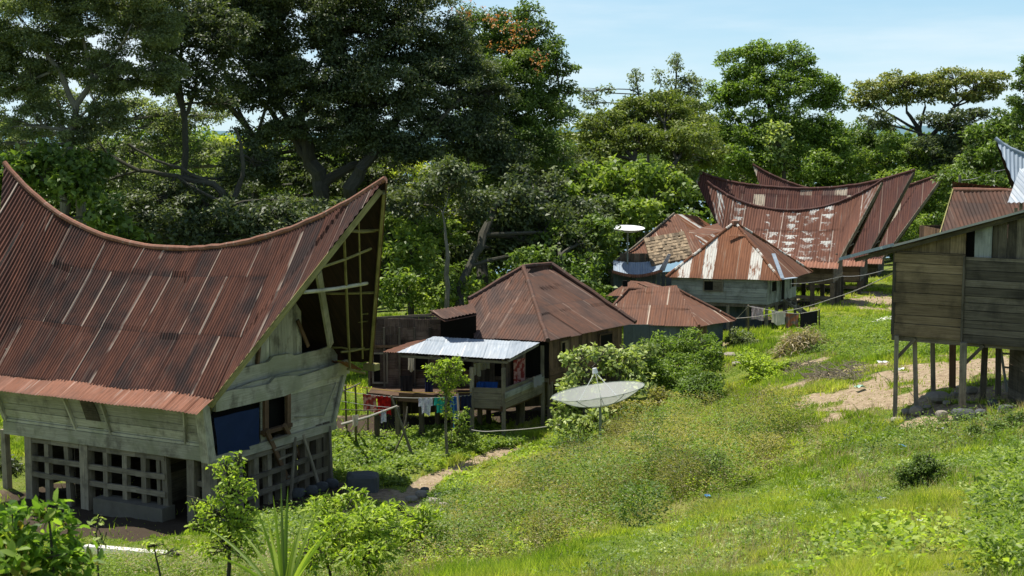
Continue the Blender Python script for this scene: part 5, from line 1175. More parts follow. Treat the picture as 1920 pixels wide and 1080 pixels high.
# --- acacias and trees on the right
tree('acacia_tree', 'light green layered acacia in the middle, left of the far pointed roofs', 'tree', [[(1200, 470, 72, 8), (1200, 380, 73, 7), (1190, 300, 74, 5)], [(1200, 380, 73, 5), (1270, 300, 74, 4)]],
     [(1130, 230, 76, 50, 26), (1190, 205, 77, 50, 24), (1250, 195, 77, 55, 26), (1300, 215, 80, 50, 30), (1110, 280, 75, 60, 34), (1160, 240, 78, 70, 34), (1290, 250, 78, 60, 40), (1060, 270, 76, 40, 34), (1230, 230, 78, 70, 30), (1190, 260, 75, 70, 30), (1270, 265, 75, 70, 34), (1150, 325, 74, 65, 32), (1240, 330, 74, 70, 30), (1320, 285, 84, 40, 35), (1080, 330, 74, 50, 35)], 'lf_acacia', .26, 2.6, 'bark', GT, .7, flat=.42, dens_sub=1.2)
tree('broadleaf_tree', 'large-leaved bushy tree directly left of the small white dish', 'tree', [[(1150, 480, 66, 8), (1160, 400, 67, 5)]],
     [(1110, 340, 68, 55, 36), (1180, 330, 68, 60, 36), (1240, 350, 68, 55, 38), (1130, 400, 67, 60, 40), (1200, 400, 66.5, 60, 34), (1262, 335, 76, 40, 34), (1110, 460, 64, 50, 36), (1290, 300, 84, 35, 22), (1070, 380, 67, 40, 40)], 'lf_bright', .36, 2.6, 'bark', GT, .3, ratio=.6)
tree('feathery_tree', 'thin wispy tree rising above the acacia skyline', 'tree', [[(1215, 260, 92, 2.5), (1200, 200, 92, 2), (1190, 130, 92, 1.2)], [(1262, 260, 92, 2.5), (1265, 180, 92, 2), (1270, 105, 92, 1.2)], [(1240, 230, 92, 1.6), (1235, 170, 92, 1)]],
     [(1190, 150, 92, 14, 24, .6), (1205, 190, 92, 24, 18, .6), (1268, 120, 92, 13, 24, .7), (1262, 165, 92, 24, 26, .7), (1235, 140, 92, 10, 18, .5), (1300, 160, 92, 26, 26, .9), (1240, 200, 92, 45, 24), (1110, 190, 92, 26, 16, .7), (1135, 170, 92, 16, 12, .5), (1090, 170, 92, 14, 10, .5)], 'lf_fine', .24, 1.5, 'bark', GT, 1.0, flat=.8)
tree('broadleaf_tree', 'tall dense tree dominating the skyline above the far roofs', 'tree', [[(1450, 380, 96, 10), (1450, 280, 98, 9), (1440, 180, 98, 6)], [(1450, 290, 98, 6), (1500, 200, 98, 4)], [(1450, 300, 98, 6), (1380, 220, 98, 4)]],
     [(1385, 120, 98, 40, 34), (1430, 100, 98, 40, 22), (1490, 110, 98, 40, 28), (1360, 170, 98, 42, 36), (1420, 165, 97, 50, 36), (1480, 170, 97, 50, 36), (1535, 165, 98, 35, 40), (1560, 190, 98, 24, 34, .8), (1350, 240, 97, 40, 36), (1410, 240, 96, 55, 36), (1475, 235, 96, 50, 40), (1540, 245, 97, 45, 38), (1370, 300, 95, 50, 28), (1440, 305, 95, 50, 30), (1510, 305, 95, 60, 34), (1570, 290, 96, 40, 40)], 'lf_leafy', .28, 2.7, 'bark', GT, .6, dens_sub=1.3, flat=.65)
tree('broadleaf_tree', 'short pale-topped tree in front of the tall dense tree', 'tree', [[(1470, 330, 94, 4), (1465, 270, 94, 3)]],
     [(1458, 245, 94, 22, 14), (1452, 270, 94, 26, 20), (1466, 300, 94, 24, 18)], 'lf_pale', .4, 2.2, 'bark', GT, .4)
tree('umbrella_tree', 'flat-topped umbrella tree with golden-green foliage standing alone on the right', 'tree',
     [[(1735, 330, 100, 6), (1733, 275, 100, 5), (1722, 240, 100, 4.5), (1700, 210, 100, 3)], [(1733, 275, 100, 4), (1760, 240, 100, 4), (1790, 200, 100, 3)], [(1724, 245, 100, 3), (1735, 200, 100, 2)], [(1722, 245, 100, 3), (1660, 210, 100, 2)], [(1740, 265, 100, 4), (1800, 250, 100, 3), (1840, 235, 100, 2)]],
     [(1640, 165, 100, 45, 18), (1690, 150, 100, 45, 16), (1740, 160, 100, 50, 20), (1790, 145, 100, 50, 17), (1845, 150, 100, 45, 17), (1870, 165, 100, 24, 12, .7), (1620, 190, 100, 30, 18, .9), (1680, 185, 100, 50, 15), (1770, 180, 100, 55, 14), (1830, 180, 100, 35, 12)], 'lf_umbrella', .3, 2.4, 'bark', GT, 1.3, flat=.4, dens_sub=1.3)
tree('umbrella_tree', 'dark spreading tree tucked under the flat-topped umbrella tree', 'tree', [[(1790, 340, 98, 6), (1780, 270, 98, 4)]],
     [(1770, 225, 98, 50, 14), (1825, 215, 98, 40, 14, .9), (1650, 225, 98, 40, 18, .6), (1800, 255, 98, 60, 24), (1750, 285, 97, 50, 26, .8), (1830, 290, 96, 50, 30)], 'lf_dark', .3, 2.6, 'bark', GT, 1.0, flat=.45)
tree('acacia_tree', 'bright acacia bush beside the far right roof tip', 'tree', [[(1680, 400, 97, 6), (1685, 330, 98, 4)]],
     [(1640, 300, 98, 45, 22), (1700, 285, 98, 55, 24), (1750, 305, 98, 45, 22), (1670, 330, 97, 70, 24), (1750, 345, 96, 50, 24), (1730, 385, 96, 50, 30), (1770, 330, 96, 35, 22), (1690, 380, 96, 50, 30)], 'lf_bright', .3, 2.4, 'bark', GT, .5, flat=.45)
tree('back_tree', 'hazy green tree line seen between the tall tree and the umbrella tree', 'tree', [[(1620, 330, 105, 6), (1620, 290, 105, 4)]],
     [(1600, 260, 105, 50, 28), (1650, 270, 105, 50, 26), (1720, 280, 104, 60, 20), (1600, 310, 102, 80, 30), (1850, 300, 102, 90, 34), (1400, 320, 100, 120, 40), (1200, 330, 100, 140, 50)], 'lf_mid', .34, 2.2, 'bark', GT, .3)
tree('broadleaf_tree', 'leafy tree behind the blue-white roof tip at the right edge', 'tree', [[(1860, 400, 62, 7), (1865, 320, 62, 5)]],
     [(1850, 250, 62, 40, 26), (1895, 225, 62, 35, 28), (1880, 290, 61, 50, 30), (1835, 300, 62, 36, 30), (1930, 270, 61, 40, 50), (1830, 350, 61, 40, 30), (1880, 350, 60, 50, 30), (1790, 340, 64, 30, 30, .8)], 'lf_mid', .25, 2.6, 'bark', GT, .5)
tree('conifer_tree', 'dark feathery tree cut off by the right edge of the view', 'tree', [[(1935, 330, 55, 5), (1932, 200, 55, 4), (1930, 90, 55, 2)]],
     [(1930, 110, 55, 12, 26, .8), (1918, 160, 55, 22, 16, .8), (1908, 190, 55, 24, 14, .8), (1930, 215, 55, 30, 24), (1900, 235, 55, 22, 12, .6), (1940, 150, 55, 30, 40)], 'lf_mid', .16, 2.2, 'bark', GT, 1.0)

def undergrowth():
    rs = np.random.default_rng(78); B = []
    for px in range(-120, 1180, 44):
        for D, py, ry in ((58, 560, 30), (62, 520, 42), (66, 470, 50), (70, 420, 50)):
            if px < 640 and py > 500: continue
            if rs.random() < .85: B.append((px + rs.uniform(-20, 20), py + rs.uniform(-14, 10), D + rs.uniform(-1, 3), rs.uniform(36, 52), ry * rs.uniform(.7, 1)))
    for px in range(1560, 1960, 50):
        for D, py in ((100, 400), (92, 440)): B.append((px, py, D, 50, 40))
    for tag_, mat, sl in (('mid green bushes and saplings under the village trees', 'lf_mid', 0), ('bright green bushes and saplings under the village trees', 'lf_bright', 1)):  # bushes split between two leaf colours
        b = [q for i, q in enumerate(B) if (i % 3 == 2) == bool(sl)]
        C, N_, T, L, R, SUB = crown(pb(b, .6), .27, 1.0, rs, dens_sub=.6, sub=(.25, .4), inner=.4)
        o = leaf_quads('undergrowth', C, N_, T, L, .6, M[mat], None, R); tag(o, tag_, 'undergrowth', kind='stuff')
undergrowth()
def far_wood():
    rs = np.random.default_rng(77); B = []
    for px in range(-200, 2150, 62):
        top = 318 if px < 140 else (290 if px < 1000 else 268)
        for D, py, ry in ((118, top + rs.uniform(-8, 14), 34), (112, top + 50, 40), (104, top + 105, 44), (96, top + 165, 48), (90, top + 215, 48), (86, top + 250, 40)):
            if D < 92 and px > 1150: continue
            B.append((px + rs.uniform(-20, 20), py, D, rs.uniform(45, 62), ry))
    C, N_, T, L, R, SUB = crown(pb(B, .5), .62, 1.35, rs, dens_sub=.5, sub=(.25, .4), inner=.5)
    o = leaf_quads('distant_wood', C, N_, T, L, .7, M['lf_mid'], None, R); tag(o, 'green wood closing the view behind the village trees', 'wood', kind='stuff')
far_wood()
# ------------------------------------------------------------------ ground cover
def in_poly(x, y, poly):
    c = np.zeros(len(x), bool); n = len(poly); j = n - 1
    for i in range(n):
        xi, yi = poly[i]; xj, yj = poly[j]
        c ^= ((yi > y) != (yj > y)) & (x < (xj - xi) * (y - yi) / (yj - yi + 1e-12) + xi); j = i
    return c
def gpoly(px): return [tuple(on_ground(a, b)[:2]) for a, b in px]
def make_grass():
    rs = np.random.default_rng(5)
    n = 1900000; kk = .75 * 1.25
    # distance drawn with density falling off ~ d^-1.3 per square metre
    d = (7.5 ** .7 + rs.random(n) * (100 ** .7 - 7.5 ** .7)) ** (1 / .7); lat = rs.uniform(-.46, .46, n)
    x = lat * d; y = d; dr = dirt(x, y)
    keep = rs.random(n) > ss(dr, .25, .6) * .97; keep &= ~((x < -3) & (y > 36.5) & (y < 46) & (x > -17) & (rs.random(n) < .8))
    x, y = x[keep], y[keep]; n = len(x); z = gz(x, y) - .01; d = y
    hN = .5 * fbm(x * .5, y * .5, 3, 40) + .5 * fbm(x * 2.2, y * 2.2, 3, 41); pat = .6 * fbm(x * .25, y * .25, 4, 55) + .4 * fbm(x * 1.6, y * 1.6, 3, 56)
    h = (.03 + .17 * ss(hN, .42, .60) * (.5 + rs.random(n))) * (1 + .5 * ss(d, 30, 70)); w = np.maximum(.006, d * .00042) * rs.uniform(.7, 1.4, n)
    sel = rs.random(n)
    a = rs.random(n) * 2 * math.pi; lean = rs.uniform(.1, .9, n) * h; b = rs.random(n) * 2 * math.pi
    cx, sy = np.cos(a) * w, np.sin(a) * w
    v = np.stack([np.c_[x - cx, y - sy, z], np.c_[x + cx, y + sy, z], np.c_[x + np.cos(b) * lean, y + np.sin(b) * lean, z + h]], 1).reshape(-1, 3)
    f = np.arange(3 * n).reshape(n, 3); r = np.clip(.18 + .55 * ss(pat, .36, .62) + rs.normal(0, .13, n), .01, .99)
    m = leafmat('grass_blades', [(0.0, (0.12, 0.20, 0.026)), (0.3, (0.24, 0.33, 0.038)), (0.6, (0.38, 0.43, 0.065)), (0.9, (0.50, 0.47, 0.17))], .5, .6, .2)
    o = raw_mesh('grass', v, f, 3, m, None, r); tag(o, 'short bright grass covering the slope', 'grass', kind='stuff')
make_grass()
def scatter(name, label, poly_px, dens, hr, leaf, nl, mat, spread=.35, ratio=.5, seed=1, stemmat='lf_olive', avoid=.4, kind='stuff', patch=.45, upw=.3, jit=.0):
    rs = np.random.default_rng(seed); poly = gpoly(poly_px); xs = [p[0] for p in poly]; ys = [p[1] for p in poly]
    n = int((max(xs) - min(xs)) * (max(ys) - min(ys)) * dens); x = rs.uniform(min(xs), max(xs), n); y = rs.uniform(min(ys), max(ys), n)
    k = in_poly(x, y, poly); k &= dirt(x, y) < avoid; k &= (.6 * fbm(x * .5, y * .5, 2, 61 if patch < .6 else 0) / .75 + .4 * fbm(x * 1.1, y * 1.1, 3, seed + 60) + rs.normal(0, .08, n)) > patch - .08
    x, y = x[k], y[k]; n = len(x); z = gz(x, y); h = rs.uniform(*hr, n) * (.6 + .8 * fbm(x * .7, y * .7, 2, seed + 9))
    x = x + rs.normal(0, jit, n); y = y + rs.normal(0, jit, n); z = gz(x, y); base = np.c_[x, y, z]; tilt = rs.normal(0, .22, (n, 2)); i = np.repeat(np.arange(n), nl); m = len(i)
    u = rs.random(m) ** .7; rad = spread * h[i] * (0.35 + .8 * np.sin(u * 2.6)) * rs.random(m) ** .5; a = rs.random(m) * 6.283
    C = base[i] + np.c_[np.cos(a) * rad + tilt[i, 0] * h[i] * u, np.sin(a) * rad + tilt[i, 1] * h[i] * u, h[i] * u * .98]
    T = nrm(np.c_[np.cos(a), np.sin(a), rs.normal(.15, .5, m)]); N_ = nrm(rs.normal(size=(m, 3)) * .5 + np.array([0, 0, upw + .65]))
    pl = np.clip(.5 + rs.normal(0, .2, n), 0, 1)[i]; R = np.clip(pl + rs.normal(0, .09, m), .01, .99)
    o = leaf_quads(name, C, N_, T, leaf * rs.uniform(.6, 1.4, m), ratio, M[mat], None, R)
    if label: tag(o, label, 'plants', kind='stuff')
    return o
WA = [(870, 985), (950, 935), (1060, 885), (1150, 845), (1240, 808), (1380, 818), (1525, 830), (1535, 862), (1470, 893), (1400, 905), (1330, 930), (1180, 985), (1020, 1040), (880, 1075), (760, 1075)]
scatter('weeds', 'brownish-green weeds covering the middle slope', WA, 4.5, (.12, .5), .045, 66, 'lf_olive', .5, .5, 3, patch=.50, jit=.5)
scatter('weeds', 'taller fresh green weeds mixed into the middle slope', WA, 3, (.15, .6), .058, 70, 'lf_bright', .5, .45, 4, patch=.52, jit=.6)
scatter('weeds', 'lime green weeds mixed into the middle slope', WA, 3, (.12, .5), .062, 54, 'lf_lime', .5, .4, 34, patch=.54, jit=.6)
scatter('weeds', 'dark green weedy clumps on the middle slope', WA, .13, (.8, 1.7), .06, 1500, 'lf_mid', .62, .5, 24, patch=.46, jit=.4)
scatter('weeds', 'bright bushy clumps on the middle slope', WA, .12, (.7, 1.5), .06, 1200, 'lf_bright', .65, .45, 25, patch=.45, jit=.4)
scatter('weeds', 'olive bushy clumps on the middle slope', WA, .17, (.9, 1.9), .052, 1300, 'lf_olive', .5, .4, 26, patch=.46, jit=.4)
scatter('dry_weeds', 'dry straw-coloured stalks in the middle slope', WA, 7, (.3, 1.0), .06, 26, 'lf_dry', .3, .18, 5, patch=.46, jit=.6)
WB = [(1120, 850), (1250, 805), (1400, 800), (1535, 808), (1540, 858), (1440, 892), (1330, 922), (1190, 965), (1060, 1000)]
scatter('weeds', 'dark leafy clumps on the right half of the weedy slope', WB, .20, (.7, 1.5), .06, 1400, 'lf_leafy', .65, .5, 74, patch=.36, jit=.2)
scatter('weeds', 'bright leafy clumps on the right half of the weedy slope', WB, .14, (.6, 1.4), .06, 1200, 'lf_bright', .65, .45, 75, patch=.36, jit=.2)
scatter('weeds', 'olive brown clumps on the right half of the weedy slope', WB, .28, (.8, 1.7), .05, 1300, 'lf_olive', .5, .4, 76, patch=.36, jit=.2)
scatter('dry_weeds', 'brown seed stalks on the right half of the weedy slope', WB, 3, (.4, 1.2), .055, 34, 'lf_dry', .25, .2, 77, patch=.38, jit=.2)
scatter('weeds', 'olive brown clumps on the lower left part of the weedy slope', [(790, 1075), (830, 990), (920, 950), (1040, 910), (1080, 960), (980, 1030), (900, 1075)], .3, (.5, 1.2), .05, 900, 'lf_olive', .55, .4, 78, patch=.4, jit=.2)
GA = [(615, 900), (620, 800), (760, 800), (900, 805), (990, 830), (930, 850), (850, 880), (790, 905), (760, 912), (700, 905), (640, 900)]
scatter('groundcover', 'bright leafy ground cover between the washing poles and the path', GA, 30, (.1, .32), .12, 20, 'lf_bright', .7, .6, 6, patch=.38)
scatter('weeds', 'mixed low weeds thinning out towards the path', [(800, 975), (870, 925), (1000, 860), (1100, 820), (1140, 850), (1000, 940), (880, 1000)], 10, (.08, .4), .06, 26, 'lf_olive', .5, .5, 50, patch=.5, jit=.3)
scatter('groundcover', 'lime green ground cover right of the narrow path', [(830, 900), (900, 865), (980, 838), (1060, 820), (1120, 835), (1010, 865), (930, 905), (860, 935)], 14, (.06, .18), .09, 16, 'lf_lime', .8, .6, 7, patch=.42)
scatter('weeds', 'fresh green weeds on the bank behind the thin stilts', [(1500, 650), (1520, 610), (1670, 600), (1800, 640), (1780, 668), (1690, 672), (1620, 678), (1560, 672)], 9, (.2, .6), .10, 26, 'lf_bright', .6, .4, 8, patch=.42)
scatter('weeds', 'yellow-green weeds along the bottom left edge', [(120, 1085), (200, 1052), (420, 1050), (640, 1040), (760, 1050), (740, 1085)], 30, (.1, .45), .05, 30, 'lf_bright', .6, .4, 9, patch=.45)
scatter('dry_weeds', 'dry stalks among the weeds at the bottom left', [(180, 1085), (300, 1050), (640, 1040), (760, 1050), (740, 1085)], 14, (.2, .6), .08, 14, 'lf_dry', .3, .15, 29, patch=.4)
scatter('weeds', 'herbs in front of the shaded lattice of the left house', [(420, 1050), (430, 960), (600, 930), (840, 985), (820, 1050), (640, 1045)], 16, (.2, .55), .09, 30, 'lf_bright', .5, .5, 10, patch=.38)
scatter('weeds', 'low weeds fringing the stones below the plank house', [(1560, 800), (1690, 800), (1920, 775), (1925, 850), (1760, 845), (1640, 870), (1580, 860)], 14, (.1, .42), .06, 26, 'lf_mid', .55, .5, 11, patch=.47)
scatter('weeds', 'broad-leaved creeping weeds at the lower right', [(1480, 1085), (1530, 1010), (1640, 975), (1800, 985), (1930, 930), (1940, 1085)], 16, (.10, .34), .085, 14, 'lf_lime', .8, .6, 12, patch=.45)
scatter('weeds', 'tall dense herbs in the bottom right corner', [(1820, 1080), (1830, 960), (1870, 900), (1940, 880), (1950, 1085)], 40, (.25, .6), .085, 34, 'lf_bright', .5, .35, 13, patch=.38)
scatter('weeds', 'scattered small tufts on the open grass slope', [(1000, 1075), (1300, 960), (1560, 870), (1930, 850), (1930, 1080)], 6, (.06, .22), .045, 22, 'lf_bright', .8, .45, 14, patch=.50)
# ------------------------------------------------------------------ shrubs, each a thing of its own
def shrub(name, label, stems, blobs, mat, size, cover=2.4, group=None, **kw):
    kw.setdefault('limbs', 1.2); kw.setdefault('ratio', .5)
    return tree(name, label, 'shrub', stems, blobs, mat, size, cover, kw.pop('bark', 'bark'), group, **kw)
GS = 'shrubs on the grassy slope'
shrub('broadleaf_shrub', 'shrub with large glossy leaves and red-tipped shoots in the bottom left corner', [[(40, 1150, 9, 4), (60, 1060, 9, 3)], [(90, 1160, 9, 4), (100, 1060, 9, 3), (90, 960, 9, 2)], [(20, 1150, 9, 3), (20, 1000, 9, 2)], [(120, 1150, 9.2, 3), (150, 1050, 9.2, 2), (130, 985, 9.2, 1.5)]],
      [(20, 985, 9, 55, 42), (88, 960, 9, 32, 26), (130, 985, 9.2, 28, 20, .8), (60, 1040, 9, 90, 55), (130, 1050, 9.1, 50, 45, .8), (0, 1080, 8.8, 80, 50), (100, 1100, 9, 80, 40)], 'lf_glossy', .125, 1.5, near=True, dens_sub=1.1, droop=-.9, ratio=.42, sub=(.2, .35), limbs=.7)
shrub('small_sprig', 'thin sprig with pale leaves right of the glossy corner shrub', [[(185, 1090, 12, 2), (180, 1000, 12, 1.4), (190, 965, 12, 1)]], [(183, 985, 12, 14, 22, .5), (192, 1010, 12, 14, 18, .4)], 'lf_pale', .07, .7, limbs=.8, near=True)
shrub('leafy_bush', 'upright bright bush in front of the corner of the left house', [[(430, 1060, 17, 4), (425, 960, 17, 3), (430, 900, 17, 2)], [(430, 1020, 17, 3), (385, 940, 17, 1.6), (350, 930, 17, 1)]],
      [(425, 880, 17, 34, 26, .8), (440, 920, 17, 42, 30), (405, 960, 17, 42, 28, .9), (455, 975, 17, 36, 36), (430, 1020, 16.8, 60, 40), (362, 945, 17, 18, 14, .5), (448, 858, 17, 12, 16, .5), (380, 990, 17, 30, 20, .7)], 'lf_lime', .08, .85, near=True, dens_sub=1.0)
shrub('small_sprig', 'small yellow-green sprig above the pale kerb', [[(300, 1075, 16, 2), (290, 1030, 16, 1.5)]], [(290, 1020, 16, 20, 12, .5), (325, 1035, 16, 18, 12, .5)], 'lf_lime', .085, .8, near=True)
shrub('leafy_bush', 'lime green bush with pointed leaves right of the sword-leaved plant', [[(690, 1080, 16, 4), (690, 1000, 16, 3)], [(620, 1080, 16, 3), (600, 980, 16, 2)]],
      [(610, 955, 16.5, 40, 28, .9), (660, 940, 16.5, 36, 24, .8), (700, 985, 16, 60, 36), (620, 1000, 16, 60, 36), (680, 1040, 15.8, 80, 34), (580, 1040, 15.6, 50, 30, .8)], 'lf_lime', .105, 1.35, near=True, ratio=.34, droop=-.3)
shrub('leafy_bush', 'round lime green bush beside the eroded end of the path', [[(795, 1040, 19, 4), (795, 980, 19, 3)]], [(790, 975, 19, 40, 28), (770, 1010, 18.8, 50, 30), (820, 1000, 19, 24, 26, .8), (740, 950, 19, 22, 14, .5)], 'lf_lime', .11, 1.5, near=True, ratio=.36, droop=-.3)
shrub('dark_bush', 'compact dark green bush alone on the grass below the plank house', [[(1735, 925, 18, 5), (1735, 880, 18, 3)]], [(1720, 885, 18, 36, 24), (1755, 890, 18, 30, 26), (1735, 905, 18, 46, 20), (1700, 900, 18, 22, 20, .8), (1735, 862, 18, 22, 12, .7)], 'lf_mid', .05, 2.0, ratio=.45)
shrub('pale_leaved_bush', 'large pale-leaved bush beneath and left of the big mesh dish', [[(1110, 840, 38, 4), (1100, 760, 38, 3), (1100, 700, 38, 2)], [(1110, 840, 38, 3), (1170, 740, 38, 2)]],
      [(1085, 670, 38, 34, 20, .8), (1130, 660, 39, 36, 22, .8), (1165, 680, 39, 44, 30), (1090, 715, 38, 46, 26, .8), (1065, 760, 37.5, 30, 30, .8), (1085, 800, 37, 50, 26), (1190, 720, 38.5, 40, 26), (1130, 790, 37, 40, 26), (1200, 660, 40, 30, 22, .8)], 'lf_pale', .19, 1.7, GS, near=False, ratio=.62)
shrub('leafy_bush', 'bright feathery bush in front of the blue-grey walls', [[(1280, 770, 40, 4), (1280, 700, 41, 3)]], [(1240, 650, 42, 42, 26), (1300, 650, 42, 46, 28), (1330, 680, 41.5, 30, 30), (1260, 690, 41, 56, 30), (1215, 700, 40, 40, 34), (1290, 715, 40, 40, 30), (1350, 665, 42, 10, 10, .5)], 'lf_leafy', .13, 2.2, GS, ratio=.36)
shrub('dark_bush', 'rounded dark green bush at the left end of the bare soil', [[(1312, 775, 38, 4), (1312, 740, 38, 3)]], [(1310, 735, 38, 42, 30), (1330, 715, 38, 30, 24), (1290, 745, 38, 26, 24, .8)], 'lf_mid', .11, 2.4, GS)
shrub('dark_bush', 'low bush trailing down from the mesh dish pole', [[(1190, 790, 37, 3), (1190, 760, 37, 2)]], [(1170, 770, 37, 36, 22), (1230, 755, 37, 46, 24), (1200, 800, 36, 50, 20)], 'lf_olive', .12, 1.9, GS)
shrub('leafy_bush', 'bright green bush between the footpath stones and the brush pile', [[(1425, 720, 42, 3), (1425, 700, 42, 2)]], [(1420, 685, 42, 38, 20), (1440, 705, 41.5, 36, 18), (1400, 665, 43, 24, 12, .7), (1470, 690, 42, 20, 16, .8)], 'lf_lime', .13, 1.9, GS)
shrub('grassy_bush', 'large straw and green grassy bush left of the bare soil', [[(1510, 690, 45, 3), (1510, 660, 45, 2)]], [(1490, 650, 45, 34, 22), (1530, 655, 45, 30, 24), (1510, 635, 45, 36, 16), (1465, 660, 45, 18, 14, .8)], 'lf_dry', .3, 1.5, GS, ratio=.12, droop=.2)
shrub('grassy_bush', 'green half of the grassy clump left of the bare soil', [[(1530, 690, 44.5, 3), (1530, 660, 44.5, 2)]], [(1530, 665, 44.5, 30, 20), (1505, 672, 44.5, 34, 14), (1555, 650, 45, 18, 14, .7)], 'lf_mid', .26, 1.5, GS, ratio=.14)
shrub('grey_green_bush', 'small grey-green bush in front of the pale stilt house', [[(1388, 660, 50, 3), (1388, 640, 50, 2)]], [(1388, 632, 50, 28, 18), (1372, 640, 50, 14, 12, .7), (1410, 642, 50, 14, 10, .7)], 'lf_fine', .10, 2.2, GS)
shrub('dark_bush', 'little dark bush on the bank near the tin-roof stilts', [[(1612, 670, 44, 2), (1612, 660, 44, 2)]], [(1612, 660, 44, 16, 10, .7), (1600, 654, 44, 14, 8, .6)], 'lf_mid', .12, 2, GS)
shrub('leafy_bush', 'climbing greens around the foot of the washing posts', [[(858, 835, 37, 2), (862, 780, 37, 1)]], [(865, 790, 37, 12, 30, .6), (850, 825, 37, 24, 16, .8), (880, 815, 37, 16, 14, .6)], 'lf_bright', .13, 1.8)
tree('young_tree', 'slim young tree with lime green leaves beside the washing line', 'tree', [[(838, 842, 36, 3), (836, 760, 36, 2.4), (836, 690, 36, 1.8)], [(836, 740, 36, 1.8), (815, 700, 36, 1)], [(836, 740, 36, 1.6), (862, 712, 36, 1)]],
     [(850, 685, 36, 24, 16, .8), (818, 692, 36, 20, 14, .7), (836, 715, 36, 28, 16, .7), (866, 710, 36, 14, 9, .5), (838, 745, 36, 14, 24, .5), (805, 705, 36, 8, 10, .4), (838, 775, 36, 12, 12, .4)], 'lf_lime', .12, 1.6, 'bark_pale', None, 1.2, ratio=.45)
shrub('leafy_bush', 'weedy green bush against the bottom of the right stilt house stones', [[(1850, 830, 22, 2), (1850, 815, 22, 2)]], [(1870, 800, 22, 26, 14, .7), (1830, 808, 22, 22, 10, .6), (1905, 790, 22, 22, 16, .7)], 'lf_mid', .06, 1.8)
# sword-leaved plant
def sword_plant():
    b = P(532, 1110, 11.5); g = gzf(b[0], b[1]); b = V(b[0], b[1], max(g, b[2] - .2))
    root = thing('sword_leaved_plant', 'plant with long sword-like arching leaves at the bottom left', 'plant', V(b[0], b[1], g))
    mb = MB(); mb.tube([V(b[0], b[1], g - .1), b + V(0, 0, .1)], [.05, .035], 7); mb.build('stem', M['bark_pale'], root)
    tips = [(512, 928, 11.4, 0), (527, 905, 11.6, 0), (540, 912, 11.7, 0), (496, 950, 11.3, .1), (478, 948, 11.2, .35), (555, 1000, 11.5, 0), (380, 1042, 11.1, .75), (640, 975, 11.2, .3), (595, 1040, 10.8, .1), (420, 1030, 10.9, .5), (455, 1000, 11.9, .4), (617, 915, 12.2, .25), (575, 950, 12, .1), (380, 985, 12.2, .6), (600, 1010, 10.9, .2), (505, 1000, 11, .1)]
    for px, py, D, arc in tips:
        t = P(px, py, D); mid = (b + t) / 2 + V(0, 0, .28 * arc + .05) + (b - t) * V(.12, .12, 0) ; n = 12; mb = MB(); pr = []
        side = unit(np.cross(t - b + V(0.01, 0.0, 0), V(RNG.normal(0, .4), -1, .3))); W = .026 * RNG.uniform(.8, 1.2)
        for i in range(n + 1):
            s = i / n; c = b * (1 - s) ** 2 + mid * 2 * s * (1 - s) + t * s * s; w = W * (min(1, .5 + s * 2.5) * (1 - s ** 2.5) + .02); pr.append((c, w))
        r = random.random()
        for (c0, w0), (c1, w1) in zip(pr[:-1], pr[1:]):
            f = V(0, -.35, .1)
            for sg in (-1, 1):
                q = [c0, c0 + side * w0 * sg + f * w0, c1 + side * w1 * sg + f * w1, c1]
                mb.face(q if sg > 0 else q[::-1], None, r)
        mb.build('leaf', M['lf_bright' if random.random() < .75 else 'lf_pale'], root, smooth=True)
sword_plant()

def straw():
    rs = np.random.default_rng(15); n = 110000; d = (7.5 ** .7 + rs.random(n) * (60 ** .7 - 7.5 ** .7)) ** (1 / .7); x = rs.uniform(-.46, .46, n) * d; y = d
    k = (fbm(x * .6, y * .6, 4, 90) + .10 * np.exp(-((x - 12) ** 2 + (y - 36) ** 2) / 60) > .50) & (dirt(x, y) < .6) & ~((x < 0) & (y > 33)); x, y, d = x[k], y[k], d[k]; n = len(x); z = gz(x, y); h = rs.uniform(.06, .3, n); w = np.maximum(.004, d * .0003); a = rs.random(n) * 6.28; b = rs.random(n) * 6.28; l = h * rs.uniform(.1, .9, n)
    v = np.stack([np.c_[x - np.cos(a) * w, y - np.sin(a) * w, z], np.c_[x + np.cos(a) * w, y + np.sin(a) * w, z], np.c_[x + np.cos(b) * l, y + np.sin(b) * l, z + h]], 1).reshape(-1, 3)
    o = raw_mesh('dry_grass', v, np.arange(3 * n).reshape(n, 3), 3, M['lf_dry'], None, np.clip(.6 + rs.normal(0, .2, n), .01, .99)); tag(o, 'dry straw blades among the short grass', 'grass', kind='stuff')
straw()
GP = [(990, 1085), (1290, 965), (1560, 860), (1700, 800), (1930, 830), (1930, 1085)]
scatter('weeds', 'small leafy tufts dotted over the open grass', GP, 9, (.05, .2), .045, 26, 'lf_leafy', .9, .5, 44, patch=.50, jit=.3)
scatter('weeds', 'pale clover patches in the open grass', GP, 14, (.03, .09), .04, 20, 'lf_pale', 1.4, .7, 45, patch=.53, jit=.3)

shrub('dark_bush', 'dark bush in the shade at the left end of the big house', [[(-10, 930, 35, 4), (-10, 900, 35, 3)]], [(-20, 880, 35, 50, 50), (25, 900, 35.5, 22, 40), (10, 940, 34, 40, 24)], 'lf_dark', .14, 2.2)
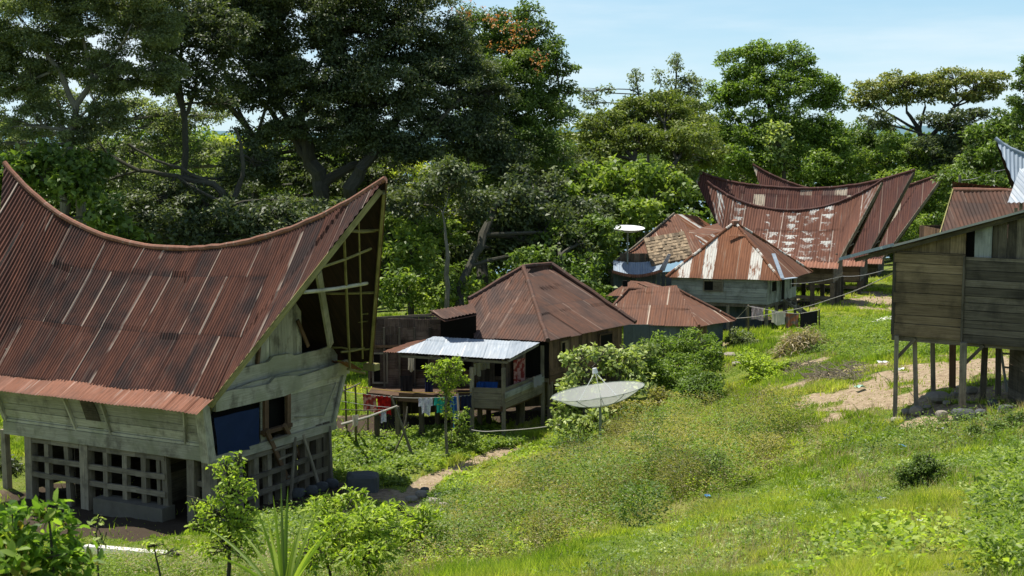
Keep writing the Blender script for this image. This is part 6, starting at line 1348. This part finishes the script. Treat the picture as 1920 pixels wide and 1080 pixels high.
# ------------------------------------------------------------------ satellite dishes
def mesh_mat():
    N = NT('dish_mesh'); d = N.n('BsdfPrincipled', {'Base Color': (0.62, 0.64, 0.60, 1), 'Roughness': .6}); tr = N.n('BsdfTransparent'); mx = N.n('MixShader', {0: .38})
    N.put(mx.inputs[1], tr.outputs[0]); N.put(mx.inputs[2], d.outputs[0]); N.t.links.new(mx.outputs[0], N.out.inputs[0]); return N.m
M['dish_mesh'] = mesh_mat(); M['white_metal'] = plain('white_painted_metal', (0.72, 0.73, 0.72), .5, .4, .12); M['pole_metal'] = plain('grey_green_pipe', (0.2, 0.23, 0.19), .6, .4, .3)
def dish(label, ctr, r, depth, axis, foot, mat_mesh='dish_mesh', feed=True):
    axis = unit(axis); x = unit(np.cross(axis, V(0, 1, 0.01))); y = np.cross(axis, x)
    p = lambda a, s: ctr + (x * math.cos(a) + y * math.sin(a)) * r * s - axis * depth * (1 - s * s)
    root = thing('satellite_dish', label, 'satellite dish', V(foot[0], foot[1], gzf(foot[0], foot[1])))
    mb = MB(); nr, na = 8, 48
    v = [tuple(p(2 * math.pi * k / na, .03 + .97 * i / nr)) for i in range(nr + 1) for k in range(na)]; b = len(mb.v); mb.v.extend(v)
    for i in range(nr):
        for k in range(na): k2 = (k + 1) % na; mb.addf([b + i * na + k, b + i * na + k2, b + (i + 1) * na + k2, b + (i + 1) * na + k], [(0, 0)] * 4, .5)
    mb.build('reflector', M[mat_mesh], root, smooth=True)
    for k in range(12):
        a = 2 * math.pi * k / 12; m_ = MB(); m_.tube([p(a, s) - axis * .01 for s in np.linspace(.03, 1, 7)], r * .006 + .003, 5); m_.build('rib', M['pole_metal' if mat_mesh == 'dish_mesh' else 'white_metal'], root)
    for s in (.5, 1.0):
        m_ = MB(); m_.tube([p(2 * math.pi * k / 32, s) for k in range(33)], r * .006 + .003, 5); m_.build('ring', M['pole_metal' if mat_mesh == 'dish_mesh' else 'white_metal'], root)
    g = gzf(foot[0], foot[1]); m_ = MB(); m_.tube([V(foot[0], foot[1], g - .2), ctr - axis * (depth + .02)], .05, 8); m_.build('pole', M['pole_metal'], root)
    if feed:
        fp = ctr + axis * r * .42 + x * 0
        for a in (.4, 2.5, 4.6): m_ = MB(); m_.tube([p(a, .55), fp], .012, 5); m_.build('strut', M['white_metal'], root)
        m_ = MB(); m_.tube([fp - axis * .05, fp + axis * .12], [.1, .07], 10); m_.build('feed_horn', M['white_metal'], root)
    return root
c = P(1121, 733, 35); dish('big see-through mesh satellite dish on a pole above the weeds', c, 89 * mpp(35), .50, V(-.15, .03, 1), P(1127, 800, 35))
c = P(1177, 427, 61); dish('small white satellite dish against the trees, above the ramshackle hut', c, 32 * mpp(61), .26, V(.02, -.10, 1), P(1178, 470, 61), 'white_metal', False)
# ------------------------------------------------------------------ washing
def cloth_mat(name, col, col2=None, sc=3.0):
    N = NT(name); u, v, _ = N.sep(N.uv()); n = N.noise(N.obj(), 4, 4)
    c_ = N.mix(.0, col, col)
    if col2: c_ = N.mix(N.step(N.noise(N.mapv(N.uv(), (sc, sc * 1.4, 1)), 1.0, 2, .5), .45, .55), col, col2)
    k = N.math('MULTIPLY_ADD', n, .3, .85); c_ = N.mix(1.0, c_, N.comb(k, k, k), 'MULTIPLY')
    b = N.n('BsdfPrincipled', {'Roughness': .9, 'Specular IOR Level': .1}); N.put(b.inputs['Base Color'], c_); t = N.n('BsdfTranslucent'); N.put(t.inputs[0], c_)
    mx = N.n('MixShader', {0: .25}); N.put(mx.inputs[1], b.outputs[0]); N.put(mx.inputs[2], t.outputs[0]); N.t.links.new(mx.outputs[0], N.out.inputs[0]); return N.m
def cloth(name, label, cat, tl, tr, hb, mat, fold=3, both=True, group=None, ragged=.06, sleeves=False):
    """tl,tr world top corners; hb drop in metres. hangs over the line: front and back fall"""
    tl, tr = np.asarray(tl), np.asarray(tr); d = tr - tl; L = np.linalg.norm(d); n = unit(np.cross(d, Z)); nu, nv = 18, 12; mb = MB(); ph = random.random() * 6
    for side, hh in ((1, hb), (-1, hb * .35 if both else 0)):
        if hh == 0: continue
        b = len(mb.v)
        for i in range(nu + 1):
            s = i / nu; hl = hh * (1 - ragged * math.sin(s * 7 + ph) - ragged * abs(math.sin(s * 3.1 + ph)))
            if sleeves and (s < .22 or s > .78): hl *= .45
            for j in range(nv + 1):
                t = j / nv; inw = 1 - .06 * math.sin(t * 3) ; f = .045 * t * math.sin(s * fold * 6.28 + ph + t) + .02 * math.sin(s * 17 + ph)
                mb.v.append(tuple(tl + d * (.5 + (s - .5) * inw) + n * side * (.012 + .03 * t + f) - Z * hl * t + Z * .012 * (1 - t)))
        for i in range(nu):
            for j in range(nv):
                a = b + i * (nv + 1) + j; mb.addf([a, a + nv + 1, a + nv + 2, a + 1], [(i / nu * L, j / nv * hh), ((i + 1) / nu * L, j / nv * hh), ((i + 1) / nu * L, (j + 1) / nv * hh), (i / nu * L, (j + 1) / nv * hh)], .5)
    o = mb.build(name, mat, None, smooth=True); return tag(o, label, cat, group)
GL = 'washing hung out to dry'
C_ = dict(red=cloth_mat('cloth_red', (0.42, 0.015, 0.012), (0.28, 0.012, 0.012), 5), redp=cloth_mat('cloth_red_pattern', (0.30, 0.05, 0.04), (0.55, 0.30, 0.26), 4), white=cloth_mat('cloth_white', (0.68, 0.67, 0.75), (0.5, 0.48, 0.6), 6), teal=cloth_mat('cloth_teal', (0.03, 0.36, 0.28)),
          blue=cloth_mat('cloth_blue', (0.03, 0.10, 0.38)), lblue=cloth_mat('cloth_lightblue', (0.12, 0.33, 0.55)), navy=cloth_mat('cloth_navy', (0.02, 0.025, 0.06)), brown=cloth_mat('cloth_brown', (0.16, 0.08, 0.05)), pink=cloth_mat('cloth_pinkwhite', (0.55, 0.45, 0.48), (0.4, 0.3, 0.33), 8),
          cream=cloth_mat('cloth_cream', (0.6, 0.56, 0.47)), rust=cloth_mat('cloth_orange_brown', (0.32, 0.13, 0.07), (0.18, 0.14, 0.12), 3), grey=cloth_mat('cloth_grey', (0.3, 0.3, 0.32)), black=cloth_mat('cloth_black', (0.02, 0.02, 0.022)))
DL = 37.5
def LP(px, dy=0): # point on the main line
    t = (px - 640) / (886 - 640); return P(px, 733 + 8 * t + 9 * math.sin(math.pi * min(max(t, 0), 1)) + dy, DL + 1.2 * t)
cloth('towel', 'faded red patterned towel, leftmost on the washing line', 'cloth', LP(680), LP(706), .62, C_['redp'], 2, group=GL)
cloth('towel', 'bright red cloth on the washing line beside the faded red towel', 'cloth', LP(707), LP(733), .70, C_['red'], 2, group=GL)
cloth('shirt', 'white and lilac shirt on the washing line left of the young tree', 'shirt', LP(784), LP(812), .66, C_['white'], 2, group=GL, ragged=.12, sleeves=True)
cloth('shirt', 'teal green shirt behind the leaves of the young tree', 'shirt', LP(813), LP(836), .60, C_['teal'], 2, group=GL, sleeves=True)
cloth('shirt', 'blue shirt on the washing line right of the young tree', 'shirt', LP(843), LP(862), .85, C_['blue'], 2, group=GL, sleeves=True)
cloth('shirt', 'light blue cloth low on the washing line beside the dark jacket', 'shirt', LP(846, 8), LP(860, 8), 1.0, C_['lblue'], 2, group=GL, ragged=.2)
cloth('jacket', 'dark navy jacket at the right end of the washing line', 'jacket', LP(864), LP(884), 1.05, C_['navy'], 2, group=GL, sleeves=True)
cloth('trousers', 'brown trousers hanging long beside the washing line post', 'trousers', LP(846, 30), LP(856, 30), 1.35, C_['brown'], 1, group=GL)
def rope(name, label, pts, r=.008, sag=.1, mat='rope', cat='rope', group=None):
    mb = MB(); out = []
    for a, b in zip(pts[:-1], pts[1:]):
        for t in np.linspace(0, 1, 12)[:-1]: out.append(a + (b - a) * t - Z * sag * math.sin(math.pi * t))
    out.append(pts[-1]); mb.tube(out, r, 5); return tag(mb.build(name, M[mat], None), label, cat, group)
rope('washing_line', 'main washing line with the red cloths and shirts', [LP(x) for x in np.linspace(640, 886, 12)], .014, 0, 'rope')
rope('washing_line', 'yellow rope strung just above the main washing line', [P(650, 722, 37.2), P(760, 735, 37.8), P(886, 736, 38.9)], .014, .02, 'yrope')
rope('washing_line', 'thin lower line left of the red cloths', [P(640, 752, 37), P(745, 765, 37.4)], .01, .03, 'cable')
# posts and poles of the washing place
def poles(name, label, segs, cat='post', mats='bare_pole'):
    f = segs[0][0]; g = gzf(f[0], f[1]); root = thing(name, label, cat, V(f[0], f[1], g))
    for a, b, r in segs: mb = MB(); m = (a + b) / 2 + RNG.normal(0, .02, 3); mb.tube([a, m, b], [r, r * .92, r * .75], 7); mb.build('pole', M[mats], root)
def G_(px, py): q = on_ground(px, py); return q - Z * .15
poles('washing_prop', 'crossed pole prop holding the middle of the washing line', [(G_(778, 862), P(733, 742, 36.6), .055), (G_(733, 855), P(766, 792, 36.8), .035), (P(758, 800, 36.8), P(764, 762, 36.9), .03)])
poles('washing_prop', 'forked post beside the young tree at the blue clothes', [(G_(863, 848), P(858, 738, 37.6), .055), (G_(832, 842), P(839, 812, 37.0), .04), (G_(848, 828), P(862, 812, 37.4), .04)])
poles('washing_prop', 'thin leaning post at the right end of the washing line', [(G_(884, 822), P(886, 728, 38.7), .04)])
poles('pole_rack', 'grey pole frame next to the front corner of the left house', [(G_(668, 815), P(666, 722, 37.2), .045), (G_(650, 812), P(647, 722, 37), .045), (P(640, 734, 37), P(676, 718, 37.2), .03), (P(640, 768, 37), P(720, 768, 37.6), .02), (G_(690, 815), P(688, 725, 38.2), .035)])
pw = MB(); a, b = P(640, 796, 36), P(745, 761, 36.3); pw.tube([a, (a + b) / 2 - Z * .05, b], [.05, .045, .03], 7); tag(pw.build('washing_pole', M['bright_pole']), 'sunbleached pole lying across the props with a white cloth on it', 'pole')
poles('washing_prop', 'short post with a stone cap under the sunbleached pole', [(G_(668, 826), P(668, 785, 36.1), .05)], mats='yellow_wood' if False else 'bare_pole')
cloth('rag', 'white rag hanging from the sunbleached pole', 'cloth', P(714, 771, 36.2), P(724, 768, 36.25), .42, C_['white'], 1, group=GL)
cloth('rag', 'grey-white rag on the short post by the house corner', 'cloth', P(661, 779, 36.0), P(672, 778, 36.0), .38, C_['cream'], 1, group=GL)
# things on the porch of the second house
cloth('blanket', 'purple-blue clothes bunched over the porch railing', 'cloth', P(896, 716, 39.7), P(934, 717, 39.3), .25, C_['blue'], 3, group='clothes on the porch')
cloth('shirt', 'blue shirt hanging down from the left end of the porch railing', 'shirt', P(894, 718, 39.5), P(907, 718, 39.4), .62, C_['blue'], 1, group='clothes on the porch')
cloth('cloth_bundle', 'grey-green cloth over the right end of the porch railing', 'cloth', P(1000, 708, 40.1), P(1016, 703, 40.6), .38, C_['grey'], 2, group='clothes on the porch')
cloth('curtain', 'cream curtain in the porch opening under the awning', 'cloth', P(897, 676, 40.6), P(919, 676, 40.6), .35, C_['cream'], 3, both=False, group='clothes on the porch')
cloth('shirt', 'brown shirt hanging from the awning beam of the porch', 'shirt', P(888, 680, 40.2), P(902, 682, 40.2), .5, C_['cream'], 2, both=False, group='clothes on the porch')
cloth('curtain', 'faded striped curtain at the right side of the porch', 'cloth', P(963, 676, 40.2), P(984, 671, 40.8), .95, C_['redp'], 3, both=False, group='clothes on the porch')
cloth('dark_sack', 'black sack hanging on the woven wall', 'sack', P(750, 705, 41.4), P(774, 705, 41.4), .72, C_['black'], 2, both=False, group='clothes on the porch')
cloth('dark_sack', 'dark jacket hanging beside the door under the awning', 'jacket', P(796, 700, 41.3), P(812, 700, 41.3), .8, C_['navy'], 2, both=False, group='clothes on the porch')
cloth('cloth', 'yellow cloth in the doorway under the awning', 'cloth', P(765, 668, 41.3), P(777, 668, 41.3), .6, C_['cream'], 2, both=False, group='clothes on the porch')
# washing by the pale stilt house
G4 = 'washing by the pale stilt house'
cloth('towel', 'pinkish towel hanging below the pale stilt house', 'cloth', P(1409, 574, 52), P(1432, 578, 52), .64, C_['pink'], 2, group=G4)
cloth('towel', 'cream towel on the cable below the pale stilt house', 'cloth', P(1447, 583, 51.5), P(1473, 587, 51.3), .62, C_['cream'], 2, group=G4)
cloth('towel', 'orange-brown towel right of the cream towel', 'cloth', P(1474, 588, 51.3), P(1498, 588, 51), .68, C_['rust'], 2, group=G4, ragged=.15)
cloth('net', 'dark net hanging right of the orange-brown towel', 'net', P(1500, 588, 51), P(1534, 583, 50.8), .75, C_['black'], 2, both=False, group=G4)
poles('washing_prop', 'thin post at the right end of the dark net', [(G_(1537, 622), P(1536, 580, 50.7), .05)])
poles('washing_prop', 'thin post left of the pinkish towel', [(G_(1403, 632), P(1403, 572, 52), .05)])
rope('washing_line', 'line carrying the pink and cream towels', [P(1380, 598, 52.5), P(1403, 574, 52), P(1436, 580, 51.7), P(1470, 586, 51.3), P(1500, 588, 51), P(1536, 581, 50.7)], .012, .01)
# ------------------------------------------------------------------ cables
rope('cable', 'thick cable rising from the washing to the corner of the plank house', [P(1380, 597, 52.5), P(1470, 584, 48), P(1560, 560, 40), P(1674, 513, 26.6)], .014, .05, 'rope', 'cable')
rope('cable', 'thin cable above the thick one, running to the plank house', [P(1482, 532, 55), P(1580, 518, 42), P(1674, 502, 26.6)], .009, .08, 'cable', 'cable')
rope('cable', 'sagging rope between the porch post and the bank', [P(884, 806, 38), P(930, 808, 38), P(1050, 796, 38.5)], .018, .04, 'rope', 'rope')
rope('cable', 'wire running down behind the roof of the plank house', [P(1862, 345, 60), P(1880, 372, 50), P(1905, 412, 41)], .018, .02, 'cable', 'cable')
rope('cable', 'faint wire strung between the two poles behind the rusty roof', [P(1800, 338, 60), P(1862, 322, 60), P(1925, 300, 58)], .016, .12, 'cable', 'cable')
poles('utility_pole', 'utility pole left of the other one behind the rusty roof', [(V(*P(1800, 355, 60)[:2], 1.5), P(1800, 328, 60), .11)], 'pole', 'bark_pale')
poles('utility_pole', 'utility pole right of the other one behind the rusty roof', [(V(*P(1862, 355, 60)[:2], 1.5), P(1862, 316, 60), .11)], 'pole', 'bark_pale')
# ------------------------------------------------------------------ stones, kerb, block, litter
def rock(name, label, px, py, wpx, hpx, mat='stone', D=None, cat='stone', group=None, sq=1.0, seed=None, p=None):
    rs = np.random.default_rng(hash_(label) % 9999); p = on_ground(px, py) if p is None else p; m = p[1] / F; rx = wpx * m / 2; rz = hpx * m / 2
    nu, nv = 14, 9; v = []; o1 = rs.random(3) * 9
    for j in range(nv + 1):
        for i in range(nu):
            a = 2 * math.pi * i / nu; b = math.pi * j / nv; d = V(math.cos(a) * math.sin(b), math.sin(a) * math.sin(b), math.cos(b)); e = 2 / sq
            d = np.sign(d) * np.abs(d) ** (1 / (1 + .35 * sq)); k = 1 + .38 * (float(fbm(d[0] * 1.6 + o1[0], d[1] * 1.6 + d[2] * 1.3 + o1[1], 3, 4)) - .47)
            v.append(tuple(p + d * k * V(rx, rx * .8, rz) + Z * rz * .55))
    mb = MB(); mb.v = v
    for j in range(nv):
        for i in range(nu): i2 = (i + 1) % nu; mb.addf([j * nu + i, (j + 1) * nu + i, (j + 1) * nu + i2, j * nu + i2], [(0, 0)] * 4, .5)
    return tag(mb.build(name, M[mat]), label, cat, group)
GR = 'stones around the stilts of the plank house'
for a in [('flat_stone', 'long flat pale slab stone under the third thin stilt', 1760, 750, 52, 20), ('stone', 'small pale footing stone under the leftmost thin stilt', 1682, 792, 28, 13), ('stone', 'pale footing stone under the second thin stilt', 1718, 776, 26, 20),
          ('stone', 'little stone at the right end of the flat slab', 1775, 757, 15, 8), ('boulder', 'large dark boulder below the thick corner stilt', 1808, 788, 46, 30, 'darkstone'), ('boulder', 'dark stone right of the large dark boulder', 1838, 780, 24, 18, 'darkstone'),
          ('stone', 'reddish stone between the first two stilts', 1700, 775, 20, 12), ('stone', 'angular stone left of the large dark boulder', 1766, 783, 24, 18), ('stone', 'stone upslope behind the thick corner stilt', 1822, 735, 24, 14), ('stone', 'stone beside the innermost dark stilts', 1862, 760, 22, 15, 'darkstone'),
          ('stone', 'stone pressed against the dark screen below the floor', 1886, 775, 30, 22, 'darkstone'), ('stone', 'lone stone at the lower edge of the plank house shadow', 1895, 800, 18, 12), ('stone', 'small stone in front of the brown stilt', 1790, 742, 16, 9), ('stone', 'pebbly stone above the reddish stone', 1738, 765, 15, 8)]:
    rock(a[0], a[1], *a[2:6], mat=a[6] if len(a) > 6 else 'stone', group=GR)
for a in [('stone', 'pale stone at the eroded end of the path, nearest the dark block', 790, 930, 24, 14), ('stone', 'flat pale stone at the path bend above the round lime bush', 812, 944, 28, 14), ('stone', 'broken stone right of the path bend', 832, 952, 24, 14), ('stone', 'small stone above the broken one beside the path', 822, 930, 16, 9), ('stone', 'dark clod beside the path end', 796, 922, 18, 12, 'darkstone'), ('stone', 'pale stone left of the path bend', 772, 938, 24, 12)]:
    rock(a[0], a[1], *a[2:6], mat=a[6] if len(a) > 6 else 'stone', group='stones at the path')
for a in [('stone', 'pale step stone between the two bright bushes', 1375, 668, 40, 10), ('stone', 'second pale step stone below the first between the bushes', 1385, 684, 26, 8), ('stone', 'third step stone above the others beside the grey-green bush', 1362, 655, 24, 7)]: rock(*a, group='step stones')
rock('stone_block', 'dark blue-grey stone block beside the front corner of the left house', 680, 920, 66, 46, 'darkstone', sq=3.5, cat='stone block')
for i, (px, py) in enumerate([(622, 912), (603, 918), (585, 925), (560, 930)]): rock('footing_stone', ['footing stone under the far corner stilt of the left house', 'second footing stone from the far corner of the left house', 'third footing stone from the far corner, behind the ladder foot', 'fourth footing stone beside the ladder foot'][i], px, py, 26, 20, 'darkstone', group='footing stones of the left house')
mb = MB(); pts = [on_ground(x, y) for x, y in ((160, 1034), (215, 1040), (270, 1046), (325, 1050))]
for a, b in zip(pts[:-1], pts[1:]): mb.beam(a + Z * .06, b + Z * .06, .28, .22)
tag(mb.build('kerb', M['white_concrete']), 'sunlit white concrete kerb behind the bottom left shrubs', 'kerb')
LM = dict(w=plain('litter_white', (0.7, 0.7, 0.68), .6), b=plain('litter_blue', (0.10, 0.30, 0.55), .5), g=plain('litter_green', (0.35, 0.55, 0.45), .5), r=plain('litter_red', (0.5, 0.15, 0.13), .6), k=plain('litter_grey', (0.3, 0.32, 0.38), .6), t=plain('litter_brown', (0.25, 0.16, 0.11), .7))
def litter(label, px, py, w, m_, h=.35):
    p = on_ground(px, py); m = p[1] / F; s = w * m; rs = np.random.default_rng(hash_(label) % 9999); n = 5; v = []
    for i in range(n):
        for j in range(n): v.append(tuple(p + V((i / 4 - .5) * s + rs.normal(0, s * .05), (j / 4 - .5) * s * .8 + rs.normal(0, s * .05), .03 + rs.random() * s * h)))
    mb = MB(); mb.v = v
    for i in range(n - 1):
        for j in range(n - 1): mb.addf([i * n + j, i * n + n + j, i * n + n + j + 1, i * n + j + 1], [(0, 0)] * 4, .5)
    tag(mb.build('litter', LM[m_]), label, 'litter', 'litter on the grass')
for a in [('crumpled blue plastic scrap at the lower edge of the weeds', 1327, 934, 12, 'b'), ('crumpled grey-white wrapper left of the small dark bush', 1652, 940, 18, 'k'), ('brown and white wrapper low on the open slope', 1545, 992, 15, 't'), ('small white scrap just below the brown wrapper', 1555, 1010, 14, 'w'), ('pale crumpled paper on the grass below the small dark bush', 1728, 982, 16, 'w'),
          ('pale green scrap on the bare soil', 1613, 729, 18, 'g'), ('white bag at the top of the bare soil', 1656, 684, 20, 'w'), ('white scrap between the first stilts and the bank', 1688, 695, 14, 'w'), ('red scrap beside the brush pile', 1508, 697, 16, 'r'), ('white scrap on the thin grass left of the soil', 1598, 806, 12, 'w'), ('white scrap, left of a pair on the grass', 1609, 826, 10, 'w'),
          ('white scrap, right of a pair on the grass', 1636, 822, 10, 'w'), ('dark blue scrap below the leftmost stilt', 1692, 840, 12, 'b'), ('white scrap high on the right slope', 1890, 872, 16, 'w'), ('white scrap in the ground cover beside the washing posts', 878, 838, 9, 'w'), ('pinkish scrap on the right slope near the corner herbs', 1805, 1016, 14, 't'), ('white scrap on the thin grass above the weeds', 1460, 758, 9, 'w'), ('white scrap on the bare soil left of the green one', 1576, 724, 9, 'w'), ('blue-white scrap under the plank house shadow', 1762, 808, 16, 'k')]: litter(*a)
# brush pile of dead twigs
def brush():
    mb = MB(); rs = np.random.default_rng(8)
    for i in range(420):
        px, py = rs.uniform(1470, 1620), rs.uniform(684, 722)
        if abs(py - (700 + (px - 1545) * .06)) > 16: continue
        q = on_ground(px, py) + V(0, 0, rs.random() * .22); d = nrm(rs.normal(size=(1, 3)) * V(1, 1, .3))[0] * rs.uniform(.25, .9); mb.tube([q - d / 2, q + RNG.normal(0, .04, 3), q + d / 2], [.014, .012, .006], 4)
    tag(mb.build('brush_pile', barkmat('dry_twigs', (0.12, 0.095, 0.07), (0.30, 0.25, 0.19))), 'low pile of dead grey-brown twigs beside the straw-coloured bush', 'brush pile', kind='stuff')
brush()
slab_ = MB(); a, b = P(1625, 607, 50), P(1672, 598, 50); pts = [on_ground(1628, 610), on_ground(1672, 602), on_ground(1672, 596), on_ground(1655, 598)]
slab_.slab([p + Z * .06 for p in pts], Z * .05); tag(slab_.build('pale_slab', M['white_concrete']), 'pale concrete slab in the grass left of the plank house wall', 'slab')
# ------------------------------------------------------------------ camera, sun, sky
cd = bpy.data.cameras.new('camera'); cam = bpy.data.objects.new('camera', cd); COL.objects.link(cam); SC.camera = cam
cam.location = tuple(CAM); cam.rotation_euler = (math.pi / 2 - TH, 0, 0)
cd.sensor_width = 36; cd.lens = 36 * F / 1920; cd.clip_start = 0.3; cd.clip_end = 20000
cd.dof.use_dof = True; cd.dof.focus_distance = 46; cd.dof.aperture_fstop = 4.0
SUN = unit(V(-0.28, 0.21, 1.0))
sl = bpy.data.lights.new('sun', 'SUN'); sl.energy = 5.0; sl.angle = math.radians(0.53); sl.color = (1, 0.95, 0.85)
so = bpy.data.objects.new('sun', sl); COL.objects.link(so); so.location = (0, 0, 60)
from mathutils import Vector
so.rotation_euler = Vector(tuple(SUN)).to_track_quat('Z', 'Y').to_euler()
wd = bpy.data.worlds.new('World'); SC.world = wd; wd.use_nodes = True
t = wd.node_tree; bg = t.nodes['Background']
sky = t.nodes.new('ShaderNodeTexSky'); sky.sky_type = 'NISHITA'; sky.sun_disc = False
sky.sun_elevation = math.asin(SUN[2]); sky.sun_rotation = math.atan2(SUN[0], SUN[1]); sky.air_density = 1.0; sky.dust_density = 0.4; sky.ozone_density = 1.4; sky.altitude = 900
tc = t.nodes.new('ShaderNodeTexCoord'); mp = t.nodes.new('ShaderNodeMapping'); mp.inputs['Scale'].default_value = (1.2, 1.2, 9)
no = t.nodes.new('ShaderNodeTexNoise'); no.inputs['Scale'].default_value = 1.6; no.inputs['Detail'].default_value = 6; no.inputs['Roughness'].default_value = 0.55
mr = t.nodes.new('ShaderNodeMapRange'); mr.interpolation_type = 'SMOOTHSTEP'
for k, v in ((1, 0.44), (2, 0.72), (3, 0.0), (4, 0.75)): mr.inputs[k].default_value = v
sp = t.nodes.new('ShaderNodeSeparateXYZ'); t.links.new(tc.outputs['Generated'], sp.inputs[0])
def mrange(sock, f0, f1, t0, t1):
    h = t.nodes.new('ShaderNodeMapRange'); h.interpolation_type = 'SMOOTHSTEP'
    for k, v in ((1, f0), (2, f1), (3, t0), (4, t1)): h.inputs[k].default_value = v
    t.links.new(sock, h.inputs[0]); return h.outputs[0]
def mixc(f, a_, b_):
    m_ = t.nodes.new('ShaderNodeMix'); m_.data_type = 'RGBA'; t.links.new(f, m_.inputs[0])
    for k, q in ((6, a_), (7, b_)):
        if isinstance(q, tuple): m_.inputs[k].default_value = (*q, 1)
        else: t.links.new(q, m_.inputs[k])
    return m_.outputs[2]
air = mixc(mrange(sp.outputs[2], 0.0, 0.15, 0.0, 1.0), (5.0, 6.8, 7.7), (3.0, 5.3, 7.0))      # pale horizon air to clear blue
low = mixc(mrange(sp.outputs[2], 0.1, 0.6, 0.8, 0.0), sky.outputs[0], air)
fin = mixc(mr.outputs[0], low, (7.0, 7.7, 8.1))
t.links.new(tc.outputs['Generated'], mp.inputs[0]); t.links.new(mp.outputs[0], no.inputs['Vector']); t.links.new(no.outputs[0], mr.inputs[0]); t.links.new(fin, bg.inputs[0])
bg.inputs[1].default_value = 0.088
SC.view_settings.view_transform = 'Standard'; SC.view_settings.look = 'None'; SC.view_settings.exposure = 0.6; SC.view_settings.gamma = 1
SC.cycles.max_bounces = 6; SC.cycles.transparent_max_bounces = 12; SC.cycles.diffuse_bounces = 3; SC.cycles.glossy_bounces = 2; SC.cycles.transmission_bounces = 3
